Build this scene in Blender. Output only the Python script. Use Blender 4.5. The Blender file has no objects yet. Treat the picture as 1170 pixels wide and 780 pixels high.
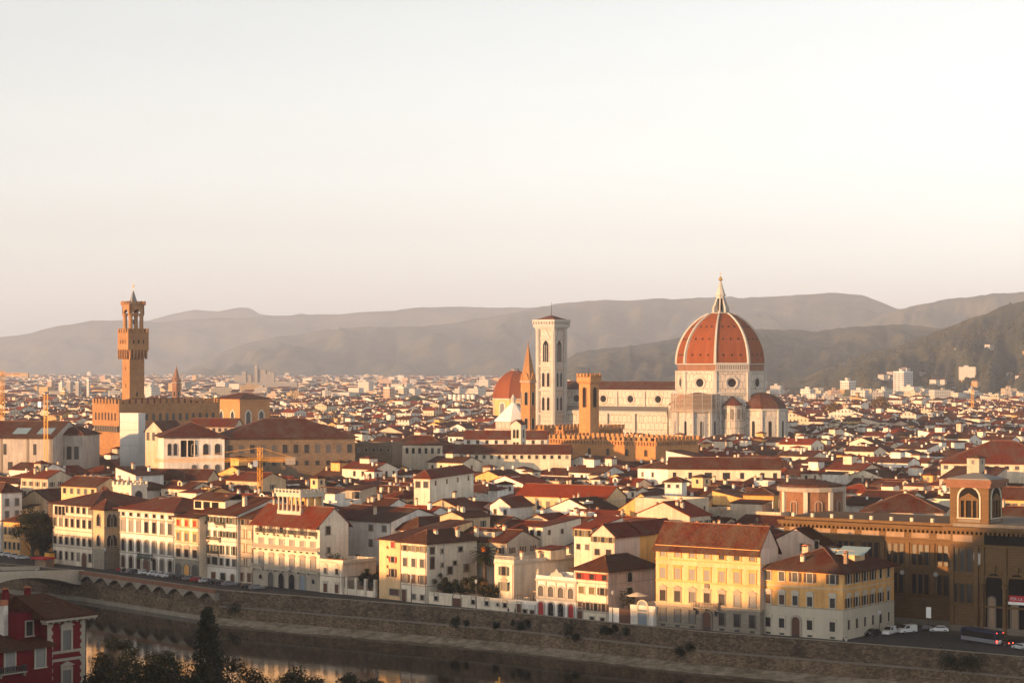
import bpy, math, random
from mathutils import Vector, Matrix, noise as mnoise
R = math.radians
rnd = random.Random(11)
scene = bpy.context.scene
COL = scene.collection

# ------------------------------------------------------------------ camera
CH = 60.0                                   # camera height over the city ground
F, CX, HY = 2500.0, 585.0, 418.0            # focal length in photo pixels, centre column, horizon row
cam_data = bpy.data.cameras.new('camera')
cam = bpy.data.objects.new('camera', cam_data)
COL.objects.link(cam)
cam.location = (0, 0, CH)
cam.rotation_euler = (R(90), 0, 0)
cam_data.sensor_fit = 'HORIZONTAL'
cam_data.sensor_width = 36.0
cam_data.lens = F / 1170.0 * 36.0
cam_data.shift_y = (HY - 390.0) / 1170.0
cam_data.clip_start = 1.0
cam_data.clip_end = 60000.0
scene.camera = cam

# ------------------------------------------------------------------ sky, sun, exposure
SUN_EL = R(6.0)
SUN_H = Vector((math.cos(R(-145)), math.sin(R(-145)), 0))
SUN_DIR = (SUN_H * math.cos(SUN_EL) + Vector((0, 0, math.sin(SUN_EL)))).normalized()
world = bpy.data.worlds.new('World')
scene.world = world
world.use_nodes = True
wn = world.node_tree
for n in list(wn.nodes): wn.nodes.remove(n)
w_out = wn.nodes.new('ShaderNodeOutputWorld')
w_bg = wn.nodes.new('ShaderNodeBackground')
w_sky = wn.nodes.new('ShaderNodeTexSky')
w_sky.sky_type = 'NISHITA'
w_sky.sun_disc = False
w_sky.sun_elevation = SUN_EL
w_sky.sun_rotation = math.atan2(SUN_H.x, SUN_H.y)
w_sky.altitude = 100
w_sky.air_density = 1.0
w_sky.dust_density = 1.2
w_sky.ozone_density = 1.0
w_hsv = wn.nodes.new('ShaderNodeHueSaturation')
w_hsv.inputs['Saturation'].default_value = 0.17
wn.links.new(w_sky.outputs[0], w_hsv.inputs['Color'])
w_tint = wn.nodes.new('ShaderNodeMix'); w_tint.data_type = 'RGBA'; w_tint.blend_type = 'MULTIPLY'
w_tint.inputs[0].default_value = 1.0; w_tint.inputs[7].default_value = (0.985, 0.987, 0.985, 1)
wn.links.new(w_hsv.outputs[0], w_tint.inputs[6])
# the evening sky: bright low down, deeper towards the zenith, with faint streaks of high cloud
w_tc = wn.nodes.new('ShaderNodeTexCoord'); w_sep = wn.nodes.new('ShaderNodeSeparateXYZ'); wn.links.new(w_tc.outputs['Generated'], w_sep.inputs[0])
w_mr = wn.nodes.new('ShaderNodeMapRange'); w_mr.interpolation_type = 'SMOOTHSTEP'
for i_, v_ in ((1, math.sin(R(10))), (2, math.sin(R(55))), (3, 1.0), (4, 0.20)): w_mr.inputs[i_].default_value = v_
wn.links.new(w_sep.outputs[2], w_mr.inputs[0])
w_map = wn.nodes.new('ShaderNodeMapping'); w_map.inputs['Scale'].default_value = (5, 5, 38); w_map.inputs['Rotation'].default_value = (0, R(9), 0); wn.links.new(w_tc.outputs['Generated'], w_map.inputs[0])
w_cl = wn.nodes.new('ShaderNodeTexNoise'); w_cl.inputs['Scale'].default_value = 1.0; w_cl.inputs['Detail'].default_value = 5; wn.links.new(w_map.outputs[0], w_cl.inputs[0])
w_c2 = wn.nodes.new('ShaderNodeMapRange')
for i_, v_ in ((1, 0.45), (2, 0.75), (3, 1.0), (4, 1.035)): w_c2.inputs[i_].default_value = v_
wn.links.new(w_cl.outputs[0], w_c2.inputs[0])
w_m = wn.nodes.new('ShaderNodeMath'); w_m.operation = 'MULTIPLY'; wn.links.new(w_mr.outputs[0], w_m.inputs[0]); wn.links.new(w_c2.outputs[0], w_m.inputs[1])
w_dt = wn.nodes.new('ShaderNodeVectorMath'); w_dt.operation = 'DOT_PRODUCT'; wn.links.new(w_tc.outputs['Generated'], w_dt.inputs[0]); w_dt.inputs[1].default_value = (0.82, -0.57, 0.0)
w_bk = wn.nodes.new('ShaderNodeMapRange'); w_bk.interpolation_type = 'SMOOTHSTEP'          # added sky brightening, unseen behind and to the right, lifts shaded wall flanks
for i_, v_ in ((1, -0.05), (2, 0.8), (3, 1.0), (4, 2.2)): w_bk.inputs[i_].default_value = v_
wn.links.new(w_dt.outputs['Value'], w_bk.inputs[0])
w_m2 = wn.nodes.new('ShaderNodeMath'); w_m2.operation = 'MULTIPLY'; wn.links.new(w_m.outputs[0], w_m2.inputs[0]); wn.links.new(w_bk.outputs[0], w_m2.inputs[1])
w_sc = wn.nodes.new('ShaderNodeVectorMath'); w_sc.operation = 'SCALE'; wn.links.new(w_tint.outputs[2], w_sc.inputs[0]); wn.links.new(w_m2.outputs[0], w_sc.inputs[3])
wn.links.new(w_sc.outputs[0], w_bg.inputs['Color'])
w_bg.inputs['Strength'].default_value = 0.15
wn.links.new(w_bg.outputs[0], w_out.inputs['Surface'])

sun_data = bpy.data.lights.new('sun', 'SUN')
sun_data.energy = 4.6
sun_data.angle = R(0.5)
sun_data.color = (1.0, 0.515, 0.195)
sun = bpy.data.objects.new('sun', sun_data)
COL.objects.link(sun)
sun.location = (-300, -200, 400)
sun.rotation_euler = (-SUN_DIR).to_track_quat('-Z', 'Y').to_euler()

scene.view_settings.view_transform = 'Standard'
scene.view_settings.look = 'None'
scene.view_settings.gamma = 1.0
scene.view_settings.use_curve_mapping = False
scene.view_settings.exposure = 1.2
scene.render.engine = 'CYCLES'
scene.cycles.max_bounces = 6
scene.cycles.diffuse_bounces = 2
scene.cycles.glossy_bounces = 2
scene.cycles.transmission_bounces = 2
scene.cycles.volume_bounces = 1
scene.cycles.use_denoising = True
scene.cycles.sample_clamp_indirect = 4.0

# ------------------------------------------------------------------ places
def P(px, d, z=0.0):
    return Vector(((px - CX) / F * d, d, z))
def Z(py, d):
    return CH - (py - HY) / F * d
def D(py, z=0.0):
    return (CH - z) * F / (py - HY)
def pix(p):
    return (CX + p[0] / p[1] * F, HY + (CH - p[2]) / p[1] * F)

# ------------------------------------------------------------------ mesh helper
class MB:
    def __init__(s):
        s.v, s.f, s.m = [], [], []
    def add(s, pts, faces, m=0):
        k = len(s.v)
        s.v += [tuple(p) for p in pts]
        for f in faces:
            s.f.append(tuple(k + i for i in f)); s.m.append(m)
        return s
    def quad(s, a, b, c, d, m=0):
        return s.add((a, b, c, d), ((0, 1, 2, 3),), m)
    def tri(s, a, b, c, m=0):
        return s.add((a, b, c), ((0, 1, 2),), m)
    def box(s, x0, x1, y0, y1, z0, z1, m=0):
        p = [(x0,y0,z0),(x1,y0,z0),(x1,y1,z0),(x0,y1,z0),(x0,y0,z1),(x1,y0,z1),(x1,y1,z1),(x0,y1,z1)]
        return s.add(p, ((3,2,1,0),(4,5,6,7),(0,1,5,4),(1,2,6,5),(2,3,7,6),(3,0,4,7)), m)
    def prism(s, poly, z0, z1, m=0):                      # poly CCW in xy
        n = len(poly)
        p = [(x, y, z0) for x, y in poly] + [(x, y, z1) for x, y in poly]
        f = [tuple(range(n - 1, -1, -1)), tuple(range(n, 2 * n))]
        f += [(i, (i + 1) % n, n + (i + 1) % n, n + i) for i in range(n)]
        return s.add(p, f, m)
    def slab(s, prof, y0, y1, m=0):                       # profile in xz (CCW seen from -y), extruded y0..y1
        n = len(prof)
        p = [(x, y0, z) for x, z in prof] + [(x, y1, z) for x, z in prof]
        f = [tuple(range(n)), tuple(range(2 * n - 1, n - 1, -1))]
        f += [((i + 1) % n, i, n + i, n + (i + 1) % n) for i in range(n)]
        return s.add(p, f, m)
    def loft(s, rings, m=0, cap0=True, cap1=True, closed=True):
        n = len(rings[0]); p = []; f = []
        for r in rings: p += list(r)
        for k in range(len(rings) - 1):
            for i in range(n if closed else n - 1):
                j = (i + 1) % n
                f.append((k * n + i, k * n + j, (k + 1) * n + j, (k + 1) * n + i))
        if cap0: f.append(tuple(range(n - 1, -1, -1)))
        if cap1: f.append(tuple((len(rings) - 1) * n + i for i in range(n)))
        return s.add(p, f, m)
    def tube(s, a, b, r0, r1=None, n=6, m=0):
        a, b = Vector(a), Vector(b)
        r1 = r0 if r1 is None else r1
        d = (b - a).normalized()
        e = d.orthogonal().normalized(); g = d.cross(e)
        ring = lambda c, r: [c + (e * math.cos(t) + g * math.sin(t)) * r for t in [2 * math.pi * i / n for i in range(n)]]
        return s.loft([ring(a, r0), ring(b, r1)], m)
    def lathe(s, prof, n=12, m=0, c=(0, 0), a0=0.0):      # prof [(r,z)] bottom to top
        rings = [[(c[0] + r * math.cos(a0 + 2 * math.pi * i / n), c[1] + r * math.sin(a0 + 2 * math.pi * i / n), z) for i in range(n)] for r, z in prof]
        return s.loft(rings, m)
    def mesh(s, name, mats, smooth=False):
        me = bpy.data.meshes.new(name)
        me.from_pydata(s.v, [], s.f)
        for mm in (mats if isinstance(mats, (list, tuple)) else [mats]):
            me.materials.append(M[mm] if isinstance(mm, str) else mm)
        if any(s.m): me.polygons.foreach_set('material_index', s.m)
        # metric UVs: u runs along the level, v runs up the slope
        uvl = me.uv_layers.new(name='UVMap')
        uv = [0.0] * (2 * len(me.loops))
        vs = s.v
        for poly in me.polygons:
            nx, ny, nz = poly.normal
            h = math.hypot(nx, ny)
            if h < 1e-4: ex, ey = 1.0, 0.0
            else: ex, ey = -ny / h, nx / h
            sx, sy, sz = ny * 0 - nz * ey, nz * ex, nx * ey - ny * ex
            for li in poly.loop_indices:
                x, y, z = vs[me.loops[li].vertex_index]
                uv[2 * li] = x * ex + y * ey
                uv[2 * li + 1] = x * sx + y * sy + z * sz
        uvl.data.foreach_set('uv', uv)
        if smooth: me.polygons.foreach_set('use_smooth', [True] * len(me.polygons))
        me.update()
        return me
    def build(s, name, mats, parent=None, loc=(0, 0, 0), rz=0.0, smooth=False):
        return put(s.mesh(name, mats, smooth), name, parent, loc, rz)

def put(me, name, parent=None, loc=(0, 0, 0), rz=0.0):
    o = bpy.data.objects.new(name, me)
    COL.objects.link(o)
    o.parent = parent
    o.location = loc
    if rz: o.rotation_euler = (0, 0, rz)
    return o
def tag(o, label=None, cat=None, group=None, kind=None):
    if label: o['label'] = label
    if cat: o['category'] = cat
    if group: o['group'] = group
    if kind: o['kind'] = kind
    return o
def thing(name, label, cat, loc=(0, 0, 0), rz=0.0, group=None):
    return tag(put(None, name, None, loc, rz), label, cat, group)
KIDS = {}
def dup(root, loc, rz, label, group=None):
    """a copy of a thing with copies of its parts and sub-parts"""
    if root.name not in KIDS:
        KIDS[root.name] = [(ch, list(ch.children)) for ch in root.children]
    r = root.copy(); COL.objects.link(r); r.location = loc; r.rotation_euler = (0, 0, rz)
    r['label'] = label
    if group: r['group'] = group
    for ch, subs in KIDS[root.name]:
        c = ch.copy(); COL.objects.link(c); c.parent = r
        for g in subs:
            d = g.copy(); COL.objects.link(d); d.parent = c
    return r

# ------------------------------------------------------------------ materials
M = {}
class Nodes:
    def __init__(s, name):
        s.mat = bpy.data.materials.new(name); s.mat.use_nodes = True
        s.nt = s.mat.node_tree
        s.b = s.nt.nodes['Principled BSDF']
        M[name] = s.mat
        s._c = None
    def n(s, t, **k):
        x = s.nt.nodes.new('ShaderNode' + t)
        for a, v in k.items(): setattr(x, a, v)
        return x
    def link(s, a, b): s.nt.links.new(a, b)
    def coords(s, kind='UV', shift=True):
        tc = s.n('TexCoord'); 
        if not shift: return tc.outputs[kind]
        oi = s.n('ObjectInfo')
        vm = s.n('VectorMath', operation='MULTIPLY_ADD')
        s.link(oi.outputs['Random'], vm.inputs[0]); vm.inputs[1].default_value = (137.0, 71.0, 53.0)
        s.link(tc.outputs[kind], vm.inputs[2])
        return vm.outputs[0]
    def scaled(s, vec, sc):
        vm = s.n('VectorMath', operation='MULTIPLY'); s.link(vec, vm.inputs[0]); vm.inputs[1].default_value = sc
        return vm.outputs[0]
    def noise(s, vec, sc, detail=3.0, rough=0.55):
        x = s.n('TexNoise'); x.inputs['Scale'].default_value = 1.0
        x.inputs['Detail'].default_value = detail; x.inputs['Roughness'].default_value = rough
        s.link(s.scaled(vec, sc if isinstance(sc, tuple) else (sc, sc, sc)), x.inputs['Vector'])
        return x.outputs[0]
    def math(s, op, a, b=None, c=None):
        x = s.n('Math', operation=op)
        for i, v in enumerate((a, b, c)):
            if v is None: continue
            if isinstance(v, (int, float)): x.inputs[i].default_value = v
            else: s.link(v, x.inputs[i])
        return x.outputs[0]
    def ramp(s, fac, stops):
        x = s.n('ValToRGB')
        while len(x.color_ramp.elements) < len(stops): x.color_ramp.elements.new(0.5)
        for e, (p, c) in zip(x.color_ramp.elements, stops):
            e.position = p; e.color = (*c, 1) if len(c) == 3 else c
        s.link(fac, x.inputs[0]); return x.outputs[0]
    def mix(s, fac, a, b, mode='MIX'):
        x = s.n('Mix', data_type='RGBA', blend_type=mode)
        for i, v in ((0, fac), (6, a), (7, b)):
            if isinstance(v, (int, float)): x.inputs[i].default_value = v
            elif isinstance(v, tuple): x.inputs[i].default_value = (*v, 1) if len(v) == 3 else v
            else: s.link(v, x.inputs[i])
        return x.outputs[2]
    def scale_col(s, col, val):                            # colour times a value
        x = s.n('VectorMath', operation='SCALE')
        if isinstance(col, tuple): x.inputs[0].default_value = col
        else: s.link(col, x.inputs[0])
        if isinstance(val, (int, float)): x.inputs[3].default_value = val
        else: s.link(val, x.inputs[3])
        return x.outputs[0]
    def bump(s, h, dist=0.05, strength=0.6):
        x = s.n('Bump'); x.inputs['Strength'].default_value = strength; x.inputs['Distance'].default_value = dist
        s.link(h, x.inputs['Height']); s.link(x.outputs[0], s.b.inputs['Normal'])
    def out(s, col, rough=0.85, spec=0.3, metal=0.0):
        if isinstance(col, tuple): s.b.inputs['Base Color'].default_value = (*col, 1)
        else: s.link(col, s.b.inputs['Base Color'])
        if isinstance(rough, (int, float)): s.b.inputs['Roughness'].default_value = rough
        else: s.link(rough, s.b.inputs['Roughness'])
        s.b.inputs['Specular IOR Level'].default_value = spec
        s.b.inputs['Metallic'].default_value = metal
        return s.mat

def plaster(name, col, dirt=0.62, patch=(0.55, 0.5, 0.42)):
    s = Nodes(name); c = s.coords()
    big = s.noise(c, 0.13, 3); streak = s.noise(c, (0.9, 0.10, 0.5), 4, 0.65); fine = s.noise(c, 2.2, 3)
    v = s.math('ADD', s.math('MULTIPLY', s.math('SUBTRACT', big, 0.5), dirt * 1.3),
               s.math('ADD', s.math('MULTIPLY', s.math('SUBTRACT', streak, 0.5), dirt * 1.5), s.math('MULTIPLY', s.math('SUBTRACT', fine, 0.5), dirt * 0.7)))
    base = s.scale_col(col, s.math('ADD', v, 1.0))
    wear = s.ramp(s.noise(c, 0.35, 5, 0.7), [(0.58, (0, 0, 0)), (0.70, (1, 1, 1))])
    worn = tuple(a * b * 1.25 for a, b in zip(col, patch))
    base = s.mix(s.math('MULTIPLY', wear, dirt * 0.9), base, tuple(a * .55 + b * .45 for a, b in zip(col, worn)))
    s.bump(fine, 0.03, 0.3)
    return s.out(base, 0.9, 0.15)

def tiles(name, a, b, c_, lichen=(0.10, 0.085, 0.06), row=0.42, bump=0.08):
    s = Nodes(name); c = s.coords()
    vo = s.n('TexVoronoi', feature='F1'); vo.inputs['Scale'].default_value = 1.0
    s.link(s.scaled(c, (1 / row, 1 / 0.42, 1.0)), vo.inputs['Vector'])
    sep = s.n('SeparateColor'); s.link(vo.outputs['Color'], sep.inputs[0])
    tone = s.math('ADD', s.math('MULTIPLY', sep.outputs[0], 0.42), s.math('MULTIPLY', s.noise(c, (0.5, 0.22, 0.4), 5, 0.75), 0.58))
    col = s.ramp(tone, [(0.2, a), (0.5, b), (0.8, c_)])
    old = s.ramp(s.noise(c, (0.22, 0.12, 0.2), 5, 0.7), [(0.42, (0, 0, 0)), (0.68, (1, 1, 1))])
    col = s.mix(s.math('MULTIPLY', old, 0.7), col, lichen)
    wv = s.n('TexWave', wave_type='BANDS', bands_direction='X', wave_profile='SIN'); wv.inputs['Scale'].default_value = 1.0
    s.link(s.scaled(c, (math.pi * 2 / row / 20.0 * 1.0, 0, 0)), wv.inputs['Vector'])
    wv.inputs['Scale'].default_value = 1.0; wv.inputs['Distortion'].default_value = 0.15; wv.inputs['Detail'].default_value = 0
    col = s.scale_col(col, s.math('ADD', s.math('MULTIPLY', wv.outputs['Fac'], 0.65), 0.58))
    s.bump(s.math('ADD', wv.outputs['Fac'], s.math('MULTIPLY', sep.outputs[1], 0.4)), bump, 0.7)
    return s.out(col, 0.9, 0.15)

def masonry(name, a, b, mortar, w=0.9, h=0.4, big=0.35, bump=0.06, patch=None):
    s = Nodes(name); c = s.coords()
    br = s.n('TexBrick'); br.inputs['Scale'].default_value = 1.0
    br.inputs['Color1'].default_value = (*a, 1); br.inputs['Color2'].default_value = (*b, 1); br.inputs['Mortar'].default_value = (*mortar, 1)
    br.inputs['Brick Width'].default_value = w; br.inputs['Row Height'].default_value = h; br.inputs['Mortar Size'].default_value = min(w, h) * 0.055
    br.inputs['Bias'].default_value = -0.1
    wob = s.n('VectorMath', operation='MULTIPLY_ADD'); nz = s.n('TexNoise'); nz.inputs['Scale'].default_value = 0.8
    s.link(c, nz.inputs['Vector']); s.link(nz.outputs['Color'], wob.inputs[0]); wob.inputs[1].default_value = (h * .35, h * .35, 0); s.link(c, wob.inputs[2])
    s.link(wob.outputs[0], br.inputs['Vector'])
    n1 = s.noise(c, 0.16, 4, 0.6); n2 = s.noise(c, 1.7, 4, 0.7); st = s.noise(c, (0.6, 0.07, 0.3), 4, 0.6)
    v = s.math('ADD', s.math('MULTIPLY', s.math('SUBTRACT', n1, 0.5), big * 2), s.math('ADD', s.math('MULTIPLY', s.math('SUBTRACT', n2, 0.5), big * 1.4), s.math('MULTIPLY', s.math('SUBTRACT', st, 0.5), big * 1.2)))
    col = s.scale_col(br.outputs['Color'], s.math('ADD', v, 1.0))
    if patch:
        pt = s.ramp(s.noise(c, 0.9, 6, 0.8), [(0.58, (0, 0, 0)), (0.66, (1, 1, 1))])
        col = s.mix(s.math('MULTIPLY', pt, 0.75), col, patch)
    s.bump(s.math('ADD', s.math('MULTIPLY', br.outputs['Fac'], -0.6), n2), bump, 0.6)
    return s.out(col, 0.92, 0.15)

def flat(name, col, rough=0.6, var=0.15, spec=0.3, metal=0.0, sc=1.2):
    s = Nodes(name)
    if var:
        c = s.coords('Object'); v = s.math('ADD', s.math('MULTIPLY', s.math('SUBTRACT', s.noise(c, sc, 4, .65), 0.5), var * 2), 1.0)
        return s.out(s.scale_col(col, v), rough, spec, metal)
    return s.out(col, rough, spec, metal)

def foliage(name, dark, mid, light, sc=0.6):
    s = Nodes(name); c = s.coords('Object')
    n1 = s.noise(c, sc, 3); n2 = s.noise(c, sc * 6, 2)
    col = s.ramp(s.math('ADD', s.math('MULTIPLY', n1, 0.6), s.math('MULTIPLY', n2, 0.4)), [(0.3, dark), (0.5, mid), (0.72, light)])
    s.b.inputs['Subsurface Weight'].default_value = 0.0
    return s.out(col, 0.75, 0.2)

def glow(name, col, strength):
    s = Nodes(name); s.b.inputs['Emission Color'].default_value = (*col, 1); s.b.inputs['Emission Strength'].default_value = strength
    return s.out(col, 0.4)

# plasters
plaster('plaster_white', (0.574, 0.527, 0.463)); plaster('plaster_cream', (0.555, 0.463, 0.343)); plaster('plaster_ivory', (0.593, 0.509, 0.398))
plaster('plaster_ochre', (0.56, 0.315, 0.115)); plaster('plaster_yellow', (0.58, 0.39, 0.21)); plaster('plaster_orange', (0.517, 0.269, 0.084))
plaster('plaster_pink', (0.536, 0.389, 0.305)); plaster('plaster_grey', (0.333, 0.296, 0.259)); plaster('plaster_beige', (0.435, 0.351, 0.259))
plaster('plaster_pale', (0.610, 0.574, 0.517)); plaster('plaster_brown', (0.240, 0.166, 0.111)); plaster('plaster_red', (0.124, 0.008, 0.012), 0.25)
plaster('plaster_dirty', (0.389, 0.324, 0.250), 0.7); plaster('plaster_tan', (0.463, 0.333, 0.204))
plaster('stone_trim', (0.315, 0.269, 0.213), 0.3); plaster('stone_light', (0.463, 0.408, 0.324), 0.3); plaster('stone_dark', (0.166, 0.139, 0.111), 0.4)
plaster('concrete', (0.278, 0.250, 0.222), 0.4); plaster('marble_plain', (0.359, 0.336, 0.297), 0.3); plaster('scaffold_sheet', (0.462, 0.449, 0.428), 0.2)
# roofs
tiles('tile_brown', (0.045, 0.011, 0.006), (0.079, 0.018, 0.009), (0.121, 0.031, 0.014))
tiles('tile_red', (0.079, 0.013, 0.006), (0.127, 0.021, 0.009), (0.177, 0.035, 0.014))
tiles('tile_old', (0.043, 0.015, 0.009), (0.073, 0.025, 0.013), (0.116, 0.042, 0.022), (0.066, 0.040, 0.022))
tiles('tile_dome', (0.153, 0.034, 0.008), (0.212, 0.050, 0.010), (0.268, 0.079, 0.018), (0.141, 0.038, 0.010), row=0.6, bump=0.05)
tiles('tile_bright', (0.160, 0.023, 0.008), (0.209, 0.034, 0.011), (0.256, 0.049, 0.016), (0.135, 0.034, 0.016))
# masonry
masonry('stone_rustic', (0.259, 0.133, 0.059), (0.346, 0.179, 0.078), (0.140, 0.070, 0.036), 1.1, 0.55)
masonry('stone_brown', (0.15, 0.105, 0.070), (0.20, 0.145, 0.095), (0.09, 0.065, 0.045), 1.1, 0.5)
masonry('stone_gold', (0.371, 0.175, 0.067), (0.450, 0.217, 0.085), (0.215, 0.105, 0.045), 1.0, 0.5, 0.25)
masonry('stone_library', (0.123, 0.072, 0.033), (0.143, 0.086, 0.040), (0.083, 0.046, 0.021), 1.4, 0.6, 0.22)
masonry('brick_brown', (0.188, 0.083, 0.045), (0.240, 0.112, 0.060), (0.165, 0.120, 0.083), 0.5, 0.22)
masonry('stone_wall', (0.072, 0.050, 0.035), (0.158, 0.113, 0.075), (0.046, 0.036, 0.027), 0.9, 0.42, 0.75, 0.14, (0.254, 0.197, 0.140))
masonry('stone_scarp', (0.086, 0.059, 0.037), (0.188, 0.133, 0.083), (0.056, 0.042, 0.030), 0.7, 0.34, 0.85, 0.16, (0.285, 0.217, 0.150))
masonry('stone_grey', (0.22, 0.19, 0.15), (0.27, 0.235, 0.185), (0.14, 0.12, 0.1), 1.1, 0.5, 0.25)
masonry('marble_panels', (0.414, 0.361, 0.302), (0.468, 0.404, 0.344), (0.153, 0.155, 0.126), 3.0, 4.2, 0.14, 0.03)
masonry('marble_tower', (0.432, 0.353, 0.294), (0.477, 0.404, 0.344), (0.180, 0.129, 0.101), 2.0, 2.6, 0.14, 0.03)
masonry('brick_edging', (0.180, 0.078, 0.048), (0.216, 0.102, 0.060), (0.156, 0.120, 0.090), 0.4, 0.2, 0.4)
# small materials
flat('pane_dark', (0.018, 0.016, 0.016), 0.25, 0.0, 0.5)
flat('pane_grey', (0.065, 0.06, 0.058), 0.35, 0.2, 0.5)
flat('void_dark', (0.012, 0.010, 0.009), 0.9, 0.0, 0.1)
flat('shutter_green', (0.050, 0.065, 0.050), 0.6); flat('shutter_grey', (0.12, 0.115, 0.105), 0.6); flat('shutter_brown', (0.075, 0.036, 0.024), 0.6)
flat('shutter_red', (0.26, 0.028, 0.018), 0.6); flat('shutter_light', (0.22, 0.205, 0.185), 0.6); flat('shutter_olive', (0.13, 0.10, 0.045), 0.6)
flat('door_wood', (0.085, 0.032, 0.018), 0.5); flat('door_blue', (0.16, 0.19, 0.22), 0.5); flat('door_red', (0.30, 0.020, 0.018), 0.5)
flat('iron', (0.03, 0.028, 0.027), 0.5, 0.2, 0.4); flat('metal_pale', (0.42, 0.43, 0.45), 0.35, 0.15, 0.5, 0.4); flat('gold', (0.72, 0.42, 0.12), 0.3, 0.1, 0.5, 0.9)
flat('crane_yellow', (0.70, 0.33, 0.035), 0.5, 0.2); flat('crane_orange', (0.72, 0.20, 0.03), 0.5, 0.2)
flat('white_paint', (0.72, 0.71, 0.68), 0.5, 0.12); flat('blue_glass', (0.20, 0.30, 0.36), 0.12, 0.1, 0.6)
flat('asphalt', (0.055, 0.052, 0.05), 0.9, 0.3, 0.2, 0, 0.3); flat('paving', (0.20, 0.17, 0.145), 0.9, 0.3, 0.2, 0, 0.4)
flat('lead', (0.16, 0.16, 0.155), 0.6, 0.25); flat('terracotta', (0.36, 0.13, 0.06), 0.8, 0.25); flat('cloth_red', (0.38, 0.02, 0.025), 0.8, 0.1)
flat('bark', (0.055, 0.038, 0.025), 0.95, 0.4)
foliage('leaf_dark', (0.007, 0.010, 0.005), (0.014, 0.018, 0.008), (0.024, 0.030, 0.012))
foliage('leaf_green', (0.020, 0.030, 0.012), (0.036, 0.052, 0.018), (0.07, 0.085, 0.03))
foliage('leaf_olive', (0.027, 0.023, 0.008), (0.048, 0.041, 0.014), (0.088, 0.071, 0.024))
foliage('leaf_red', (0.09, 0.012, 0.010), (0.16, 0.022, 0.016), (0.24, 0.05, 0.03))
foliage('leaf_autumn', (0.06, 0.036, 0.014), (0.11, 0.065, 0.022), (0.20, 0.11, 0.03))
glow('tail_light', (1.0, 0.05, 0.03), 4.0)

# ------------------------------------------------------------------ haze
def make_haze(density):
    s = Nodes('haze_air')
    s.nt.nodes.remove(s.b)
    vol = s.n('VolumePrincipled'); vol.inputs['Density'].default_value = density
    vol.inputs['Color'].default_value = (0.64, 0.745, 0.93, 1); vol.inputs['Anisotropy'].default_value = 0.0
    s.link(vol.outputs[0], s.nt.nodes['Material Output'].inputs['Volume'])
    b = MB().box(-5600, 5600, -420, 20500, -12.0, 690.0)
    tag(b.build('haze', ['haze_air']), 'pale evening haze lying over the city and hills', 'haze', kind='stuff')
make_haze(0.62e-4)
# ================================================================== setting: ground, river, hills
W_LINE = [(-435, 880), (-123, 630), (-77, 577), (-1, 525), (41.5, 487), (90, 455), (104, 444), (330, 260)]
F_LINE = [(-300, 835), (-140, 670), (-114, 638), (-87, 612), (-71, 602), (-44, 575), (-33, 563), (33, 505), (55.7, 489), (72.4, 479), (86, 492)]

def line_hit(line, px):
    k = (px - CX) / F
    for (x0, y0), (x1, y1) in zip(line, line[1:]):
        den = (x1 - x0) - k * (y1 - y0)
        if abs(den) < 1e-9: continue
        t = (k * y0 - x0) / den
        if -1e-6 <= t <= 1 + 1e-6:
            return (x0 + t * (x1 - x0), y0 + t * (y1 - y0))
    raise ValueError(px)
def base_d(px): return line_hit(F_LINE, px)[1]
def wall_d(px): return line_hit(W_LINE, px)[1]

def offset_line(line, o):                                  # towards the river (to the right-hand side walking left to right is -n)
    out = []
    for i, p in enumerate(line):
        a = Vector(line[max(i - 1, 0)]); b = Vector(line[min(i + 1, len(line) - 1)])
        d = (b - a).normalized()
        n = Vector((d.y, -d.x))
        out.append((p[0] + n.x * o, p[1] + n.y * o))
    return out

# city ground: one sheet from the embankment to the foot of the hills
g = MB()
poly = W_LINE + [(5500, 260), (5500, 20400), (-5500, 20400), (-5500, 880)]
g.add([(x, y, 0.0) for x, y in poly], [tuple(range(len(poly)))])
s = Nodes('plain_ground'); c = s.coords('Object')
s.out(s.ramp(s.noise(c, 0.004, 6, 0.7), [(0.35, (0.07, 0.06, 0.045)), (0.5, (0.10, 0.085, 0.065)), (0.65, (0.06, 0.062, 0.035))]), 0.95, 0.1)
tag(g.build('ground', ['plain_ground']), kind='structure')

# riverside street and pavement
def strip(name, la, lb, z, mat):
    m = MB(); n = len(la)
    m.add([(x, y, z) for x, y in la] + [(x, y, z) for x, y in lb], [(i, i + 1, n + i + 1, n + i) for i in range(n - 1)])
    return tag(m.build(name, [mat]), kind='structure')
strip('street', offset_line(W_LINE, -2.6), offset_line(W_LINE, -34), 0.006, 'asphalt')
mb = MB()
la, lb = offset_line(W_LINE, -0.45), offset_line(W_LINE, -2.6)
for i in range(len(la) - 1):
    a, b, c_, d = la[i], la[i + 1], lb[i + 1], lb[i]
    mb.quad((*a, .13), (*b, .13), (*c_, .13), (*d, .13)); mb.quad((*d, .13), (*c_, .13), (*c_, 0), (*d, 0))
tag(mb.build('pavement', ['paving']), kind='structure')

# river
s = Nodes('river_water'); c = s.coords('Object', False)
n1 = s.noise(c, (0.9, 0.35, 1), 3, 0.6); n2 = s.noise(c, (0.12, 0.05, 1), 3)
s.bump(s.math('ADD', s.math('MULTIPLY', n1, 0.05), s.math('MULTIPLY', n2, 0.10)), 1.0, 0.22)
s.out(s.ramp(s.noise(c, 0.02, 3), [(0.3, (0.010, 0.007, 0.005)), (0.7, (0.018, 0.013, 0.008))]), 0.05, 0.26)
tag(MB().quad((-1600, 60, -7.5), (1200, 60, -7.5), (1200, 1300, -7.5), (-1600, 1300, -7.5)).build('river', ['river_water']), kind='structure')

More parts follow.
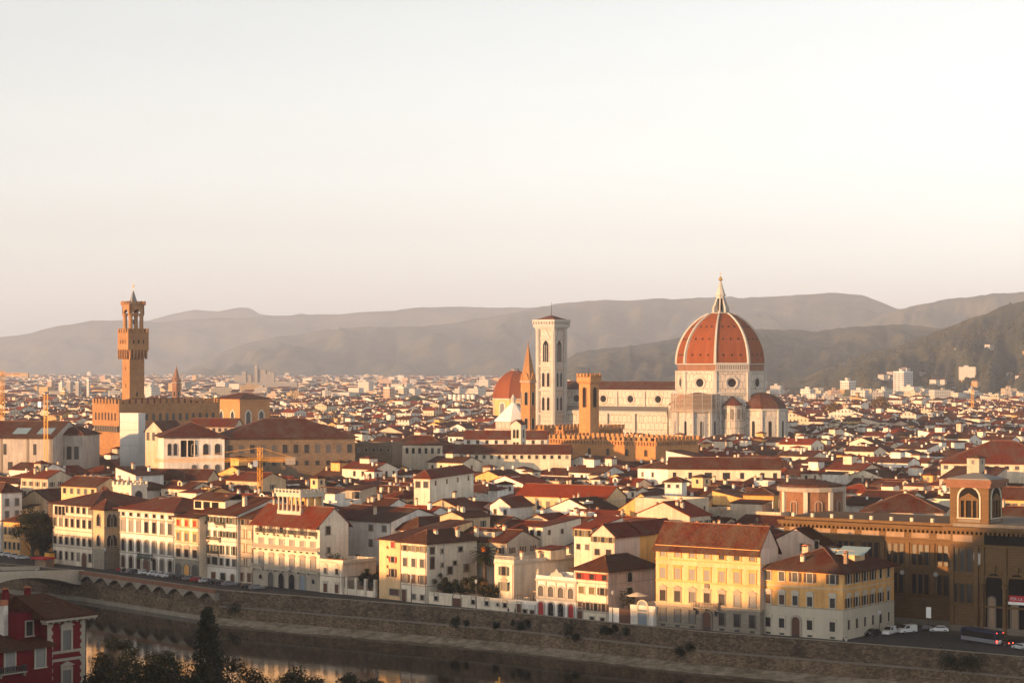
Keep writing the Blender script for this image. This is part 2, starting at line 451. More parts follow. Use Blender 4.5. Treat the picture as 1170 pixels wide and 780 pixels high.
# embankment wall
emb = thing('embankment_wall', 'long rough stone embankment wall between the dark river and the riverside street', 'wall', (0, 0, 0))
def ribbon(name, prof, mat, parent, i0=0, i1=None):
    """profile of (outward offset, z) swept along the wall line"""
    m = MB(); L = W_LINE[i0:i1]
    pts = W_LINE
    rows = [offset_line(pts, o)[i0:i1] for o, z in prof]
    n = len(L)
    v = [(x, y, prof[k][1]) for k, r in enumerate(rows) for x, y in r]
    f = [(k * n + i, k * n + i + 1, (k + 1) * n + i + 1, (k + 1) * n + i) for k in range(len(prof) - 1) for i in range(n - 1)]
    m.add(v, f)
    return m.build(name, [mat], parent)
ribbon('upper_wall', [(-0.45, 0.0), (-0.45, 0.98), (0.0, 0.98), (0.05, -3.3)], 'stone_wall', emb)
ribbon('coping', [(-0.52, 0.98), (-0.52, 1.12), (0.09, 1.12), (0.09, 0.98)], 'stone_grey', emb)
ribbon('ledge', [(0.0, -3.0), (0.42, -3.05), (0.42, -3.42), (0.05, -3.5)], 'stone_dark', emb, 2)
ribbon('scarp', [(0.05, -3.3), (0.9, -6.4)], 'stone_scarp', emb)
ribbon('footing', [(0.9, -6.3), (1.3, -6.35), (1.4, -8.0)], 'stone_grey', emb, 0, 3)
# shore below it
m = MB(); la = offset_line(W_LINE, 0.8); lb = offset_line(W_LINE, 3.4); lc = offset_line(W_LINE, 7.5)
rr = random.Random(5)
rows = []
for k in range(9):
    t = k / 8
    row = []
    for i in range(2, 7):
        (ax, ay), (bx, by) = W_LINE[i], W_LINE[i + 1]
        d = Vector((bx - ax, by - ay)); L = d.length; d.normalize(); nn = Vector((d.y, -d.x))
        steps = int(L / 2)
        for q in range(steps + (1 if i == 6 else 0)):
            u = q / steps
            bend = offset_line(W_LINE, 1.0)
            ox = (bend[i][0] - ax) * (1 - u) + (bend[i + 1][0] - bx) * u; oy = (bend[i][1] - ay) * (1 - u) + (bend[i + 1][1] - by) * u
            ww = 0.7 + t * (5.2 + 2.6 * mnoise.noise((q * 0.10 + i * 40, 0, 0)) + 1.2 * mnoise.noise((q * .5 + i * 40, 5, 0)))
            z = -6.15 - t * 1.55 + 0.16 * mnoise.noise((q * 0.7 + i * 31, t * 9, 1)) * (1 if 0 < k < 8 else 0)
            row.append((ax + d.x * u * L + ox * ww, ay + d.y * u * L + oy * ww, z))
    rows.append(row)
n = len(rows[0]); m.add([p for r in rows for p in r], [(k * n + i, k * n + i + 1, (k + 1) * n + i + 1, (k + 1) * n + i) for k in range(8) for i in range(n - 1)])
s = Nodes('shore_silt'); c = s.coords('Object')
s.bump(s.noise(c, 1.5, 5, .7), 0.15, .8)
s.out(s.ramp(s.noise(c, 0.35, 5, 0.7), [(0.35, (0.14, 0.11, 0.075)), (0.5, (0.24, 0.19, 0.135)), (0.62, (0.33, 0.27, 0.2))]), 0.95, .1)
tag(m.build('river_bank', ['shore_silt']), kind='structure')

# cantilevered footway on arches along the left end of the wall
p1 = Vector(line_hit(W_LINE, 97)); p2 = Vector(line_hit(W_LINE, 251))
p1m = Vector(W_LINE[1]); gl = (p2 - p1).length
rz_g = math.atan2(p2.y - p1.y, p2.x - p1.x)
nb = 9; prof_top = 1.0
pr = [(0, 0.25)]
for b in range(nb):
    x0 = gl * b / nb; x1 = gl * (b + 1) / nb
    pr.append((x0 + 0.12, -1.75))
    for q in range(1, 8):
        t = q / 8
        pr.append((x0 + 0.5 + (x1 - x0 - 1.0) * t, -1.75 + 1.7 * math.sin(math.pi * t) ** 0.8))
    pr.append((x1 - 0.12, -1.75))
pr += [(gl, 0.25)]
# slab profile is counter-clockwise seen from -y
bot = pr[1:-1]
prof = bot + [(gl, 0.2), (0, 0.2)]
m = MB().slab(prof, -1.6, 0.1); m.build('footway_arches', ['stone_grey'], emb, (p1.x, p1.y, 0), rz_g)
MB().box(-0.3, gl + .3, -1.75, -1.35, 0.2, 1.15).build('footway_parapet', ['brick_edging'], emb, (p1.x, p1.y, 0), rz_g)
MB().box(0, gl, -1.35, 0.3, 0.12, 0.3).build('footway', ['paving'], emb, (p1.x, p1.y, 0), rz_g)

# bridge at the far left
bx, by = line_hit(W_LINE, 93)
brg = thing('arched_bridge', 'pale flat-arched road bridge running off from the left end of the embankment wall', 'bridge', (bx, by, 0), math.atan2(-0.78, -0.625))
top = lambda t: 0.15 + 2.2 * math.sin(min(t / 110, 1) * math.pi) 
prof = [(-1, -3.2), (3, -2.6)]
for a0, a1 in ((3, 35), (38, 72), (75, 107)):
    zb = -2.6 - (0 if a0 == 3 else 1.2)
    pts = []
    for q in range(13):
        t = q / 12; x = a0 + (a1 - a0) * t
        pts.append((x, zb + (top(x) - 0.9 - zb) * (1 - (2 * t - 1) ** 2) ** 0.75))
    if a0 == 3: pts = pts[1:]
    prof += pts
    prof += [(a1 + 0.2, -9), (a1 + 2.8, -9)] if a1 < 100 else []
prof += [(112, -9), (112, top(110))]
for x in range(105, -2, -7): prof.append((x, top(max(x, 0))))
MB().slab(prof, -19, 0).build('span', ['stone_light'], brg)
for nm, y0, y1 in (('parapet', -0.35, 0.12), ('parapet', -19.1, -18.65)):
    m = MB()
    rings = [[(x, y0, top(max(x, 0)) - .1), (x, y1, top(max(x, 0)) - .1), (x, y1, top(max(x, 0)) + 1.1), (x, y0, top(max(x, 0)) + 1.1)] for x in range(-1, 113, 6)]
    m.loft(rings).build(nm, ['stone_light'], brg)
m = MB()
xs = list(range(-1, 113, 6))
m.add([(x, y, top(max(x, 0)) + .02) for x in xs for y in (-18.6, -.4)], [(2 * i, 2 * i + 2, 2 * i + 3, 2 * i + 1) for i in range(len(xs) - 1)])
m.build('carriageway', ['asphalt'], brg)

# near bank: the hillside under the viewpoint, and the wooded hills to the left that shade the river
s = Nodes('hill_wood'); c = s.coords('Object', False)
s.bump(s.noise(c, 0.09, 5, .7), 5.0, 0.9)
s.out(s.ramp(s.math('ADD', s.math('MULTIPLY', s.noise(c, 0.004, 5, .65), .55), s.math('MULTIPLY', s.noise(c, 0.05, 4, .7), .45)),
             [(0.36, (0.022, 0.026, 0.012)), (0.47, (0.042, 0.045, 0.02)), (0.56, (0.10, 0.085, 0.045)), (0.64, (0.14, 0.11, 0.06))]), 0.95, 0.1)
# ridge profile across the sun's direction: shade falls to about these heights on the riverside fronts
t_h = SUN_H; s_h = Vector((-SUN_H.y, SUN_H.x, 0))           # (0.37,-0.93)
prof_s = [(-1200, 14), (-660, 9.0), (-551, 8.0), (-496, 6.5), (-415, 3.0), (-392, 3.5), (-371, 6.0), (-366, 12.0), (-354, 14.0), (-350, 19.0), (-340, 25.0), (-314, 27.0), (-200, 27.0)]
front_t = [(-1200, 250), (-629, 270), (-496, 294), (-395, 317), (-352, 334), (-349, 366), (0, 385)]
def interp(tab, x):
    if x <= tab[0][0]: return tab[0][1]
    for (x0, y0), (x1, y1) in zip(tab, tab[1:]):
        if x <= x1: return y0 + (y1 - y0) * (x - x0) / (x1 - x0)
    return tab[-1][1]
T_RIDGE = 40.0
m = MB(); rows = []
ss = list(range(-1150, -190, 5)); ts = [-70, -50, -35, -22, -10, 0, 10, 25, 45, 75]
for s_ in ss:
    row = []
    for tt in ts:
        base = Vector((0, 0, 0)) + t_h * (T_RIDGE + tt + 0.10 * (s_ + 500) * 0) + s_h * s_
        tb = -(-0.93 * 0)                                   # riverside fronts lie about 250 m down-sun of the origin line
        crest = interp(prof_s, s_) + math.tan(SUN_EL) * (T_RIDGE + interp(front_t, s_))
        k = max(0.0, 1 - abs(tt) / 74.0) ** 0.8
        z = -7 + (crest + 7) * k if tt else crest
        z += (1.6 * mnoise.noise((s_ * .03, tt * .03, 2)) + 1.3 * mnoise.noise((s_ * .11, tt * .1, 7))) * (1 if k > .2 else 0)
        row.append((base.x, base.y, z))
    rows.append(row)
n = len(ts); m.add([p for r in rows for p in r], [(k * n + i, k * n + i + 1, (k + 1) * n + i + 1, (k + 1) * n + i) for k in range(len(rows) - 1) for i in range(n - 1)])
tag(m.build('hill', ['hill_wood']), kind='structure')
m = MB(); xs = list(range(-220, 240, 10)); ys = list(range(-300, 381, 10))
def near_z(x, y):
    z = min(57.5, 56 - 0.148 * max(y, -20) - 3) if y > 10 else 57.5
    return max(z, 2.0) + 0.6 * mnoise.noise((x * .05, y * .05, 0))
m.add([(x, y, near_z(x, y)) for y in ys for x in xs], [(k * len(xs) + i, k * len(xs) + i + 1, (k + 1) * len(xs) + i + 1, (k + 1) * len(xs) + i) for k in range(len(ys) - 1) for i in range(len(xs) - 1)])
s = Nodes('hillside_grass'); c = s.coords('Object', False)
s.out(s.ramp(s.noise(c, 0.3, 5, .7), [(0.35, (0.02, 0.022, 0.01)), (0.6, (0.05, 0.045, 0.02))]), 0.95, .1)
tag(m.build('hillside', ['hillside_grass']), kind='structure')

# far hills
RIDGES = {}
def ridge(name, d, prof, front, back, amp, seed, mat='hill_wood'):
    px0, px1 = prof[0][0], prof[-1][0]
    cols = 150; rws = 26
    m = MB(); pts = []
    def hz(px, t):
        crest = Z(interp(prof, px), d)
        crest += amp * 0.16 * mnoise.noise((px * .03, seed, 0)) + amp * .07 * mnoise.noise((px * .13, seed, 4))
        if t <= 1:
            k = t ** 1.25 * (1 + 0.35 * (1 - t))
            n_ = mnoise.noise((px * .016 + t * .9, t * 2.0 + seed, 3)) + .55 * mnoise.noise((px * .05, t * 4 + seed, 9)) + .3 * mnoise.noise((px * .14, t * 9 + seed, 5))
            return max(crest * k + amp * n_ * math.sin(math.pi * min(t, 1)) ** .8 * min(1, crest / 150), -2)
        return crest * max(0, (1 - (t - 1) / .5))
    for j in range(rws):
        t = j / (rws - 5)
        dd = d - front + front * t if t <= 1 else d + back * (t - 1) / .25
        for i in range(cols):
            px = px0 + (px1 - px0) * i / (cols - 1)
            pts.append(((px - CX) / F * dd, dd, hz(px, t)))
    m.add(pts, [(j * cols + i, j * cols + i + 1, (j + 1) * cols + i + 1, (j + 1) * cols + i) for j in range(rws - 1) for i in range(cols - 1)])
    RIDGES[name] = (d, front, hz)
    return tag(m.build(name, [mat], smooth=True), kind='structure')
ridge('mountains', 18800, [(-160, 395), (60, 388), (120, 374), (170, 366), (200, 358), (222, 354), (250, 355.5), (273, 351), (286, 352), (297, 359), (328, 361), (345, 358), (380, 366), (480, 380), (640, 400)], 1400, 450, 60, 1)
ridge('mountains', 16500, [(-160, 390), (0, 385), (34, 381), (68, 372), (106, 366), (137, 366), (180, 367.5), (230, 364), (270, 363), (300, 361), (376, 359), (420, 357), (470, 352), (520, 350), (585, 352), (640, 350), (760, 360)], 1500, 600, 70, 2)
ridge('mountains', 13500, [(150, 445), (208, 425), (256, 401), (290, 390), (342, 381), (376, 375), (440, 374), (500, 371), (560, 362), (600, 355), (640, 346), (690, 343), (760, 342), (820, 339), (880, 339), (925, 336), (960, 335), (987, 338), (1007, 345), (1023, 353), (1060, 362), (1160, 380), (1260, 390)], 3600, 750, 120, 3)
ridge('mountains', 11400, [(880, 420), (960, 385), (1005, 360), (1023, 354), (1067, 345), (1113, 338), (1147, 333.5), (1170, 334), (1280, 326)], 2000, 750, 85, 4)
ridge('hills', 7200, [(560, 452), (625, 428), (645, 410), (660, 402), (700, 397), (750, 391), (780, 385), (860, 376), (895, 376), (930, 379), (967, 374), (1027, 370), (1067, 374), (1090, 379), (1140, 392), (1260, 400)], 2300, 500, 60, 5)
ridge('hills', 4900, [(840, 456), (900, 436), (950, 419), (990, 404), (1030, 394), (1067, 380), (1113, 362), (1147, 351), (1170, 344), (1290, 322)], 1800, 450, 44, 6)
flat('pane_brown', (0.035, 0.024, 0.018), 0.2, 0.0, 0.5); flat('pane_curtain', (0.15, 0.13, 0.11), 0.4, 0.3, 0.4); flat('terracotta_pale', (0.17, 0.085, 0.055), 0.9, 0.3)
# ================================================================== building kit
WIN = {}
RW = random.Random(31)
def arch_pts(w, h, seg=7, pointed=False):
    """outline of an opening with a round (or pointed) head, counter-clockwise seen from -y"""
    r = w / 2; zs = h - r * (1.25 if pointed else 1.0)
    pts = [(-r, 0), (r, 0), (r, zs)]
    for i in range(1, seg):
        a = math.pi * i / seg
        if pointed:
            k = (zs + (h - zs) * (1 - abs(math.cos(a)) ** 1.6)); pts.append((r * math.cos(a), k))
        else:
            pts.append((r * math.cos(a), zs + r * math.sin(a)))
    pts.append((-r, zs))
    return pts
def frame_mesh(w, h, style, trim, t=0.22):
    key = ('f', round(w, 2), round(h, 2), style, trim, t)
    if key in WIN: return WIN[key]
    m = MB(); r = w / 2
    if 'arch' in style or 'point' in style:
        inner = arch_pts(w, h, 8, 'point' in style)
        k = (w + 2 * t) / w
        outer = [(x * k, z if z == 0 else z + t * (0.2 + 0.8 * (z / h))) for x, z in inner]
        inn = inner[1:] + inner[:1]; out = outer[1:] + outer[:1]
        n = len(inn)
        v = []
        for y in (-0.22, 0.03):
            v += [(x, y, z) for x, z in inn] + [(x, y, z) for x, z in out]
        f = []
        for i in range(n - 1):
            a, b = i, i + 1
            f += [(a, n + a, n + b, b), (2 * n + a, a, b, 2 * n + b), (n + a, 3 * n + a, 3 * n + b, n + b)]
        m.add(v, f)
    else:
        m.box(-r - t, -r, -0.2, 0.03, 0, h); m.box(r, r + t, -0.2, 0.03, 0, h)
        m.box(-r - t, r + t, -0.2, 0.03, h, h + t)
    if 'nosill' not in style: m.box(-r - t - .12, r + t + .12, -0.3, 0.03, -0.2, -0.003)
    if 'ped' in style:
        z = h + t + .35
        m.box(-r - t - .2, r + t + .2, -0.34, 0.03, z, z + .14)
        m.slab([(-r - t - .2, z + .143), (r + t + .2, z + .143), (0, z + .75)], -0.30, 0.03)
        m.box(-r - t, r + t, -0.09, 0.03, h + t + .003, z - .003)
    if 'seg' in style:
        z = h + t + .3; ww = r + t + .2
        m.box(-ww, ww, -0.34, 0.03, z, z + .13)
        m.slab([(-ww, z + .133), (ww, z + .133)] + [(ww * math.cos(a), z + .133 + .62 * math.sin(a)) for a in [math.pi * i / 7 for i in range(1, 7)]], -0.30, 0.03)
        m.box(-r - t, r + t, -0.09, 0.03, h + t + .003, z - .003)
    if 'corn' in style:
        z = h + t + .22
        m.box(-r - t - .22, r + t + .22, -0.36, 0.03, z, z + .2); m.box(-r - t, r + t, -0.09, 0.03, h + t + .003, z - .003)
    WIN[key] = m.mesh('window', [trim])
    return WIN[key]
def pane_mesh(w, h, style, pane):
    key = ('p', round(w, 2), round(h, 2), 'arch' in style, 'point' in style, 'bars' in style, pane)
    if key in WIN: return WIN[key]
    m = MB()
    if 'arch' in style or 'point' in style: m.slab(arch_pts(w - .004, h - .002, 8, 'point' in style), -0.03, 0.02)
    else: m.box(-w / 2 + .002, w / 2 - .002, -0.03, 0.02, 0, h - .002)
    if 'bars' in style:
        m.box(-.04, .04, -0.06, -0.031, 0, h * .97, 1); m.box(-w / 2, w / 2, -0.06, -0.031, h * .62, h * .62 + .07, 1)
    WIN[key] = m.mesh('pane', [pane, 'shutter_light'])
    return WIN[key]
def shutter_mesh(w, h, kind, mat):
    key = ('s', round(w, 2), round(h, 2), kind, mat)
    if key in WIN: return WIN[key]
    m = MB()
    ww = w / 2
    if kind == 'open': m.box(-ww / 2, ww / 2, -0.07, 0.0, 0, h)
    else: m.box(-ww / 2, ww / 2, -0.06, 0.0, 0, h)
    k = max(3, int(h / .28))
    for i in range(k):
        z = h * (i + .25) / k
        m.box(-ww * .42, ww * .42, -0.095, -0.0705 if kind == 'open' else -0.0605, z, z + h / k * .5)
    WIN[key] = m.mesh('shutter', [mat])
    return WIN[key]
def window(parent, x, y, z, rz, w, h, style='', trim='stone_trim', pane='pane_dark', shut=None, shmat=None, t=0.2):
    o = put(frame_mesh(w, h, style, trim, t), 'door' if 'door' in style else 'window', parent, (x, y, z), rz)
    put(pane_mesh(w, h, style, pane), 'pane', o)
    if shut == 'open':
        for sx in (-1, 1): put(shutter_mesh(w, h, 'open', shmat), 'shutter', o, (sx * (w * .75 + t + .02), -0.13, 0))
    elif shut == 'closed':
        for sx in (-1, 1): put(shutter_mesh(w - .02, h - .02, 'closed', shmat), 'shutter', o, (sx * w * .25, -0.035, 0.01))
    return o
def small_window(parent, x, y, z, rz, w, h, pane='pane_dark', trim='stone_trim', shut=None, louvre=True):
    """one mesh: a pane with a sill (and open shutters) for houses further back"""
    key = ('m', round(w, 1), round(h, 1), pane, trim, shut)
    if key not in WIN:
        m = MB(); r = w / 2
        m.box(-r, r, -0.04, 0.03, 0, h)
        m.box(-r - .12, r + .12, -0.16, 0.03, -0.16, -0.004, 1)
        m.box(-r - .14, -r, -0.09, 0.03, 0, h, 1); m.box(r, r + .14, -0.09, 0.03, 0, h, 1); m.box(-r - .14, r + .14, -0.09, 0.03, h, h + .14, 1)
        if shut:
            for sx in (-1, 1): m.box(sx * (w * .78 + .14) - w * .25, sx * (w * .78 + .14) + w * .25, -0.11, -0.04, 0, h, 2)
        WIN[key] = m.mesh('window', [pane, trim] + ([shut] if shut else []))
    return put(WIN[key], 'window', parent, (x, y, z), rz)

def roof_mesh(W, Dp, z, kind, rise, over=0.8, th=0.22):
    """closed roof slab over a W x Dp plan whose walls end at height z"""
    m = MB(); o = over
    if kind == 'hip':
        if W >= Dp:
            hx = min(Dp / 2, W / 2 - .05); r0, r1 = (hx, Dp / 2), (W - hx, Dp / 2)
        else:
            hy = min(W / 2, Dp / 2 - .05); r0, r1 = (W / 2, hy), (W / 2, Dp - hy)
        b = [(-o, -o), (W + o, -o), (W + o, Dp + o), (-o, Dp + o)]
        v = [(x, y, z + .02) for x, y in b] + [(x, y, z + .02 + th) for x, y in b] + [(r0[0], r0[1], z + th + rise), (r1[0], r1[1], z + th + rise)]
        f = [(3, 2, 1, 0), (0, 1, 5, 4), (1, 2, 6, 5), (2, 3, 7, 6), (3, 0, 4, 7)]
        if W >= Dp: f += [(4, 5, 9, 8), (5, 6, 9), (6, 7, 8, 9), (7, 4, 8)]
        else: f += [(4, 5, 8), (5, 6, 9, 8), (6, 7, 9), (7, 4, 8, 9)]
        m.add(v, f)
    elif kind in ('gx', 'gy'):                              # ridge along x or along y
        S = Dp if kind == 'gx' else W; L = W if kind == 'gx' else Dp
        sl = rise / (S / 2); e = 0.3
        pr = [(-o, z - o * sl + .02), (S / 2, z + rise + .02), (S + o, z - o * sl + .02), (S + o, z - o * sl + th + .02), (S / 2, z + rise + th + .02), (-o, z - o * sl + th + .02)]
        if kind == 'gx':
            v = [(-e, a, b) for a, b in pr] + [(L + e, a, b) for a, b in pr]
            fl = False
        else:
            v = [(a, -e, b) for a, b in pr] + [(a, L + e, b) for a, b in pr]
            fl = True
        f = [(0, 1, 4, 5), (1, 2, 3, 4), (6, 11, 10, 7), (7, 10, 9, 8)] + [(i, 6 + i, 6 + (i + 1) % 6, (i + 1) % 6) for i in range(6)]
        if not fl: f = [tuple(reversed(q)) for q in f]
        m.add(v, f)
    elif kind in ('sx', 'sy'):                              # single slope, low edge at the front (sx) or at the right (sy)
        e = 0.3
        if kind == 'sx': sl = rise / Dp; pr = [(-o, z - o * sl + .02), (Dp + .1, z + rise + .02), (Dp + .1, z + rise + th), (-o, z - o * sl + th)]; v = [(-e, a, b) for a, b in pr] + [(W + e, a, b) for a, b in pr]
        else: sl = rise / W; pr = [(-.1, z + rise + .02), (W + o, z - o * sl + .02), (W + o, z - o * sl + th), (-.1, z + rise + th)]; v = [(a, -e, b) for a, b in pr] + [(a, Dp + e, b) for a, b in pr]
        f = [(0, 1, 2, 3), (7, 6, 5, 4)] + [(i, 4 + i, 4 + (i + 1) % 4, (i + 1) % 4) for i in range(4)]
        if kind == 'sx': f = [tuple(reversed(q)) for q in f]
        m.add(v, f)
    return m
def wall_mesh(W, Dp, z, kind, rise, z0=-0.5):
    m = MB()
    b = [(0, 0), (W, 0), (W, Dp), (0, Dp)]
    if kind == 'gx':
        v = [(x, y, z0) for x, y in b] + [(x, y, z) for x, y in b] + [(0, Dp / 2, z + rise), (W, Dp / 2, z + rise)]
        f = [(3, 2, 1, 0), (0, 1, 5, 4), (1, 2, 6, 9, 5), (2, 3, 7, 6), (3, 0, 4, 8, 7), (4, 5, 9, 8), (6, 7, 8, 9)]
    elif kind == 'gy':
        v = [(x, y, z0) for x, y in b] + [(x, y, z) for x, y in b] + [(W / 2, 0, z + rise), (W / 2, Dp, z + rise)]
        f = [(3, 2, 1, 0), (0, 1, 5, 8, 4), (1, 2, 6, 5), (2, 3, 7, 9, 6), (3, 0, 4, 7), (5, 6, 9, 8), (7, 4, 8, 9)]
    elif kind == 'sx':
        v = [(x, y, z0) for x, y in b] + [(0, 0, z), (W, 0, z), (W, Dp, z + rise), (0, Dp, z + rise)]
        f = [(3, 2, 1, 0), (4, 5, 6, 7), (0, 1, 5, 4), (1, 2, 6, 5), (2, 3, 7, 6), (3, 0, 4, 7)]
    elif kind == 'sy':
        v = [(x, y, z0) for x, y in b] + [(0, 0, z + rise), (W, 0, z), (W, Dp, z), (0, Dp, z + rise)]
        f = [(3, 2, 1, 0), (4, 5, 6, 7), (0, 1, 5, 4), (1, 2, 6, 5), (2, 3, 7, 6), (3, 0, 4, 7)]
    else:
        return m.box(0, W, 0, Dp, z0, z)
    return m.add(v, f)
def parapet_mesh(W, Dp, z, h=0.9, t=0.3):
    o = .06
    m = MB()
    for (ax, bx, ay, by) in ((-o, W + o, -o, t), (-o, W + o, Dp - t, Dp + o), (-o, t, t, Dp - t), (W - t, W + o, t, Dp - t)):
        m.box(ax, bx, ay, by, z - .25, z + h)
    return m

def ridge_tiles(t, W, Dp, z, kind, rise, th=0.22):
    """the paler mortared tiles along ridges and hips"""
    zr = z + rise + th + .03; m = MB()
    if kind == 'gx': m.tube((-.28, Dp / 2, zr), (W + .28, Dp / 2, zr), .13, n=6)
    elif kind == 'gy': m.tube((W / 2, -.28, zr), (W / 2, Dp + .28, zr), .13, n=6)
    elif kind == 'hip':
        h = min(W, Dp) / 2
        a, b = (((h, Dp / 2, zr), (W - h, Dp / 2, zr)) if W >= Dp else ((W / 2, h, zr), (W / 2, Dp - h, zr)))
        if Vector(a) != Vector(b) and abs(W - Dp) > .3: m.tube(a, b, .13, n=6)
        for c, e in (((-.4, -.4), a), ((W + .4, -.4), b if W >= Dp else a), ((W + .4, Dp + .4), b), ((-.4, Dp + .4), a if W >= Dp else b)): m.tube((c[0], c[1], z + th + .1), e, .12, n=6)
    else: return
    m.build('ridge_tiles', ['terracotta_pale'], t)

def roof_z(W, Dp, z, kind, rise, x, y):
    if kind == 'gx': return z + rise * (1 - abs(y - Dp / 2) / (Dp / 2))
    if kind == 'gy': return z + rise * (1 - abs(x - W / 2) / (W / 2))
    if kind == 'hip': return z + rise * min(1, min(min(x, W - x), min(y, Dp - y)) / (min(W, Dp) / 2))
    if kind == 'sx': return z + rise * y / Dp
    if kind == 'sy': return z + rise * (1 - x / W)
    return z
def chimney(parent, x, y, z, h=1.6, w=0.7, mat='plaster_beige', cap='terracotta'):
    """a stack with its tiled cap"""
    key = ('ch', round(h, 1), round(w, 1), mat, cap)
    if key not in WIN:
        m = MB(); m.box(-w / 2, w / 2, -w / 2, w / 2, -1.2, h)
        for sx in (-1, 1):
            m.box(sx * w * .36 - .06, sx * w * .36 + .06, -w * .4, w * .4, h, h + .32)
        m.slab([(-w * .65, h + .32), (w * .65, h + .32), (0, h + .62)], -w * .65, w * .65, 1)
        WIN[key] = m.mesh('chimney', [mat, cap])
    return put(WIN[key], 'chimney', parent, (x, y, z))
OBST = []                                                   # plans already taken: (origin, rz, W, D)
def claim(o, rz, W, Dp, pad=1.0):
    OBST.append((o.x, o.y, math.cos(rz), math.sin(rz), W, Dp, pad))
def corner(pxL, pxC, pxR, dC, rz):
    """plan of a block from the photo columns of its left, near and right corners; pxR may be a depth in metres"""
    C = P(pxC, dC); u = (math.cos(rz), math.sin(rz)); v = (-u[1], u[0])
    kL = (pxL - CX) / F
    W = (C.x - kL * C.y) / (u[0] - kL * u[1])
    if isinstance(pxR, tuple): Dp = pxR[0]
    else:
        kR = (pxR - CX) / F
        Dp = (kR * C.y - C.x) / (v[0] - kR * v[1])
    o = Vector((C.x - u[0] * W, C.y - u[1] * W, 0))
    return o, W, Dp
def block(name, label, cat, pxL, pxC, pxR, dC, rz, eave, wall, roof='hip', rise=2.5, tile='tile_brown', over=0.8, group=None, z0=-0.5):
    """walls and roof of a building; eave is the photo row of the eave at the near corner. returns root, W, D, z"""
    rz = R(rz)
    o, W, Dp = corner(pxL, pxC, pxR, dC, rz)
    z = Z(eave, dC)
    t = thing(name, label, cat, o, rz, group)
    wall_mesh(W, Dp, z, roof, rise, z0).build('wall', [wall], t)
    if roof == 'flat': parapet_mesh(W, Dp, z, .7).build('parapet', [wall], t)
    else: roof_mesh(W, Dp, z, roof, rise, over).build('roof', [tile], t); ridge_tiles(t, W, Dp, z, roof, rise)
    if name.startswith('riverside'):
        for xx in ((W - .25, .3) if W > 12 else (W - .25,)): MB().tube((xx, -.14, 0), (xx, -.14, z - .1), .075, n=6).build('drainpipe', ['lead'], t)
        MB().tube((-over, -over - .05, z - (over * rise / (Dp / 2) if roof == 'gx' else 0) + .08), (W + over * .4, -over - .05, z - (over * rise / (Dp / 2) if roof == 'gx' else 0) + .08), .11, n=6).build('gutter', ['shutter_brown'], t) if roof in ('gx', 'hip') else None
    claim(o, rz, W, Dp)
    return t, W, Dp, z
def row(tt, W, dC, ytop, ybot, n, w, style='', trim='stone_trim', pane='pane_dark', shut=None, shmat=None, face='front', m0=None, m1=None, Dp=0, small=False, only=None, t=0.2):
    """n windows across a face; heights from photo rows at depth dC"""
    z1, z0 = Z(ytop, dC), Z(ybot, dC)
    L = W if face == 'front' else Dp
    m0 = L / n / 2 if m0 is None else m0
    m1 = m0 if m1 is None else m1
    for i in range(n):
        if only and i not in only: continue
        pane_ = pane; shut_ = shut; sh_ = shmat
        if pane == 'pane_dark': pane_ = RW.choice(['pane_dark'] * 4 + ['pane_brown'] * 3 + ['pane_grey', 'pane_curtain'])
        if shut == 'open' and RW.random() < .3: shut_ = 'closed'
        a = m0 + (L - m0 - m1) * (i / (n - 1) if n > 1 else 0.5)
        if face == 'front': x, y, rz = a, 0, 0
        elif face == 'right': x, y, rz = W, a, R(90)
        else: x, y, rz = 0, Dp - a, R(-90)
        if small: small_window(tt, x, y, z0, rz, w, z1 - z0, pane_, trim, shmat)
        else: window(tt, x, y, z0, rz, w, z1 - z0, style, trim, pane_, shut_, shmat, t)
def course(t, W, Dp, z, h=0.28, proj=0.14, mat='stone_trim', name='string_course', right=True):
    m = MB()
    if right: m.prism([(-.02, -proj), (W + proj, -proj), (W + proj, Dp), (W - .02, Dp), (W - .02, .02), (-.02, .02)], z, z + h)
    else: m.box(-.02, W + .02, -proj, .02, z, z + h)
    return m.build(name, [mat], t)
def plinth(t, W, Dp, z, mat, proj=0.05, right=True):
    m = MB()
    if right: m.prism([(0, -proj), (W + proj, -proj), (W + proj, Dp - .02), (W - .02, Dp - .02), (W - .02, .02), (0, .02)], -.5, z)
    else: m.box(0.01, W - .01, -proj, .02, -.5, z)
    return m.build('ground_storey', [mat], t)
def balustrade(t, x0, x1, y, z, depth=0.9, h=0.95, mat='stone_light', name='balcony', rail='stone_light'):
    """slab with brackets, balusters and rail, standing out of the front wall"""
    m = MB()
    m.box(x0, x1, y - depth, y + .02, z - .22, z)
    n = max(2, int((x1 - x0) / 2.2))
    for i in range(n):
        a = x0 + .2 + (x1 - x0 - .4) * i / (n - 1)
        m.slab([(a - .12, z - .75), (a + .12, z - .75), (a + .12, z - .223), (a - .12, z - .223)], y - depth * .7, y)
    b = t if t is None else None
    o = m.build(name, [mat], t)
    m = MB(); k = max(3, int((x1 - x0) / .38))
    for i in range(k):
        a = x0 + .12 + (x1 - x0 - .24) * i / (k - 1)
        m.box(a - .07, a + .07, y - depth + .06, y - depth + .2, z + .002, z + h - .12)
    for yy in (y - depth * .5, y - .1):
        for a in (x0 + .12, x1 - .12): m.box(a - .07, a + .07, yy - .07, yy + .07, z + .002, z + h - .12)
    m.box(x0, x1, y - depth, y - depth + .24, z + h - .118, z + h)
    for a in (x0, x1 - .2): m.box(a, a + .2, y - depth + .243, y, z + h - .118, z + h)
    m.build('railing', [rail], o)
    return o
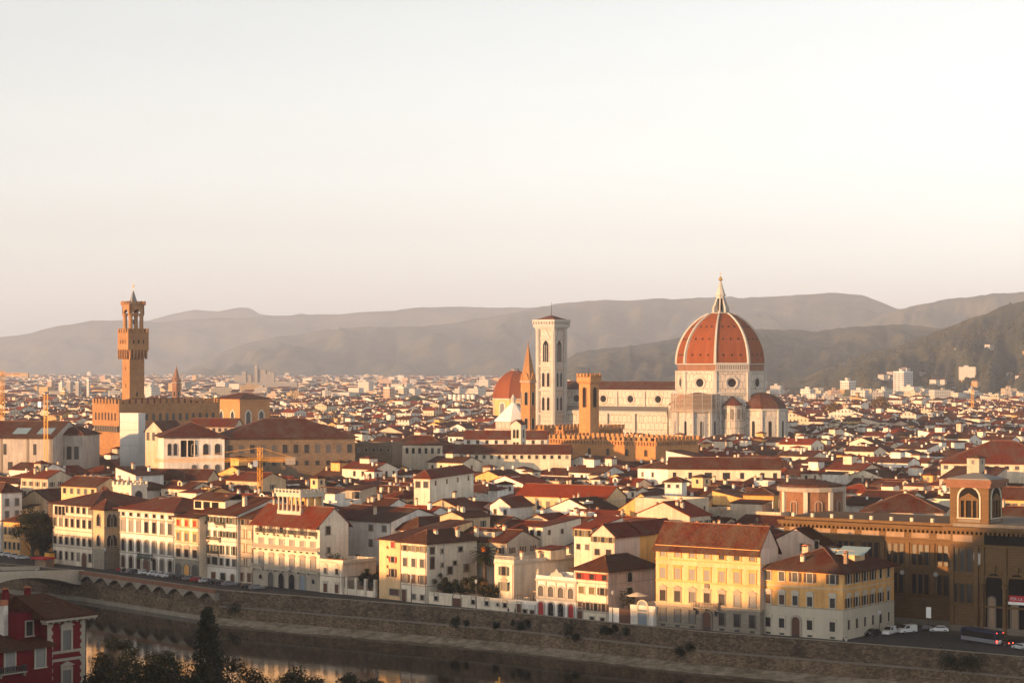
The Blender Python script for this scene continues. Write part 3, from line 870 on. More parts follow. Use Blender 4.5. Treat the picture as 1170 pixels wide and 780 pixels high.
def merlons(t, W, Dp, z, mw=1.1, gap=1.0, h=1.5, th=0.7, mat='stone_gold', name='battlement', swallow=False, proj=0.0):
    """a crenellated parapet round the top of a block"""
    m = MB(); p = proj
    m.prism([(-p, -p), (W + p, -p), (W + p, Dp + p), (-p, Dp + p)], z - .4, z)
    for (ax, ay, bx, by) in ((-p, -p, W + p, -p), (W + p, -p, W + p, Dp + p), (W + p, Dp + p, -p, Dp + p), (-p, Dp + p, -p, -p)):
        L = math.hypot(bx - ax, by - ay); dx, dy = (bx - ax) / L, (by - ay) / L
        n = max(2, round((L + gap) / (mw + gap))); pitch = (L - mw) / (n - 1)
        for i in range(n - 1):
            s0 = i * pitch
            x, y = ax + dx * s0, ay + dy * s0
            q = [(x, y), (x + dx * mw, y + dy * mw), (x + dx * mw - dy * th, y + dy * mw + dx * th), (x - dy * th, y + dx * th)]
            m.prism(q, z - .002 if i else z + .003, z + h)
    return m.build(name, [mat], t)

# ================================================================== the cathedral
DU = thing('cathedral', 'white marble cathedral with a huge red tiled ribbed dome', 'cathedral', P(823.3, 1303), 0)
C8 = Vector((0, 0, 0))
az = math.atan2(823.3 - CX, F)                             # azimuth of the sight line, to the right
def dirT(th):                                              # th degrees to the right of facing the camera
    a = -math.pi / 2 - az + R(th)
    return Vector((math.cos(a), math.sin(a), 0))
mpp = 1303 / F
ZB, ZS = 38.0, 61.3                                        # drum foot and springing of the dome
Rd = 51.0 * mpp
rad = lambda h: (math.sqrt(62.5 ** 2 - h * h) - 11.5) * mpp
V = [-6.9 + 45 * k for k in range(8)]
hs = [57.3 * i / 20 for i in range(21)]
m = MB()
for k in range(8):
    a, b = dirT(V[k]), dirT(V[(k + 1) % 8])
    ring = [[a * rad(h) + Vector((0, 0, ZS + h * mpp)), b * rad(h) + Vector((0, 0, ZS + h * mpp))] for h in hs]
    pts = [p for r_ in ring for p in r_]
    m.add(pts, [(2 * i, 2 * i + 1, 2 * i + 3, 2 * i + 2) for i in range(len(hs) - 1)])
shell = m.build('dome', ['tile_dome'], DU)
# little round lights in the webs, three rows
for k in range(8):
    a, b = dirT(V[k]), dirT(V[(k + 1) % 8]); nm = (a + b).normalized(); sd = (b - a).normalized()
    for h in (10, 28, 42):
        for q in (-1, 0, 1):
            c = (a + b) * .5 * rad(h) + sd * q * rad(h) * .2 + Vector((0, 0, ZS + h * mpp))
            MB().tube(c + nm * -.3, c + nm * .35, .55, n=8).build('oculus', ['void_dark'], shell)
for k in range(8):
    a = dirT(V[k]); sd = Vector((-a.y, a.x, 0)); rings = []
    for h in hs:
        z = ZS + h * mpp; r = rad(h); w = .98 - .4 * h / 57
        rings.append([a * (r - .6) - sd * w + Vector((0, 0, z)), a * (r - .6) + sd * w + Vector((0, 0, z)), a * (r + .75) + sd * w * .7 + Vector((0, 0, z + .3)), a * (r + .75) - sd * w * .7 + Vector((0, 0, z + .3))])
    MB().loft(rings).build('rib', ['marble_plain'], DU)
def octo(r, th0=-6.9):
    return [(dirT(th0 + 45 * k) * r) for k in range(8)]
def octring(m, r0, z0, r1, z1, mi=0, th0=-6.9):
    a, b = octo(r0, th0), octo(r1, th0)
    return m.loft([[p + Vector((0, 0, z0)) for p in a], [p + Vector((0, 0, z1)) for p in b]], mi)
drum = octring(MB(), Rd, ZB, Rd, 57.2).build('drum', ['marble_panels'], DU)
octring(MB(), Rd - .8, 57.2, Rd - .8, ZS).build('drum_gallery_wall', ['brick_brown'], DU)
m = octring(MB(), Rd + .7, 56.6, Rd + .9, 57.25); octring(m, Rd + .5, 43.6, Rd + .7, 44.6); octring(m, Rd + .3, ZS - .5, Rd + .4, ZS + .1); m.build('drum_cornice', ['marble_plain'], DU)
for k in range(8):                                         # corner pilasters
    a = dirT(V[k]); sd = Vector((-a.y, a.x, 0)); c = a * (Rd - .4)
    q = [c - sd * 1.3, c + a * .9 - sd * 1.0, c + a * .9 + sd * 1.0, c + sd * 1.3]
    MB().loft([[p + Vector((0, 0, z)) for p in q] for z in (ZB, 56.5)]).build('pilaster', ['marble_plain'], DU)
for k in range(8):                                         # big round windows
    th = V[k] + 22.5; nm = dirT(th); ap = Rd * math.cos(R(22.5)); sd = Vector((-nm.y, nm.x, 0))
    c = nm * ap + Vector((0, 0, 50.2))
    def disc(r, y0, y1):
        mm = MB(); n = 20
        rg = lambda rr, y: [c + nm * y + sd * math.cos(2 * math.pi * i / n) * rr + Vector((0, 0, math.sin(2 * math.pi * i / n) * rr)) for i in range(n)]
        return mm, rg
    mm, rg = disc(0, 0, 0)
    o_ = mm.loft([rg(3.9, .02), rg(3.9, .45), rg(3.5, .55), rg(2.5, .12)], 0, False, False).build('round_window', ['marble_plain'], DU)
    mm = MB(); mm.loft([rg(2.6, -.2), rg(2.6, .10)]).build('pane', ['void_dark'], o_)
# the one finished white arcade (facing right of the camera)
nm = dirT(15.6); sd = Vector((-nm.y, nm.x, 0)); ap = Rd * math.cos(R(22.5)) ; half = Rd * math.sin(R(22.5))
mm = MB()
def fbox(mm, s0, s1, o0, o1, z0, z1, nm=nm, sd=sd, ap=ap, mi=0):
    q = [nm * (ap + o0) + sd * s0, nm * (ap + o1) + sd * s0, nm * (ap + o1) + sd * s1, nm * (ap + o0) + sd * s1]
    return mm.loft([[p + Vector((0, 0, z)) for p in q] for z in (z0, z1)], mi)
fbox(mm, -half, half, -.5, 1.2, 57.25, 58.0)
for i in range(19):
    s_ = -half + .3 + (2 * half - .6) * i / 18
    fbox(mm, s_ - .26, s_ + .26, .6, 1.1, 58.003, 60.6)
fbox(mm, -half, half, -.5, 1.25, 60.603, 61.9)
mm.build('arcade', ['marble_plain'], DU)
# lantern
lz = ZS + 57.3 * mpp
lan = octring(MB(), 5.6, lz - .8, 6.2, lz + .5)
octring(lan, 2.6, lz + .5, 2.5, lz + 11); octring(lan, 3.1, lz + 10.4, 3.2, lz + 11.4)
octring(lan, 2.8, lz + 11.4, .45, lz + 19.2)
lan = lan.build('lantern', ['marble_plain'], DU)
for k in range(8):
    a = dirT(V[k]); sd = Vector((-a.y, a.x, 0))
    prof = [(2.4, lz + .5), (5.2, lz + .5), (5.0, lz + 4.0), (4.2, lz + 5.0), (3.4, lz + 7.4), (2.4, lz + 9.4)]
    mm = MB(); mm.loft([[a * r + sd * w + Vector((0, 0, z)) for r, z in prof] for w in (-.38, .38)]).build('buttress', ['marble_plain'], lan)
    nm2 = dirT(V[k] + 22.5); sd2 = Vector((-nm2.y, nm2.x, 0)); mm = MB(); fbox(mm, -.55, .55, -.2, .06, lz + 1.5, lz + 9, nm2, sd2, 2.56 * math.cos(R(22.5))); mm.build('lantern_window', ['void_dark'], lan)
m = MB(); m.lathe([(.05, lz + 19), (.5, lz + 19.3), (1.15, lz + 20.0), (1.25, lz + 20.5), (1.15, lz + 21.0), (.5, lz + 21.7), (.1, lz + 21.9)], 12); m.build('ball', ['gold'], lan)
m = MB(); m.box(-.12, .12, -.12, .12, lz + 21.8, lz + 24.6); m.box(-.75, .75, -.11, .11, lz + 23.3, lz + 23.55); m.build('cross', ['gold'], lan)
# square body under the drum
octring(MB(), Rd + 1.2, -.5, Rd + 1.2, ZB).build('choir_wall', ['marble_panels'], DU)
# three tribunes with half domes, and small exedrae between
def tribune(th, name='tribune', R0=13.5, dist=29.0, zr=34.0, roofm='tile_brown', apexz=44.5):
    nm = dirT(th); c0 = nm * dist
    pts = [c0 + dirT(th + a) * R0 for a in (-112.5, -67.5, -22.5, 22.5, 67.5, 112.5)]
    m = MB(); m.loft([[p + Vector((0, 0, z)) for p in pts] for z in (-.5, zr)])
    w = m.build(name, ['marble_panels'], DU)
    m = MB(); m.loft([[c0 + (p - c0) * (1 + .05) + Vector((0, 0, z)) for p in pts] for z in (zr, zr + 1.0)]); m.loft([[c0 + (p - c0) * (1 + .03) + Vector((0, 0, z)) for p in pts] for z in (15.5, 16.6)]); m.build('cornice', ['marble_plain'], w)
    rings = []
    for i in range(8):
        a = i / 7 * math.pi / 2
        rings.append([c0 - nm * 2.0 * math.sin(a) + (p - c0) * math.cos(a) * 1.0 + Vector((0, 0, zr + 1.0 + (apexz - zr - 1) * math.sin(a))) for p in pts])
    MB().loft(rings).build('half_dome', [roofm], w)
    for a in (-90, -45, 0, 45, 90):
        n2 = dirT(th + a); s2 = Vector((-n2.y, n2.x, 0)); apo = R0 * math.cos(R(22.5))
        for z0_, h_ in ((3.0, 9.5), (18.5, 11)):
            for nmx, ww, hh, oo, mt in (('blind_arch', 6.4, h_ + 2, .14, 'marble_plain'), ('pane', 1.9, h_ - 1.5, .22, 'void_dark')):
                pr = arch_pts(ww, hh, 8)
                q = [c0 + n2 * apo + s2 * x + Vector((0, 0, z0_ + z)) for x, z in pr]
                mm = MB(); mm.loft([[p - n2 * .1 for p in q], [p + n2 * oo for p in q]]); mm.build(nmx, [mt], w)
    for a in (-67.5, -22.5, 22.5, 67.5):
        d_ = dirT(th + a); s2 = Vector((-d_.y, d_.x, 0)); c = c0 + d_ * (R0 - .3)
        q = [c - s2 * .9, c + d_ * 1.1 - s2 * .7, c + d_ * 1.1 + s2 * .7, c + s2 * .9]
        MB().loft([[p + Vector((0, 0, z)) for p in q] for z in (-.5, zr - .01)]).build('buttress', ['marble_plain'], w)
    return w, c0
tribune(60.6); tribune(150.6); trS, cS = tribune(-29.4)
for th in (15.6, -74.4, 105.6):
    nm = dirT(th); c0 = nm * (Rd * math.cos(R(22.5)) + 1.0)
    pts = [c0 + dirT(th + a) * 6.2 for a in (-90, -60, -30, 0, 30, 60, 90)]
    w = MB().loft([[p + Vector((0, 0, z)) for p in pts] for z in (-.5, 37.0)]).build('exedra', ['marble_panels'], DU)
    MB().loft([[c0 + (p - c0) * 1.08 + Vector((0, 0, 37.0)) for p in pts], [c0 + (p - c0) * .1 + Vector((0, 0, 42.3)) for p in pts]]).build('cone_roof', ['tile_red'], w)
    for a in (-60, -20, 20, 60):
        d_ = dirT(th + a); s2 = Vector((-d_.y, d_.x, 0)); q = [c0 + d_ * 5.9 + s2 * x + Vector((0, 0, 29 + z)) for x, z in arch_pts(2.0, 6.2, 6)]
        MB().loft([q, [p + d_ * .35 for p in q]]).build('niche', ['stone_dark'], w)
# nave going away to the left
nd = dirT(-119.4); ns = Vector((nd.y, -nd.x, 0))
if ns.y > 0: ns = -ns                                      # side of the nave that faces the river
def nave_box(t0, t1, s0, s1, z0, z1):
    return [nd * t0 + ns * s0, nd * t1 + ns * s0, nd * t1 + ns * s1, nd * t0 + ns * s1], z0, z1
def nbox(name, t0, t1, s0, s1, z0, z1, mat, parent=DU):
    q, a, b = nave_box(t0, t1, s0, s1, z0, z1)
    return MB().loft([[p + Vector((0, 0, z)) for p in q] for z in (a, b)]).build(name, [mat], parent)
nv = nbox('nave', 20, 125, -10.5, 10.5, -.5, 45.6, 'marble_panels')
nbox('cornice', 24, 125.5, 10.5, 11.3, 44.6, 45.7, 'marble_plain', nv)
m = MB(); pr = [(-11.6, 45.6), (11.6, 45.6), (0, 50.6)]
m.loft([[nd * t + ns * a + Vector((0, 0, z)) for a, z in pr] for t in (22, 125.5)]); m.build('roof', ['tile_brown'], nv)
ai = nbox('aisle', 24, 125, -21.5, 21.5, -.5, 32.6, 'marble_panels')
m = MB()
for sg in (-1, 1):
    q = [(10.6 * sg, 32.6), (22.2 * sg, 32.6), (22.2 * sg, 33.2), (10.6 * sg, 35.6)]
    m.loft([[nd * t + ns * a + Vector((0, 0, z)) for a, z in q] for t in (24, 125.4)])
m.build('roof', ['lead'], ai)
nbox('cornice', 24, 125.2, 21.5, 22.3, 31.4, 32.6, 'marble_plain', ai); nbox('cornice', 24, 125.2, 21.5, 21.9, 20, 20.8, 'marble_plain', ai)
for i in range(5):
    t = 37 + i * 19.5
    nbox('pilaster', t + 8.9, t + 10.6, 10.5, 11.2, 33, 44.5, 'marble_plain', nv)
    nbox('buttress', t + 8.7, t + 10.8, 21.5, 22.9, -.5, 31.3, 'marble_plain', ai)
    c = nd * t + ns * 10.5 + Vector((0, 0, 40.0)); n = 18
    rg = lambda rr, y: [c + ns * y + nd * math.cos(2 * math.pi * q / n) * rr + Vector((0, 0, math.sin(2 * math.pi * q / n) * rr)) for q in range(n)]
    o_ = MB().loft([rg(3.2, .02), rg(3.2, .4), rg(2.9, .5), rg(2.1, .1)], 0, False, False).build('round_window', ['marble_plain'], DU)
    MB().loft([rg(2.2, -.2), rg(2.2, .09)]).build('pane', ['void_dark'], o_)
    q = [nd * t + ns * 21.5 + nd * x + Vector((0, 0, 8 + z)) for x, z in arch_pts(2.6, 12, 8, True)]
    MB().loft([q, [p + ns * .12 for p in q]]).build('aisle_window', ['void_dark'], ai)
# builders' scaffolding round the near tribune
sc = thing('scaffolding', 'brown netted scaffolding wrapped around the cathedral tribune below the dome', 'scaffolding', P(823.3, 1303), 0)
ring = [cS + dirT(-29.4 + a) * 14.9 for a in (-100, -67.5, -22.5, 22.5, 67.5, 100)]
s = Nodes('scaffold_net'); tr = s.n('BsdfTransparent'); mx = s.n('MixShader'); mx.inputs[0].default_value = 0.5
s.out((0.34, 0.26, 0.19), 0.9, 0.1); s.link(tr.outputs[0], mx.inputs[1]); s.link(s.b.outputs[0], mx.inputs[2]); s.link(mx.outputs[0], s.nt.nodes['Material Output'].inputs['Surface'])
for z in (33, 35.5, 38, 40.5, 43):
    MB().loft([[p * (1 if q else 1) + Vector((0, 0, z + q)) for p in ring] for q in (0, .35)]).build('deck', ['plaster_brown'], sc)
for p in ring + [(a + b) * .5 for a, b in zip(ring, ring[1:])]:
    MB().tube(p + Vector((0, 0, 0)), p + Vector((0, 0, 45)), .16, n=5).build('pole', ['metal_pale'], sc)
MB().loft([[p * 1.004 + Vector((0, 0, z)) for p in ring] for z in (33, 44)], 0, False, False, False).build('netting', ['scaffold_net'], sc)
hoist = thing('tower_hoist', 'slim white and red builders hoist mast beside the scaffolded tribune', 'hoist', P(778, 1275), 0)
MB().box(-.7, .7, -.7, .7, 0, 40).build('mast', ['white_paint'], hoist); MB().box(-1.1, 1.1, -1.1, 1.1, 37, 43).build('cage', ['cloth_red'], hoist)
for a in range(-60, 160, 30): OBST.append((P(823, 1303).x + nd.x * max(a, 0), P(823, 1303).y + nd.y * max(a, 0), 1, 0, 34, 34, 17))
OBST.append((P(823.3, 1303).x - 44, 1303 - 44, 1, 0, 88, 88, 0))

# ------------------------------------------------------------------ bell tower of the cathedral
def face_grid(t, W, items, mat):
    pass
d0 = 1330
camp_rz = -35 + math.degrees(math.atan2(CX - 634, F)) * -1 * -1
rz = R(-37)
o, W, Dp = corner(615.0, 634.5, 647.6, d0, rz)
Dp = W = (W + Dp) / 2 * .93
T = thing('bell_tower', 'tall square white marble bell tower with a low red roof', 'bell tower', o, rz)
zt = 88.5
MB().box(0, W, 0, Dp, -.5, 83.0).build('shaft', ['marble_tower'], T)
for (cx, cy) in ((0, 0), (W, 0), (W, Dp), (0, Dp)):
    MB().lathe([(1.6, -.5), (1.6, 83)], 8, 0, (cx, cy), math.pi / 8).build('corner_buttress', ['marble_plain'], T)
for z in (20.5, 31.0, 45.3, 60.0):
    m = MB(); p = 1.1; m.prism([(-p, -p), (W + p, -p), (W + p, Dp + p), (-p, Dp + p)], z - .5, z + .5); m.build('string_course', ['marble_plain'], T)
m = MB(); p = 1.4
m.prism([(-p, -p), (W + p, -p), (W + p, Dp + p), (-p, Dp + p)], 82.6, 83.6)
p = 2.3; m.prism([(-p, -p), (W + p, -p), (W + p, Dp + p), (-p, Dp + p)], 83.6, 85.4)
p = 2.6; m.prism([(-p, -p), (W + p, -p), (W + p, Dp + p), (-p, Dp + p)], 86.9, 88.3)
for a in range(9):
    for (x, y) in ((-2.3 + (W + 4.6) * a / 8, -2.3), (W + 2.3, -2.3 + (Dp + 4.6) * a / 8)): m.box(x - .3, x + .3, y - .3, y + .3, 85.4, 86.9)
p = 1.9; m.prism([(-p, -p), (W + p, -p), (W + p, Dp + p), (-p, Dp + p)], 85.4, 86.9)
m.build('cornice', ['marble_plain'], T)
MB().loft([[(-1.4, -1.4, 88.3), (W + 1.4, -1.4, 88.3), (W + 1.4, Dp + 1.4, 88.3), (-1.4, Dp + 1.4, 88.3)], [(W / 2 - .2, Dp / 2 - .2, 91), (W / 2 + .2, Dp / 2 - .2, 91), (W / 2 + .2, Dp / 2 + .2, 91), (W / 2 - .2, Dp / 2 + .2, 91)]]).build('roof', ['tile_red'], T)
MB().tube((W / 2, Dp / 2, 90.5), (W / 2, Dp / 2, 99), .22, .08).build('spike', ['iron'], T)
for fx in ('front', 'right'):
    for (z0, h, n, w) in ((33.0, 8.2, 2, 2.0), (47.5, 8.6, 2, 2.0), (62.5, 13.2, 1, 4.2)):
        for i in range(n):
            a = W * (0.5 if n == 1 else (0.34 + .32 * i))
            x, y, r_ = (a, 0, 0) if fx == 'front' else (W, a, R(90))
            window(T, x, y, z0, r_, w, h, 'point ped' if n > 1 else 'point', 'marble_plain', 'void_dark', t=.55)
            if n == 1:
                for q in (-.7, .7):
                    MB().box(-.13, .13, -.3, -.05, 0, h * .78).build('mullion', ['marble_plain'], T, (x + (q if fx == 'front' else 0.0), y + (0 if fx == 'front' else q), z0), r_)
                mm = MB(); mm.slab([(-3.4, 0), (3.4, 0), (0, 6.4)], -.28, .02); mm.build('gable', ['marble_plain'], T, (x, y, z0 + h + .9), r_)
claim(o, rz, W, Dp, 6)

# ------------------------------------------------------------------ town hall with its tower
az_t = math.degrees(math.atan2(152 - CX, F))
rz = R(-53)
o, W, Dp = corner(110.5, 137.7, 246, 985, rz)
T = thing('fortress_palace', 'long crenellated brown stone palace with an overhanging battlemented top', 'palace', o, rz)
zt = Z(461, 985)
MB().box(0, W, 0, Dp, -.5, zt - 11).build('wall', ['stone_rustic'], T)
g_ = MB(); p = 1.5; g_.prism([(-p, -p), (W + p, -p), (W + p, Dp + p), (-p, Dp + p)], zt - 10.2, zt - .2); g_ = g_.build('gallery', ['stone_rustic'], T)
m = MB()
for i in range(int(W / 1.7)): m.slab([(.3 + i * 1.7, 0), (1.0 + i * 1.7, 0), (1.0 + i * 1.7, 2.6), (.3 + i * 1.7, 2.6)], -1.45, -.0)
mr = MB()
for i in range(int(Dp / 1.7)): mr.box(W, W + 1.45, .3 + i * 1.7, 1.0 + i * 1.7, 0, 2.6)
mr.build('corbel_table', ['stone_dark'], T, (0, 0, zt - 12.8))
m.build('corbel_table', ['stone_dark'], T, (0, 0, zt - 12.8))
merlons(T, W, Dp, zt, 1.6, 1.5, 2.0, .8, 'stone_rustic', proj=1.5)
for i in range(7): small_window(T, W * (i + .7) / 7.4, -1.5, zt - 7.6, 0, 1.4, 3.4, 'pane_dark', 'stone_gold')
for i in range(14): window(T, W + 1.5, Dp * (i + .6) / 14.2, zt - 7.8, R(90), 1.7, 3.4, 'arch', 'stone_gold', 'pane_dark')
roof_mesh(W - 1, Dp - 1, 0, 'hip', 3.0, 0).build('roof', ['tile_brown'], T, (.5, .5, zt - 1.0))
claim(o, rz, W, Dp, 5)
rzT = R(-53)
o, W, Dp = corner(139.5, 148, 165, 1003, rzT); W = Dp = (W + Dp) / 2 * 1.0
T = thing('palace_tower', 'tall slender brown stone tower with battlements and open belfry above the palace', 'tower', o, rzT)
MB().box(0, W, 0, Dp, 30, 68).build('shaft', ['stone_rustic'], T)
p = 1.5
MB().loft([[(0, 0, 63.5), (W, 0, 63.5), (W, Dp, 63.5), (0, Dp, 63.5)], [(-p, -p, 67.5), (W + p, -p, 67.5), (W + p, Dp + p, 67.5), (-p, Dp + p, 67.5)], [(-p, -p, 75.2), (W + p, -p, 75.2), (W + p, Dp + p, 75.2), (-p, Dp + p, 75.2)]]).build('gallery', ['stone_rustic'], T)
m = MB()
for i in range(6):
    a = -1.2 + (W + 2.4) * (i + .5) / 6
    m.slab([(a - .28, 63.2), (a + .28, 63.2), (a + .28, 67.6), (a - .28, 67.6)], -1.9, -.4)
m.build('corbel_table', ['stone_rustic'], T); m = MB()
for i in range(6):
    a = -1.2 + (Dp + 2.4) * (i + .5) / 6
    m.box(W + .4, W + 1.9, a - .28, a + .28, 63.2, 67.6)
m.build('corbel_table', ['stone_rustic'], T)
merlons(T, W, Dp, 75.4, 1.3, 1.1, 1.8, .6, 'stone_rustic', proj=1.5)
for i in range(3):
    small_window(T, W * (i + .5) / 3, -1.5, 70.2, 0, .9, 1.8, 'void_dark', 'stone_gold'); small_window(T, W + 1.5, Dp * (i + .5) / 3, 70.2, R(90), .9, 1.8, 'void_dark', 'stone_gold')
for z in (40, 50, 58): 
    small_window(T, W * .5, 0, z, 0, .8, 1.7, 'void_dark', 'stone_gold')
small_window(T, W, Dp * .5, 46, R(90), .9, 2.0, 'void_dark', 'stone_gold')
# belfry: four stout columns, arches, battlements
m = MB(); cw = 2.0
bel = MB().box(.1, W - .1, .1, Dp - .1, 75.3, 77.0).build('belfry_floor', ['stone_rustic'], T)
for (x, y) in ((cw / 2, cw / 2), (W - cw / 2, cw / 2), (W - cw / 2, Dp - cw / 2), (cw / 2, Dp - cw / 2)):
    MB().lathe([(1.15, 77), (.95, 77.6), (.92, 82.4), (1.2, 83.2), (1.3, 84.2)], 10, 0, (x, y)).build('column', ['stone_rustic'], T)
def arch_block(L, z0, z1, r, th):
    zs = z0
    pr = [(0, z1), (0, zs)]
    pr += [(L / 2 - r, zs)] + [(L / 2 - r * math.cos(math.pi * i / 8), zs + r * math.sin(math.pi * i / 8)) for i in range(1, 8)] + [(L / 2 + r, zs), (L, zs), (L, z1)]
    return MB().slab(pr, 0, th)
arch_block(W, 83.6, 88.0, W * .31, .9).build('arch', ['stone_rustic'], T); arch_block(W, 83.6, 88.0, W * .31, .9).build('arch', ['stone_rustic'], T, (0, Dp - .9, 0))
arch_block(Dp, 83.6, 88.0, W * .31, .9).build('arch', ['stone_rustic'], T, (W, 0, 0), R(90)); arch_block(Dp, 83.6, 88.0, W * .31, .9).build('arch', ['stone_rustic'], T, (.9, 0, 0), R(90))
merlons(T, W, Dp, 88.3, 1.1, 1.0, 1.5, .6, 'stone_rustic', proj=.5)
MB().lathe([(2.6, 88.2), (2.2, 88.8), (.25, 94.6)], 4, 0, (W / 2, Dp / 2), math.pi / 4).build('spire', ['lead'], T)
MB().tube((W / 2, Dp / 2, 94), (W / 2, Dp / 2, 98.5), .1).build('mast', ['gold'], T)
MB().slab([(0, 0), (1.3, .1), (1.5, .9), (.9, 1.1), (.3, .9)], -.06, .06).build('weathervane', ['gold'], T, (W / 2 - .5, Dp / 2, 96.2))
MB().lathe([(.25, 79.3), (1.0, 79.3), (.85, 79.9), (.55, 81.0), (.2, 81.4)], 10, 0, (W / 2, Dp / 2)).build('bell', ['iron'], T)

# grain-hall church right of the town hall
t, W, Dp, z = block('grain_church', 'blocky orange stone church hall with pointed twin windows and shallow roof', 'church', 245, 274, 308, 1210, -48, 456, 'stone_gold', 'hip', 3.2, 'tile_brown', 1.0)
course(t, W, Dp, z - 1.2, .9, .5, 'stone_gold', 'cornice')
for i in range(2):
    window(t, W * (.28 + .44 * i), 0, z - 14.5, 0, 3.0, 8.0, 'point', 'stone_light', 'pane_dark', t=.8); window(t, W, Dp * (.28 + .44 * i), z - 14.5, R(90), 3.0, 8.0, 'point', 'stone_light', 'pane_dark', t=.8)

def spire_tower(name, label, px, d, w, z_shaft, z_top, n, mat, smat, levels, rz=0.0):
    T = thing(name, label, 'bell tower', P(px, d), rz)
    a0 = math.pi / n
    MB().lathe([(w / 2, -.5), (w / 2, z_shaft)], n, 0, (0, 0), a0).build('shaft', [mat], T)
    MB().lathe([(w / 2 + .5, z_shaft - .3), (w / 2 + .6, z_shaft + .4)], n, 0, (0, 0), a0).build('cornice', ['stone_trim'], T)
    MB().lathe([(w / 2 + .1, z_shaft + .4), (.15, z_top)], n, 0, (0, 0), a0).build('spire', [smat], T)
    MB().tube((0, 0, z_top - .3), (0, 0, z_top + 1.6), .1).build('finial', ['iron'], T)
    MB().lathe([(.1, z_top + .6), (.45, z_top + 1.0), (.1, z_top + 1.4)], 8).build('ball', ['gold'], T)
    for z, h in levels:
        for k in range(n):
            a = 2 * math.pi * k / n
            if math.sin(a + rz) > .3: continue
            r = w / 2 * math.cos(math.pi / n)
            window(T, r * math.cos(a), r * math.sin(a), z, a + math.pi / 2, w * .2, h, 'arch nosill', 'stone_trim', 'void_dark', t=.15)
    for k in range(n):                                     # gablets at the foot of the spire
        a = 2 * math.pi * k / n; r = w / 2 * math.cos(math.pi / n)
        MB().slab([(-w * .22, 0), (w * .22, 0), (0, w * .5)], -.25, .3).build('gablet', [mat], T, (r * math.cos(a), r * math.sin(a), z_shaft + .4), a + math.pi / 2)
    OBST.append((P(px, d).x - w / 2, d - w / 2, 1, 0, w, w, 3))
    return T
spire_tower('abbey_tower', 'slender hexagonal brown bell tower with needle spire beside the white bell tower', 603.5, 1010, 7.2, Z(436, 1010), Z(393, 1010), 6, 'stone_gold', 'stone_rustic', [(22, 4.5), (31, 5), (42, 6)], R(12))
spire_tower('distant_spire', 'small far red brick spire right of the palace tower', 201.5, 1750, 7.5, Z(437, 1750), Z(418, 1750), 6, 'brick_brown', 'brick_brown', [(36, 4)], R(10))

# museum tower with battlements
o, W, Dp = corner(661.5, 675, 684.5, 1000, R(-40)); W = Dp = (W + Dp) / 2
T = thing('prison_tower', 'square ochre stone tower with battlements and tall arched openings right of the white bell tower', 'tower', o, R(-40))
zt = Z(430, 1000)
MB().box(0, W, 0, Dp, -.5, zt).build('shaft', ['stone_gold'], T)
m = MB(); p = .8; m.loft([[(0, 0, zt - 3.6), (W, 0, zt - 3.6), (W, Dp, zt - 3.6), (0, Dp, zt - 3.6)], [(-p, -p, zt - 2.4), (W + p, -p, zt - 2.4), (W + p, Dp + p, zt - 2.4), (-p, Dp + p, zt - 2.4)], [(-p, -p, zt), (W + p, -p, zt), (W + p, Dp + p, zt), (-p, Dp + p, zt)]]).build('gallery', ['stone_gold'], T)
merlons(T, W, Dp, zt, 1.0, .9, 1.4, .6, 'stone_gold', proj=.8)
window(T, W / 2, 0, zt - 14, 0, 1.9, 9, 'arch', 'stone_rustic', 'void_dark', t=.3); window(T, W, Dp / 2, zt - 14, R(90), 2.6, 9, 'arch', 'stone_rustic', 'void_dark', t=.3)
MB().tube((W / 2, Dp / 2, zt), (W / 2, Dp / 2, zt + 4), .12).build('mast', ['iron'], T)
MB().lathe([(.9, zt - .2), (.7, zt + .8), (.2, zt + 1.3)], 8, 0, (W / 2, Dp / 2)).build('bell', ['iron'], T)
claim(o, R(-40), W, Dp, 3)
def fort(name, label, pxL, pxC, pxR, dC, eave, nwin=0):
    o, W, Dp = corner(pxL, pxC, pxR, dC, R(-42))
    T = thing(name, label, 'fortress', o, R(-42)); z = Z(eave, dC)
    MB().box(0, W, 0, Dp, -.5, z).build('wall', ['stone_gold'], T)
    merlons(T, W, Dp, z, 1.5, 1.3, 1.7, .7, 'stone_gold', proj=.5)
    m = MB()
    for i in range(int(W / 1.6)): m.box(.3 + i * 1.6, 1.0 + i * 1.6, -.48, 0.01, z - 2.0, z - .42)
    m.build('corbel_table', ['stone_rustic'], T); m = MB()
    for i in range(int(Dp / 1.6)): m.box(W - .01, W + .48, .3 + i * 1.6, 1.0 + i * 1.6, z - 2.0, z - .42)
    m.build('corbel_table', ['stone_rustic'], T)
    roof_mesh(W - 2, Dp - 2, 0, 'hip', 2.0, 0).build('roof', ['tile_brown'], T, (1, 1, z - 1.5))
    for i in range(nwin): window(T, W * (i + .5) / nwin, 0, z - 6.5, 0, 1.5, 2.8, 'arch', 'stone_rustic', 'pane_dark')
    claim(o, R(-42), W, Dp, 2)
fort('crenellated_hall', 'upper crenellated block behind the lower battlemented wall under the white bell tower', 601, 643, 712, 1012, 491, 3)
fort('crenellated_hall', 'lower long battlemented orange wall in front of the crenellated hall', 622, 749, 798, 930, 504, 6)
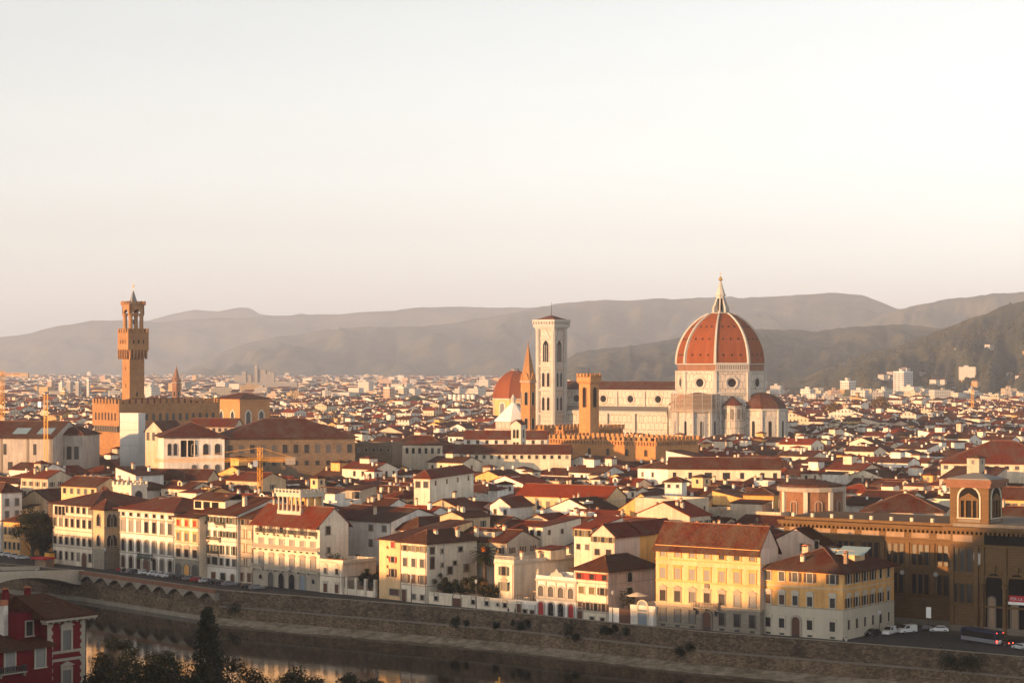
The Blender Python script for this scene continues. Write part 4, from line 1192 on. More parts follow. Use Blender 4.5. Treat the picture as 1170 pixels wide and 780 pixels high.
# small open bell gable in front of them
o = P(584, 905); T = thing('bell_gable', 'small stone bell gable with paired arched openings left of the crenellated halls', 'bell gable', o, R(-30))
MB().box(0, 4.6, 0, 4.2, -.5, 36).build('shaft', ['stone_light'], T)
roof_mesh(4.6, 4.2, 36, 'gy', 1.6, .4).build('roof', ['tile_red'], T)
MB().slab([(0, 36), (4.6, 36), (2.3, 37.6)], 0, 4.2).build('gable', ['stone_light'], T)
for z in (25, 30.2):
    for x in (1.5, 3.1): window(T, x, 0, z, 0, 1.0, 3.6, 'arch nosill', 'stone_trim', 'void_dark', t=.12)
    window(T, 4.6, 2.1, z, R(90), 1.0, 3.6, 'arch nosill', 'stone_trim', 'void_dark', t=.12)
OBST.append((o.x - 3, o.y - 3, 1, 0, 10, 10, 1))

# market-quarter church dome and the white-roofed baptistery
d0 = 1720; o = P(588.5, d0); T = thing('domed_chapel', 'red tiled dome on an ochre drum left of the hexagonal tower', 'chapel', o, R(8))
mq = d0 / F; zs = Z(455, d0)
prof = [((math.sqrt(34.0 ** 2 - h * h) - 8.0) * mq, zs + h * mq) for h in [32.0 * i / 12 for i in range(13)]]
MB().lathe(prof, 8, 0, (0, 0), math.pi / 8).build('dome', ['tile_dome'], T)
for k in range(8):
    a = math.pi / 8 + k * math.pi / 4
    rings = []
    for r, z in prof:
        c, s_ = math.cos(a), math.sin(a)
        rings.append([((r - .3) * c - .5 * -s_, (r - .3) * s_ - .5 * c, z), ((r - .3) * c + .5 * -s_, (r - .3) * s_ + .5 * c, z), ((r + .3) * c, (r + .3) * s_, z)])
    MB().loft(rings).build('rib', ['tile_bright'], T)
MB().lathe([(26.2 * mq, -.5), (26.2 * mq, zs)], 8, 0, (0, 0), math.pi / 8).build('drum', ['plaster_ochre'], T)
MB().lathe([(27 * mq, zs - 1), (27.4 * mq, zs + .2)], 8, 0, (0, 0), math.pi / 8).build('cornice', ['stone_light'], T)
MB().lathe([(3.4, zs + 31.5 * mq), (3.4, zs + 33.5 * mq), (2.9, zs + 34 * mq)], 8, 0, (0, 0), math.pi / 8).build('cap', ['lead'], T)
for k in range(8):
    a = 2 * math.pi * k / 8
    if math.sin(a) > .4: continue
    r = 26.2 * mq * math.cos(math.pi / 8)
    window(T, r * math.cos(a), r * math.sin(a), zs - 13, a + math.pi / 2, 4, 9.5, 'arch', 'stone_light', 'pane_grey', t=1.2)
OBST.append((o.x - 18, o.y - 18, 1, 0, 36, 36, 2))
d0 = 1395; o = P(586.5, d0); T = thing('baptistery', 'white octagonal tent roof with a lantern in front of the red domed chapel', 'baptistery', o, R(15))
r_ = 12.2; zs = Z(481, d0)
MB().lathe([(r_ - .8, -.5), (r_ - .8, zs)], 8, 0, (0, 0), math.pi / 8).build('wall', ['marble_panels'], T)
MB().lathe([(r_, zs), (r_, zs + .5), (1.3, Z(460, d0))], 8, 0, (0, 0), math.pi / 8).build('roof', ['white_paint'], T)
MB().lathe([(1.5, Z(461, d0)), (1.4, Z(456, d0)), (1.8, Z(455.6, d0)), (.2, Z(450, d0))], 8).build('lantern', ['marble_plain'], T)
OBST.append((o.x - 15, o.y - 15, 1, 0, 30, 30, 2))
# ================================================================== the riverside row, left to right
def bd(px): return base_d(px)
# white house and low ochre house at the far left edge
t, W, Dp, z = block('riverside_house', 'white grey-shuttered house at the far left edge behind the low ochre palazzo', 'house', -30, 2, 25, 705, -46, 563, 'plaster_pale', 'hip', 3.0)
for yy in (570, 584, 599): row(t, W, 705, yy, yy + 8, 2, 1.3, pane='shutter_grey', face='right', Dp=Dp)
t, W, Dp, z = block('riverside_house', 'low ochre palazzo with dark windows beside the big dark tree at far left', 'palazzo', 4, 24, (14,), 690, -42, 597, 'plaster_ochre', 'hip', 2.2)
for yy in (603, 620): row(t, W, 690, yy, yy + 8, 4, 1.2)
course(t, W, Dp, Z(616, 690))
t, W, Dp, z = block('riverside_house', 'plain tan gabled house behind the big dark tree', 'house', 24, 55, (16,), 715, -40, 572, 'plaster_tan', 'gy', 3.2, 'tile_brown')
row(t, W, 715, 585, 592, 3, 1.2)
t, W, Dp, z = block('riverside_house', 'narrow yellow house with one window above the low ochre palazzo', 'house', 16, 25, (9,), 712, -42, 582, 'plaster_yellow', 'sx', 1.5, 'tile_old')
row(t, W, 712, 585, 592, 1, 1.4)

# 1 cream palazzo by the bridge
d = bd(106)
t, W, Dp, z = block('riverside_palazzo', 'cream four storey palazzo with dark windows beside the bridge head', 'palazzo', 60, 106.5, (24,), d, -45, 579, 'plaster_ivory', 'hip', 3.6, 'tile_brown', 1.3)
dy = 4.5
row(t, W, d, 576 + dy, 583 + dy, 7, 1.5, 'corn', only=(2, 3, 4, 5, 6))
MB().box(1.2, 7.2, -.05, .02, z - 3.4, z - .5).build('open_loggia', ['void_dark'], t)
for x in (1.2, 3.2, 5.2, 7.2): MB().box(x - .12, x + .12, -.14, -.052, z - 3.4, z - .5).build('post', ['stone_light'], t)
row(t, W, d, 590 + dy, 599.5 + dy, 7, 1.6, 'corn'); row(t, W, d, 611.5 + dy, 620 + dy, 7, 1.6, 'corn')
row(t, W, d, 628.5 + dy, 637.5 + dy, 7, 1.4, only=(0, 1, 2, 3, 4, 6)); 
window(t, W * .79, 0, 0, 0, 2.4, Z(628 + dy, d), 'arch nosill door', 'stone_trim', 'door_wood')
for yy in (587.5, 604.5, 623.5): course(t, W, Dp, Z(yy + dy, d))
# 2 corner house with pointed windows
d = bd(119)
t, W, Dp, z = block('gothic_corner_house', 'brown stone corner house with pointed twin windows and dark right side', 'house', 106.8, 119, 136.5, d, -45, 583, 'plaster_tan', 'hip', 3.0, 'tile_brown', 1.0)
for yy in (588, 612):
    window(t, W / 2, 0, Z(yy + 13, d), 0, 1.8, 3.6, 'point', 'stone_trim', 'pane_dark'); 
    for q in (.35, .62): window(t, W, Dp * q, Z(yy + 14, d), R(90), 2.2, 3.8, 'point', 'stone_trim', 'pane_dark')
course(t, W, Dp, Z(603, d)); course(t, W, Dp, Z(625, d)); plinth(t, W, Dp, Z(627, d), 'stone_grey')
window(t, W / 2, 0, 0, 0, 1.5, 3, 'arch nosill door', 'stone_trim', 'door_wood')
# 3 white palazzo with seven bays
d = bd(200)
t, W, Dp, z = block('riverside_palazzo', 'white seven-bay palazzo with arched hooded windows and a dark green balcony', 'palazzo', 136.8, 199.3, (22,), d, -44.5, 585.5, 'plaster_pale', 'hip', 3.2, 'tile_red', 1.5)
mg = W / 14
row(t, W, d, 589, 593, 7, 1.3); row(t, W, d, 598.5, 611, 7, 1.8, 'corn', pane='shutter_light', only=(0, 1, 2)); row(t, W, d, 598.5, 611, 7, 1.8, 'corn', only=(3, 4, 5, 6))
row(t, W, d, 620.5, 634, 7, 1.7, 'arch', t=.42, pane='shutter_grey', only=(3, 4, 5, 6)); row(t, W, d, 620.5, 634, 7, 1.7, 'arch', t=.42, only=(0, 1, 2))
row(t, W, d, 640, 654, 7, 1.9, 'arch', t=.45, only=(0, 1, 2, 4, 5, 6))
window(t, W / 2, 0, 0, 0, 2.5, Z(643, d), 'arch nosill door', 'stone_dark', 'door_wood', t=.6)
for yy in (596, 614, 637): course(t, W, Dp, Z(yy, d), .32, .2)
course(t, W, Dp, z - .8, .8, .5, 'stone_light', 'cornice')
o_ = balustrade(t, W / 2 - 3.2, W / 2 + 3.2, 0, Z(640, d), 1.2, 1.2, 'shutter_green', 'balcony', 'shutter_green')
# 4 narrow ochre house
d = bd(228)
t, W, Dp, z = block('riverside_house', 'narrow cream and grey house with three bays and red-framed top windows', 'house', 199.6, 227.7, (20,), d, -44, 591, 'plaster_cream', 'gx', 2.4, 'tile_brown', 1.3)
row(t, W, d, 595, 602, 3, 1.5, pane='shutter_red', trim='plaster_ochre', t=.35); row(t, W, d, 610, 619, 3, 1.6, 'corn', 'plaster_ochre', 'shutter_grey')
row(t, W, d, 628.5, 637.5, 3, 2.0, 'seg', 'stone_trim', 'pane_dark')
plinth(t, W, Dp, Z(640, d), 'stone_grey', right=False)
for i in range(3): window(t, W * (i + .5) / 3, -.05, 0, 0, 2.4, Z(645.5, d), 'arch nosill door', 'stone_dark', 'pane_grey' if i != 1 else 'plaster_orange')
for yy in (604, 622): course(t, W, Dp, Z(yy, d), right=False)
# its set-back attic with an open loggia
oo = MB().box(1.0, W + 4, 6, 15, z + 1, z + 4.6).build('attic', ['plaster_cream'], t)
roof_mesh(W + 3, 9, z + 4.6, 'gx', 1.6, .9).build('attic_roof', ['tile_brown'], t, (1.0, 6, 0))
for i in range(3): MB().box(-1.5, 1.5, -.05, .02, 0, 2.0).build('opening', ['void_dark'], t, (3 + i * 3.9, 6, z + 2.0))
# 5 white hotel with green shutters
d = bd(271)
t, W, Dp, z = block('riverside_palazzo', 'white five storey house with green shutters and flower balconies', 'palazzo', 228, 271.5, (26,), d, -43.5, 588, 'plaster_white', 'gx', 4.0, 'tile_brown', 1.3)
xs = 6
row(t, W, d, 592, 598.5, 6, 1.05, shut='open', shmat='shutter_green'); row(t, W, d, 608, 614.5, 6, 1.05, shut='open', shmat='shutter_green')
row(t, W, d, 624.5, 634, 6, 1.05, shut='open', shmat='shutter_green'); row(t, W, d, 639, 647, 6, 1.4, only=(0, 1, 3, 4, 5)); window(t, W * .41, 0, Z(647, d), 0, 2.4, 2.1, '', 'stone_trim', 'pane_dark')
for a, b, yy in ((.6, 3.6, 601), (7.6, 11.5, 601), (4.0, 9.5, 618.5), (.5, 3.2, 634), (4.4, 8.8, 634.5)): balustrade(t, a, b, 0, Z(yy, d), .9, .8, 'plaster_cream', 'balcony', 'iron')
for yy in (603, 620, 637, 650): course(t, W, Dp, Z(yy, d), .2, .1, right=False)
for i, (w, k) in enumerate(((1.8, 'pane_dark'), (1.8, 'door_wood'), (2.2, 'pane_dark'), (1.6, 'door_wood'))): window(t, W * (i + .5) / 4, 0, 0, 0, w, Z(656, d), ('arch ' if i in (0, 3) else '') + 'nosill door', 'stone_trim', k)
window(t, W, 4, Z(610, d), R(90), 1.2, 2, pane='pane_dark'); chimney(t, W * .3, 6, z + 2, 2.2, .9, 'plaster_orange'); chimney(t, W * .75, 6, z + 2, 2.4, 1.0, 'plaster_cream')
# 6 beige narrow house
d = bd(290)
t, W, Dp, z = block('riverside_house', 'narrow beige house with framed blind windows between green-shuttered house and loggia palazzo', 'house', 271.8, 289.6, (22,), d, -43, 592, 'plaster_beige', 'gx', 3.2, 'tile_brown', 1.1)
row(t, W, d, 594, 600, 2, 1.3, shut='open', shmat='shutter_brown', m0=2.2)
for yy in (606, 622, 638): row(t, W, d, yy, yy + 9, 2, 2.0, '', 'plaster_brown', 'plaster_beige'); course(t, W, Dp, Z(yy + 11, d), right=False)
row(t, W, d, 655, 665, 2, 1.6, 'nosill door', pane='door_wood')
# 7 palazzo with the rooftop loggia
d = bd(365)
t, W, Dp, z = block('loggia_palazzo', 'grand cream palazzo with long balconies, ground-floor arches and a columned rooftop loggia', 'palazzo', 289.9, 365.3, 398, d, -43, 599.5, 'plaster_ivory', 'gx', 4.2, 'tile_red', 1.5)
row(t, W, d, 603, 611.5, 6, 1.5, shut='open', shmat='shutter_light', m0=3.2, m1=2.6); row(t, W, d, 619, 627, 6, 1.9, '', 'plaster_cream', 'shutter_light', m0=3.2, m1=2.6)
row(t, W, d, 640.5, 653, 6, 1.8, 'seg', 'stone_trim', 'shutter_light', m0=3.2, m1=2.6)
for i in range(6): balustrade(t, 3.2 + (W - 5.8) * i / 5 - 1.6, 3.2 + (W - 5.8) * i / 5 + 1.6, 0, Z(612.5, d), 1.0, 1.1, 'plaster_cream', 'balcony', 'iron')
balustrade(t, 0.4, W + .2, 0, Z(630, d), 1.2, 1.0); balustrade(t, 0.2, 4.6, 0, Z(654, d), 1.3, 1.1); balustrade(t, 5.8, 15.6, 0, Z(654, d), 1.3, 1.1); balustrade(t, 18.6, W + .2, 0, Z(654, d), 1.3, 1.1)
plinth(t, W, Dp * .3, Z(655, d), 'stone_trim')
for i in range(6):
    h = Z(658.5 if i in (1, 2, 3, 4) else 662, d)
    if i in (0, 5): window(t, 3.0 + (W - 5.4) * i / 5, -.05, 1.9, 0, 1.3, h - 1.9, 'arch', 'stone_trim', 'pane_dark')
    else: window(t, 3.0 + (W - 5.4) * i / 5, -.05, 0, 0, 2.3, h, 'arch nosill door', 'stone_trim', ('', 'pane_grey', 'pane_dark', 'pane_dark', 'door_blue')[i])
window(t, W, Dp * .28, Z(611, d), R(90), 1.5, 2.2, pane='pane_dark'); window(t, W, Dp * .30, Z(632, d), R(90), 1.0, 1.4, pane='pane_grey')
chimney(t, W * .1, Dp * .5, z + 3.6, 1.8)
# rooftop loggia
lo = MB().box(0, 9.6, 0, 8.6, 0, 2.4).build('roof_loggia', ['stone_light'], t, (7.2, 2.2, z + .6))
dz = 2.4
for (n, ax) in ((6, 'x'), (4, 'y')):
    for i in range(n):
        x, y = ((.35 + 8.9 * i / (n - 1), .35) if ax == 'x' else (9.25, .35 + 7.9 * i / (n - 1)))
        if ax == 'y' and i == 0: continue
        MB().lathe([(.42, 0), (.42, .3), (.30, .35), (.26, 3.3), (.42, 3.6), (.42, 3.8)], 8).build('column', ['stone_light'], lo, (x, y, dz))
MB().box(.9, 8.6, 3.2, 8.5, dz, dz + 3.8).build('inner_wall', ['plaster_ochre'], lo)
for x in (2.2, 4.6, 7.0): MB().box(x - .6, x + .6, 3.12, 3.2, dz, dz + 2.6).build('opening', ['void_dark'], lo)
m = MB(); m.box(-.2, 9.8, -.2, 8.8, dz + 3.8, dz + 4.7); m.box(-.5, 10.1, -.5, 9.1, dz + 4.7, dz + 5.0); m.build('entablature', ['stone_light'], lo)
m = MB()
for i in range(8):
    x = -.4 + 10 * i / 7.0; m.box(x - .25, x + .25, -.4, 0, dz + 5.0, dz + 6.0)
    y = -.3 + 8.9 * i / 7.0; m.box(9.5, 9.95, y + .02, y + .5, dz + 5.0, dz + 6.0)
m.box(-.35, 9.9, -.3, -.1, dz + 5.55, dz + 5.8); m.box(9.6, 9.8, -.1, 9, dz + 5.55, dz + 5.8)
m.build('rooftop_balustrade', ['stone_light'], lo)
# 8 small cream house with a planted terrace
d = bd(392)
t, W, Dp, z = block('riverside_house', 'small two storey cream house with planted roof terrace beside the loggia palazzo', 'house', 365.6, 391.8, (12,), d, -43, 643, 'plaster_ivory', 'flat')
row(t, W, d, 650, 656.5, 2, 1.2, 'ped', 'stone_light'); row(t, W, d, 668, 678, 2, 1.5, 'nosill door corn', 'stone_light', 'door_wood'); course(t, W, Dp, Z(660, d)); course(t, W, Dp, z - .3, .4, .4, 'stone_light', 'cornice')
# 9 brownish yard house behind a gate wall
d = 588
t, W, Dp, z = block('riverside_house', 'low brown wall of a flat yard house between small cream house and tall yellow house', 'house', 391, 436, (10,), d, -43, 650, 'plaster_brown', 'flat')
row(t, W, d, 656, 663, 4, 1.4, trim='stone_trim', pane='pane_grey', only=(0, 2))
yw = thing('garden_wall', 'low pale yard wall with four stone gate piers left of the tall yellow house', 'wall', P(392.5, bd(392) + .5), R(-43))
MB().box(0, 12.5, 0, .4, 0, 1.6).build('wall', ['plaster_ivory'], yw)
for i in range(4): MB().box(-.4, .4, -.2, .6, 0, 4.6).build('pier', ['stone_light'], yw, (1.2 + 3.6 * i, 0, 0))
for i in range(3):
    m = MB(); m.box(.4, 3.2, .15, .2, 1.6, 1.7); m.box(.4, 3.2, .15, .2, 3.6, 3.7)
    for q in range(9): m.box(.42 + q * .34, .47 + q * .34, .16, .19, 1.6, 4.0)
    m.build('railing', ['iron'], yw, (1.2 + 3.6 * i, 0, 0))
# 10 big white house behind
t, W, Dp, z = block('riverside_house', 'large white house with grey shutters behind the yard and planted terrace', 'house', 372, 447, 508, 596, -43, 596, 'plaster_pale', 'gx', 3.0, 'tile_brown')
row(t, W, 596, 601, 607.5, 5, 1.5, shut='closed', shmat='shutter_grey', only=(1, 3, 4)); row(t, W, 596, 618, 625.5, 5, 1.4, shut='closed', shmat='shutter_grey', only=(1, 3, 4)); row(t, W, 596, 637, 644, 5, 1.3, only=(2, 4))
window(t, W, Dp * .5, Z(600, 596), R(90), 1.6, 1.8, pane='pane_grey'); chimney(t, W * .6, 4, z + 1.5)
# 11 tall yellow house
d = bd(459)
t, W, Dp, z = block('riverside_house', 'tall yellow house with red shutters joined to the cream corner house', 'house', 433.3, 459, (26,), d + 1.5, -43, 617, 'plaster_yellow', 'sx', 3.5, 'tile_brown', 1.4)
for yy in (619, 636): row(t, W, d, yy + 1, yy + 7.5, 3, 1.2, shut='open', shmat='shutter_red', only=(2,), m1=3.2)
row(t, W, d, 651, 660, 3, 1.2, shut='open', shmat='shutter_brown', only=(2,), m1=3.2); window(t, W * .68, 0, 1.2, 0, 3.4, Z(675, d) - 1.0, '', 'stone_trim', 'shutter_brown')
for yy in (626, 637, 648, 659): window(t, W * .38, 0, Z(yy + 2, d), 0, .5, .6, '', 'plaster_yellow', 'pane_dark', t=.06)
# 12 cream corner house
d = bd(488)
t, W, Dp, z = block('riverside_house', 'cream corner house with dark shutters and long plain right side above the hedge', 'house', 458.5, 487.6, 545, d, -43, 621.5, 'plaster_ivory', 'hip', 3.0, 'tile_old', 1.2)
row(t, W, d, 624.5, 630.5, 3, 1.35, shut='open', shmat='shutter_olive'); row(t, W, d, 639, 648.5, 3, 1.5, '', 'stone_light', 'pane_grey'); row(t, W, d, 657.5, 667, 3, 1.4, shut='open', shmat='shutter_brown')
row(t, W, d, 680, 685.5, 3, 1.2, only=(1, 2)); window(t, W * .12, 0, 0, 0, 1.5, 3.0, 'nosill door', 'stone_trim', 'door_wood')
course(t, W, Dp, Z(670, d), .2, .1)
for q, yy, w, h in ((.10, 625, 1.6, 1.7), (.10, 642, 1.6, 3.0), (.30, 625, .7, 1.0), (.30, 641, .7, 1.0), (.66, 625, 1.5, 1.2), (.45, 650, 1.8, 1.9), (.78, 649, 1.8, 1.9), (.55, 640, 1.2, 1.0)): window(t, W, Dp * q, Z(yy + 8, d), R(90), w, h)
m = MB(); m.tube((W + .1, Dp * .33, 0), (W + .1, Dp * .33, z), .09, n=6); m.build('drainpipe', ['metal_pale'], t)
for x, y in ((W * .7, 6), (W * .9, 12), (W * .5, 16), (W * .8, 20)): chimney(t, x, y, z + 1.6, 1.2, .9, 'plaster_cream')
# 13 cream garden wall building with the dark arched gate
d = bd(590)
gw, W, Dp, z = block('garden_wall', 'long low cream garden wall with an arched dark gate and small windows under the hedge', 'wall', 487.9, 590, (7,), d, -42.5, 688.5, 'plaster_ivory', 'flat')
for q, w, h, zz in ((.11, 1.3, 1.6, 1.0), (.53, 1.2, 1.7, 1.0), (.68, 1.2, 1.7, 1.0), (.80, .6, .6, 1.2), (.88, 1.2, 1.7, 1.0)): window(gw, W * q, 0, zz, 0, w, h)
window(gw, W * .345, 0, 0, 0, 3.0, 3.3, 'arch nosill door', 'stone_trim', 'door_wood')
# 15 cream terrace house with long blank flank
d = bd(588)
t, W, Dp, z = block('riverside_house', 'cream house with roof terrace balustrade and long blank flank right of the palm', 'house', 565, 587, 660, d + 5, -42, 643, 'plaster_ivory', 'flat')
row(t, W, d, 650, 660, 1, 1.5, shut='open', shmat='shutter_green'); row(t, W, d, 668, 677.5, 1, 1.6, 'ped', shut='open', shmat='shutter_green'); course(t, W, Dp, z - .4, .4, .35, 'stone_light', 'cornice')
balustrade(t, 0, W, .9, z + .7, .9, .9, 'stone_light', 'terrace_edge')
MB().box(3, 8, 12, 18, z, z + 2.4).build('roof_room', ['plaster_cream'], t); roof_mesh(5, 6, z + 2.4, 'sx', .6, .3).build('roof_room_cover', ['tile_red'], t, (3, 12, 0))
for x, y in ((2, 8), (W * .8, 11), (W * .6, 20), (W * .3, 26)): chimney(t, x, y, z + .4, 1.3, .8, 'plaster_cream')
# 16 low white house with terrace
d = bd(612)
t, W, Dp, z = block('riverside_house', 'low white house with a railed roof terrace left of the ornate white palazzetto', 'house', 588, 612.5, (9,), d, -42, 690, 'plaster_white', 'flat')
row(t, W, d, 697, 703, 3, 1.3, only=(1, 2)); window(t, W * .2, 0, 0, 0, 1.6, 2.6, 'nosill door', 'stone_trim', 'door_wood')
m = MB()
for i in range(9): m.box(W * i / 8 - .04, W * i / 8 + .04, -.0, .08, z + .7, z + 1.8)
m.box(0, W, 0, .08, z + 1.75, z + 1.83); m.build('railing', ['iron'], t); MB().box(1, W - 1, 5.5, 8.6, z + 2.2, z + 2.45).build('awning', ['plaster_brown'], t)
for x in (1.2, W - 1.2): MB().box(x - .08, x + .08, 5.6, 5.75, z, z + 2.2).build('post', ['iron'], t)
# 17 ornate white palazzetto with red doors
d = bd(659)
t, W, Dp, z = block('ornate_palazzetto', 'small ornate white palazzo with four tall arched windows and two red doors', 'palazzo', 612.8, 658.4, (11,), d, -41.5, 663.5, 'plaster_pale', 'flat')
row(t, W, d, 672, 684, 4, 1.7, 'arch', 'marble_plain', 'pane_grey', t=.4)
for i in range(4):
    x = W * (i + .5) / 4
    window(t, x, 0, .1, 0, 1.7, Z(691, d), 'arch nosill door', 'marble_plain', 'door_red' if i in (0, 3) else 'pane_dark', t=.3)
for i in range(5): MB().box(-.22, .22, -.16, .02, Z(686, d), z - .7).build('pilaster', ['marble_plain'], t, (W * i / 4 if 0 < i < 4 else (.25 if i == 0 else W - .25), 0, 0))
course(t, W, Dp, Z(688, d), .5, .25, 'marble_plain'); course(t, W, Dp, z - .6, .5, .45, 'marble_plain', 'cornice')
m = MB(); m.slab([(-2.2, 0), (2.2, 0), (1.6, .8), (.7, 1.0), (0, 1.9), (-.7, 1.0), (-1.6, .8)], 0, .4); m.build('crest', ['marble_plain'], t, (W / 2, .1, z + .7))
for i in range(2): MB().lathe([(.3, 0), (.45, .5), (.2, 1.0), (.3, 1.3), (.05, 1.6)], 8).build('urn', ['stone_light'], t, (.4 + i * (W - .8), .2, z + .7))
# 18 pinkish house with red loggia shutters
d = bd(695)
t, W, Dp, z = block('riverside_house', 'pinkish cream house with red top-floor shutters and a plain pink right side', 'house', 658.8, 694.6, 748, d, -41, 653.5, 'plaster_ivory', 'hip', 3.2, 'tile_old', 1.3)
row(t, W, d, 657, 663, 5, 1.3, '', 'shutter_red', 'pane_dark', only=(0, 2, 4)); row(t, W, d, 657, 663, 5, 1.6, '', 'shutter_red', 'shutter_red', only=(1, 3))
row(t, W, d, 672, 680, 3, 1.6, '', 'stone_light', 'shutter_olive', only=(0, 1)); row(t, W, d, 672, 680, 3, 1.3, shut='open', shmat='shutter_brown', only=(2,)); row(t, W, d, 690, 698.5, 4, 1.2, shut='open', shmat='shutter_brown')
row(t, W, d, 706, 710, 3, 1.2, only=(1, 2)); window(t, W * .12, 0, 0, 0, 1.5, 2.8, 'arch nosill door', 'stone_trim', 'door_wood')
course(t, W, Dp, Z(668, d), .15, .08); course(t, W, Dp, Z(701, d), .15, .08)
MB().box(0, .06, 0.02, Dp, 0.2, z - .1).build('side_wall', ['plaster_pink'], t, (W - .02, 0, 0))
window(t, W + .04, Dp * .45, Z(667, d), R(90), 1.9, 2.3, 'arch', 'stone_light'); window(t, W + .04, Dp * .45, Z(683, d), R(90), 2.0, 1.9, '', 'stone_light', shut=None)
# 19 garage end
d = bd(749)
t, W, Dp, z = block('riverside_house', 'low white garden building with blue arched door and parasol left of the yellow palazzo', 'house', 720.5, 748.6, (9,), d, -40, 696, 'plaster_white', 'flat')
window(t, W * .5, 0, 0, 0, 2.6, 5.6, 'arch nosill door', 'stone_light', 'door_blue', t=.3); course(t, W, Dp, z - 1.0, .3, .2, 'stone_light', 'cornice')
pr = thing('parasol', 'cream rooftop parasol above the low white garden building', 'parasol', P(728, d + 5, z))
MB().tube((0, 0, 0), (0, 0, 3.2), .06).build('pole', ['iron'], pr); MB().lathe([(2.6, 2.7), (2.5, 2.8), (.1, 3.5)], 8).build('canopy', ['plaster_ivory'], pr)
gt = thing('garden_wall', 'short white wall with a brown wooden gate below the pinkish house', 'wall', P(695.5, bd(696)), R(-40))
MB().box(0, 3.0, 0, .5, 0, 3.4).build('wall', ['plaster_white'], gt); MB().box(3.0, 6.4, .1, .3, 0, 3.2).build('gate', ['door_wood'], gt); MB().box(6.4, 9.2, 0, .5, 0, 3.4).build('wall', ['plaster_white'], gt)
# 20 big yellow palazzo
d = bd(869)
t, W, Dp, z = block('yellow_palazzo', 'large yellow palazzo with four rows of seven windows and grey rusticated ground floor', 'palazzo', 749.4, 868.6, 889, d, -37, 628, 'plaster_yellow', 'gx', 4.8, 'tile_brown', 1.3)
mg = W / 14 * .95
row(t, W, d, 633.5, 641.5, 7, 1.5, '', 'plaster_ochre', 'shutter_light', only=(0, 1, 2, 3), t=.3); row(t, W, d, 633.5, 641.5, 7, 1.5, '', 'plaster_ochre', 'pane_dark', only=(4, 5, 6), t=.3)
row(t, W, d, 655, 667.5, 7, 1.6, 'corn', 'plaster_ochre', 'pane_dark', shut='closed', shmat='shutter_light', t=.3)
row(t, W, d, 681.5, 694, 7, 1.6, 'ped', 'stone_trim', 'pane_dark', only=(0, 1, 2, 3, 4)); row(t, W, d, 681.5, 694, 7, 1.6, 'ped', 'stone_trim', 'shutter_light', only=(5, 6))
plinth(t, W, Dp, Z(699, d), 'stone_grey')
for i in range(7):
    x = W * (i + .5) / 7
    if i != 3: window(t, x, -.05, Z(717.5, d), 0, 1.5, 2.8, '', 'stone_dark', 'shutter_grey' if i < 3 else 'pane_dark')
    MB().box(-.6, .6, -.08, .02, .2, .7).build('cellar_grate', ['iron'], t, (x, -.05, 0))
window(t, W / 2, -.05, 0, 0, 2.1, 4.2, 'arch nosill door', 'stone_dark', 'door_wood', t=.5)
for x in (W / 2 - 2.6, W / 2 + 2.6): MB().lathe([(.1, 0), (.32, .3), (.32, .9), (.1, 1.2)], 6).build('wall_lantern', ['iron'], t, (x, -.6, 3.4))
balustrade(t, W / 2 - 3.4, W / 2 + 3.4, -.05, Z(698, d), 1.5, 1.2, 'stone_trim', 'balcony', 'stone_trim')
MB().slab([(-.7, .2), (0, -.5), (.7, .2), (.6, 1.1), (-.6, 1.1)], -.25, .02).build('coat_of_arms', ['stone_dark'], t, (W / 2, 0, Z(676, d)))
for yy in (646, 671): course(t, W, Dp, Z(yy, d), .3, .15, 'plaster_ochre')
course(t, W, Dp, Z(698.5, d), .35, .2); course(t, W, Dp, z - .5, .45, .35, 'plaster_ochre', 'cornice', right=False)
MB().box(0, .06, .3, Dp - .3, 0, z + .2).build('side_wall', ['plaster_pink'], t, (W - .02, 0, 0)); MB().loft([[(W + .0, .3, z + .2), (W + .045, .3, z + .2), (W + .045, Dp - .3, z + .2), (W, Dp - .3, z + .2)], [(W, Dp / 2 - .1, z + 4.6), (W + .045, Dp / 2 - .1, z + 4.6), (W + .045, Dp / 2 + .1, z + 4.6), (W, Dp / 2 + .1, z + 4.6)]]).build('side_gable', ['plaster_pink'], t)
for x in (W * .3, W * .7): chimney(t, x, Dp * .62, z + 3.6, 1.2, .8, 'plaster_beige')
for px_ in (-1, 1): 
    pb = MB().lathe([(.25, 0), (.35, .5), (.3, .55)], 8).build('flower_pot', ['terracotta'], t, (W / 2 + px_ * 2.7, -.9, Z(698, d) + .003))
# 21 ochre corner palazzo
d = bd(963)
t, W, Dp, z = block('ochre_palazzo', 'ochre and grey corner palazzo with hipped roof and pale blue skylights', 'palazzo', 870.2, 963.3, 1021.5, d, -36, 655.5, 'plaster_ochre', 'hip', 4.4, 'tile_brown', 1.3)
xs5 = (.085, .255, .42, .60, .875)
for i, q in enumerate(xs5):
    big = i >= 2
    window(t, W * q, 0, Z(667.5, d), 0, 1.35 if not big else 1.3, 2.0, '', 'stone_light', 'pane_dark', 'open' if big else None, 'shutter_brown')
    window(t, W * q, 0, Z(695, d), 0, 1.3, 2.1, 'seg', 'stone_light', 'pane_dark', 'closed' if i < 2 else None, 'shutter_brown')
    if i != 2: window(t, W * q, -.05, Z(722, d) , 0, 1.4, 2.1, 'corn', 'stone_light', 'pane_dark')
    MB().box(-.6, .6, -.12, .02, .15, .6).build('cellar_grate', ['iron'], t, (W * q, 0, 0))
window(t, W * .43, -.05, 0, 0, 2.0, 4.4, 'arch nosill door', 'stone_trim', 'door_wood', t=.4)
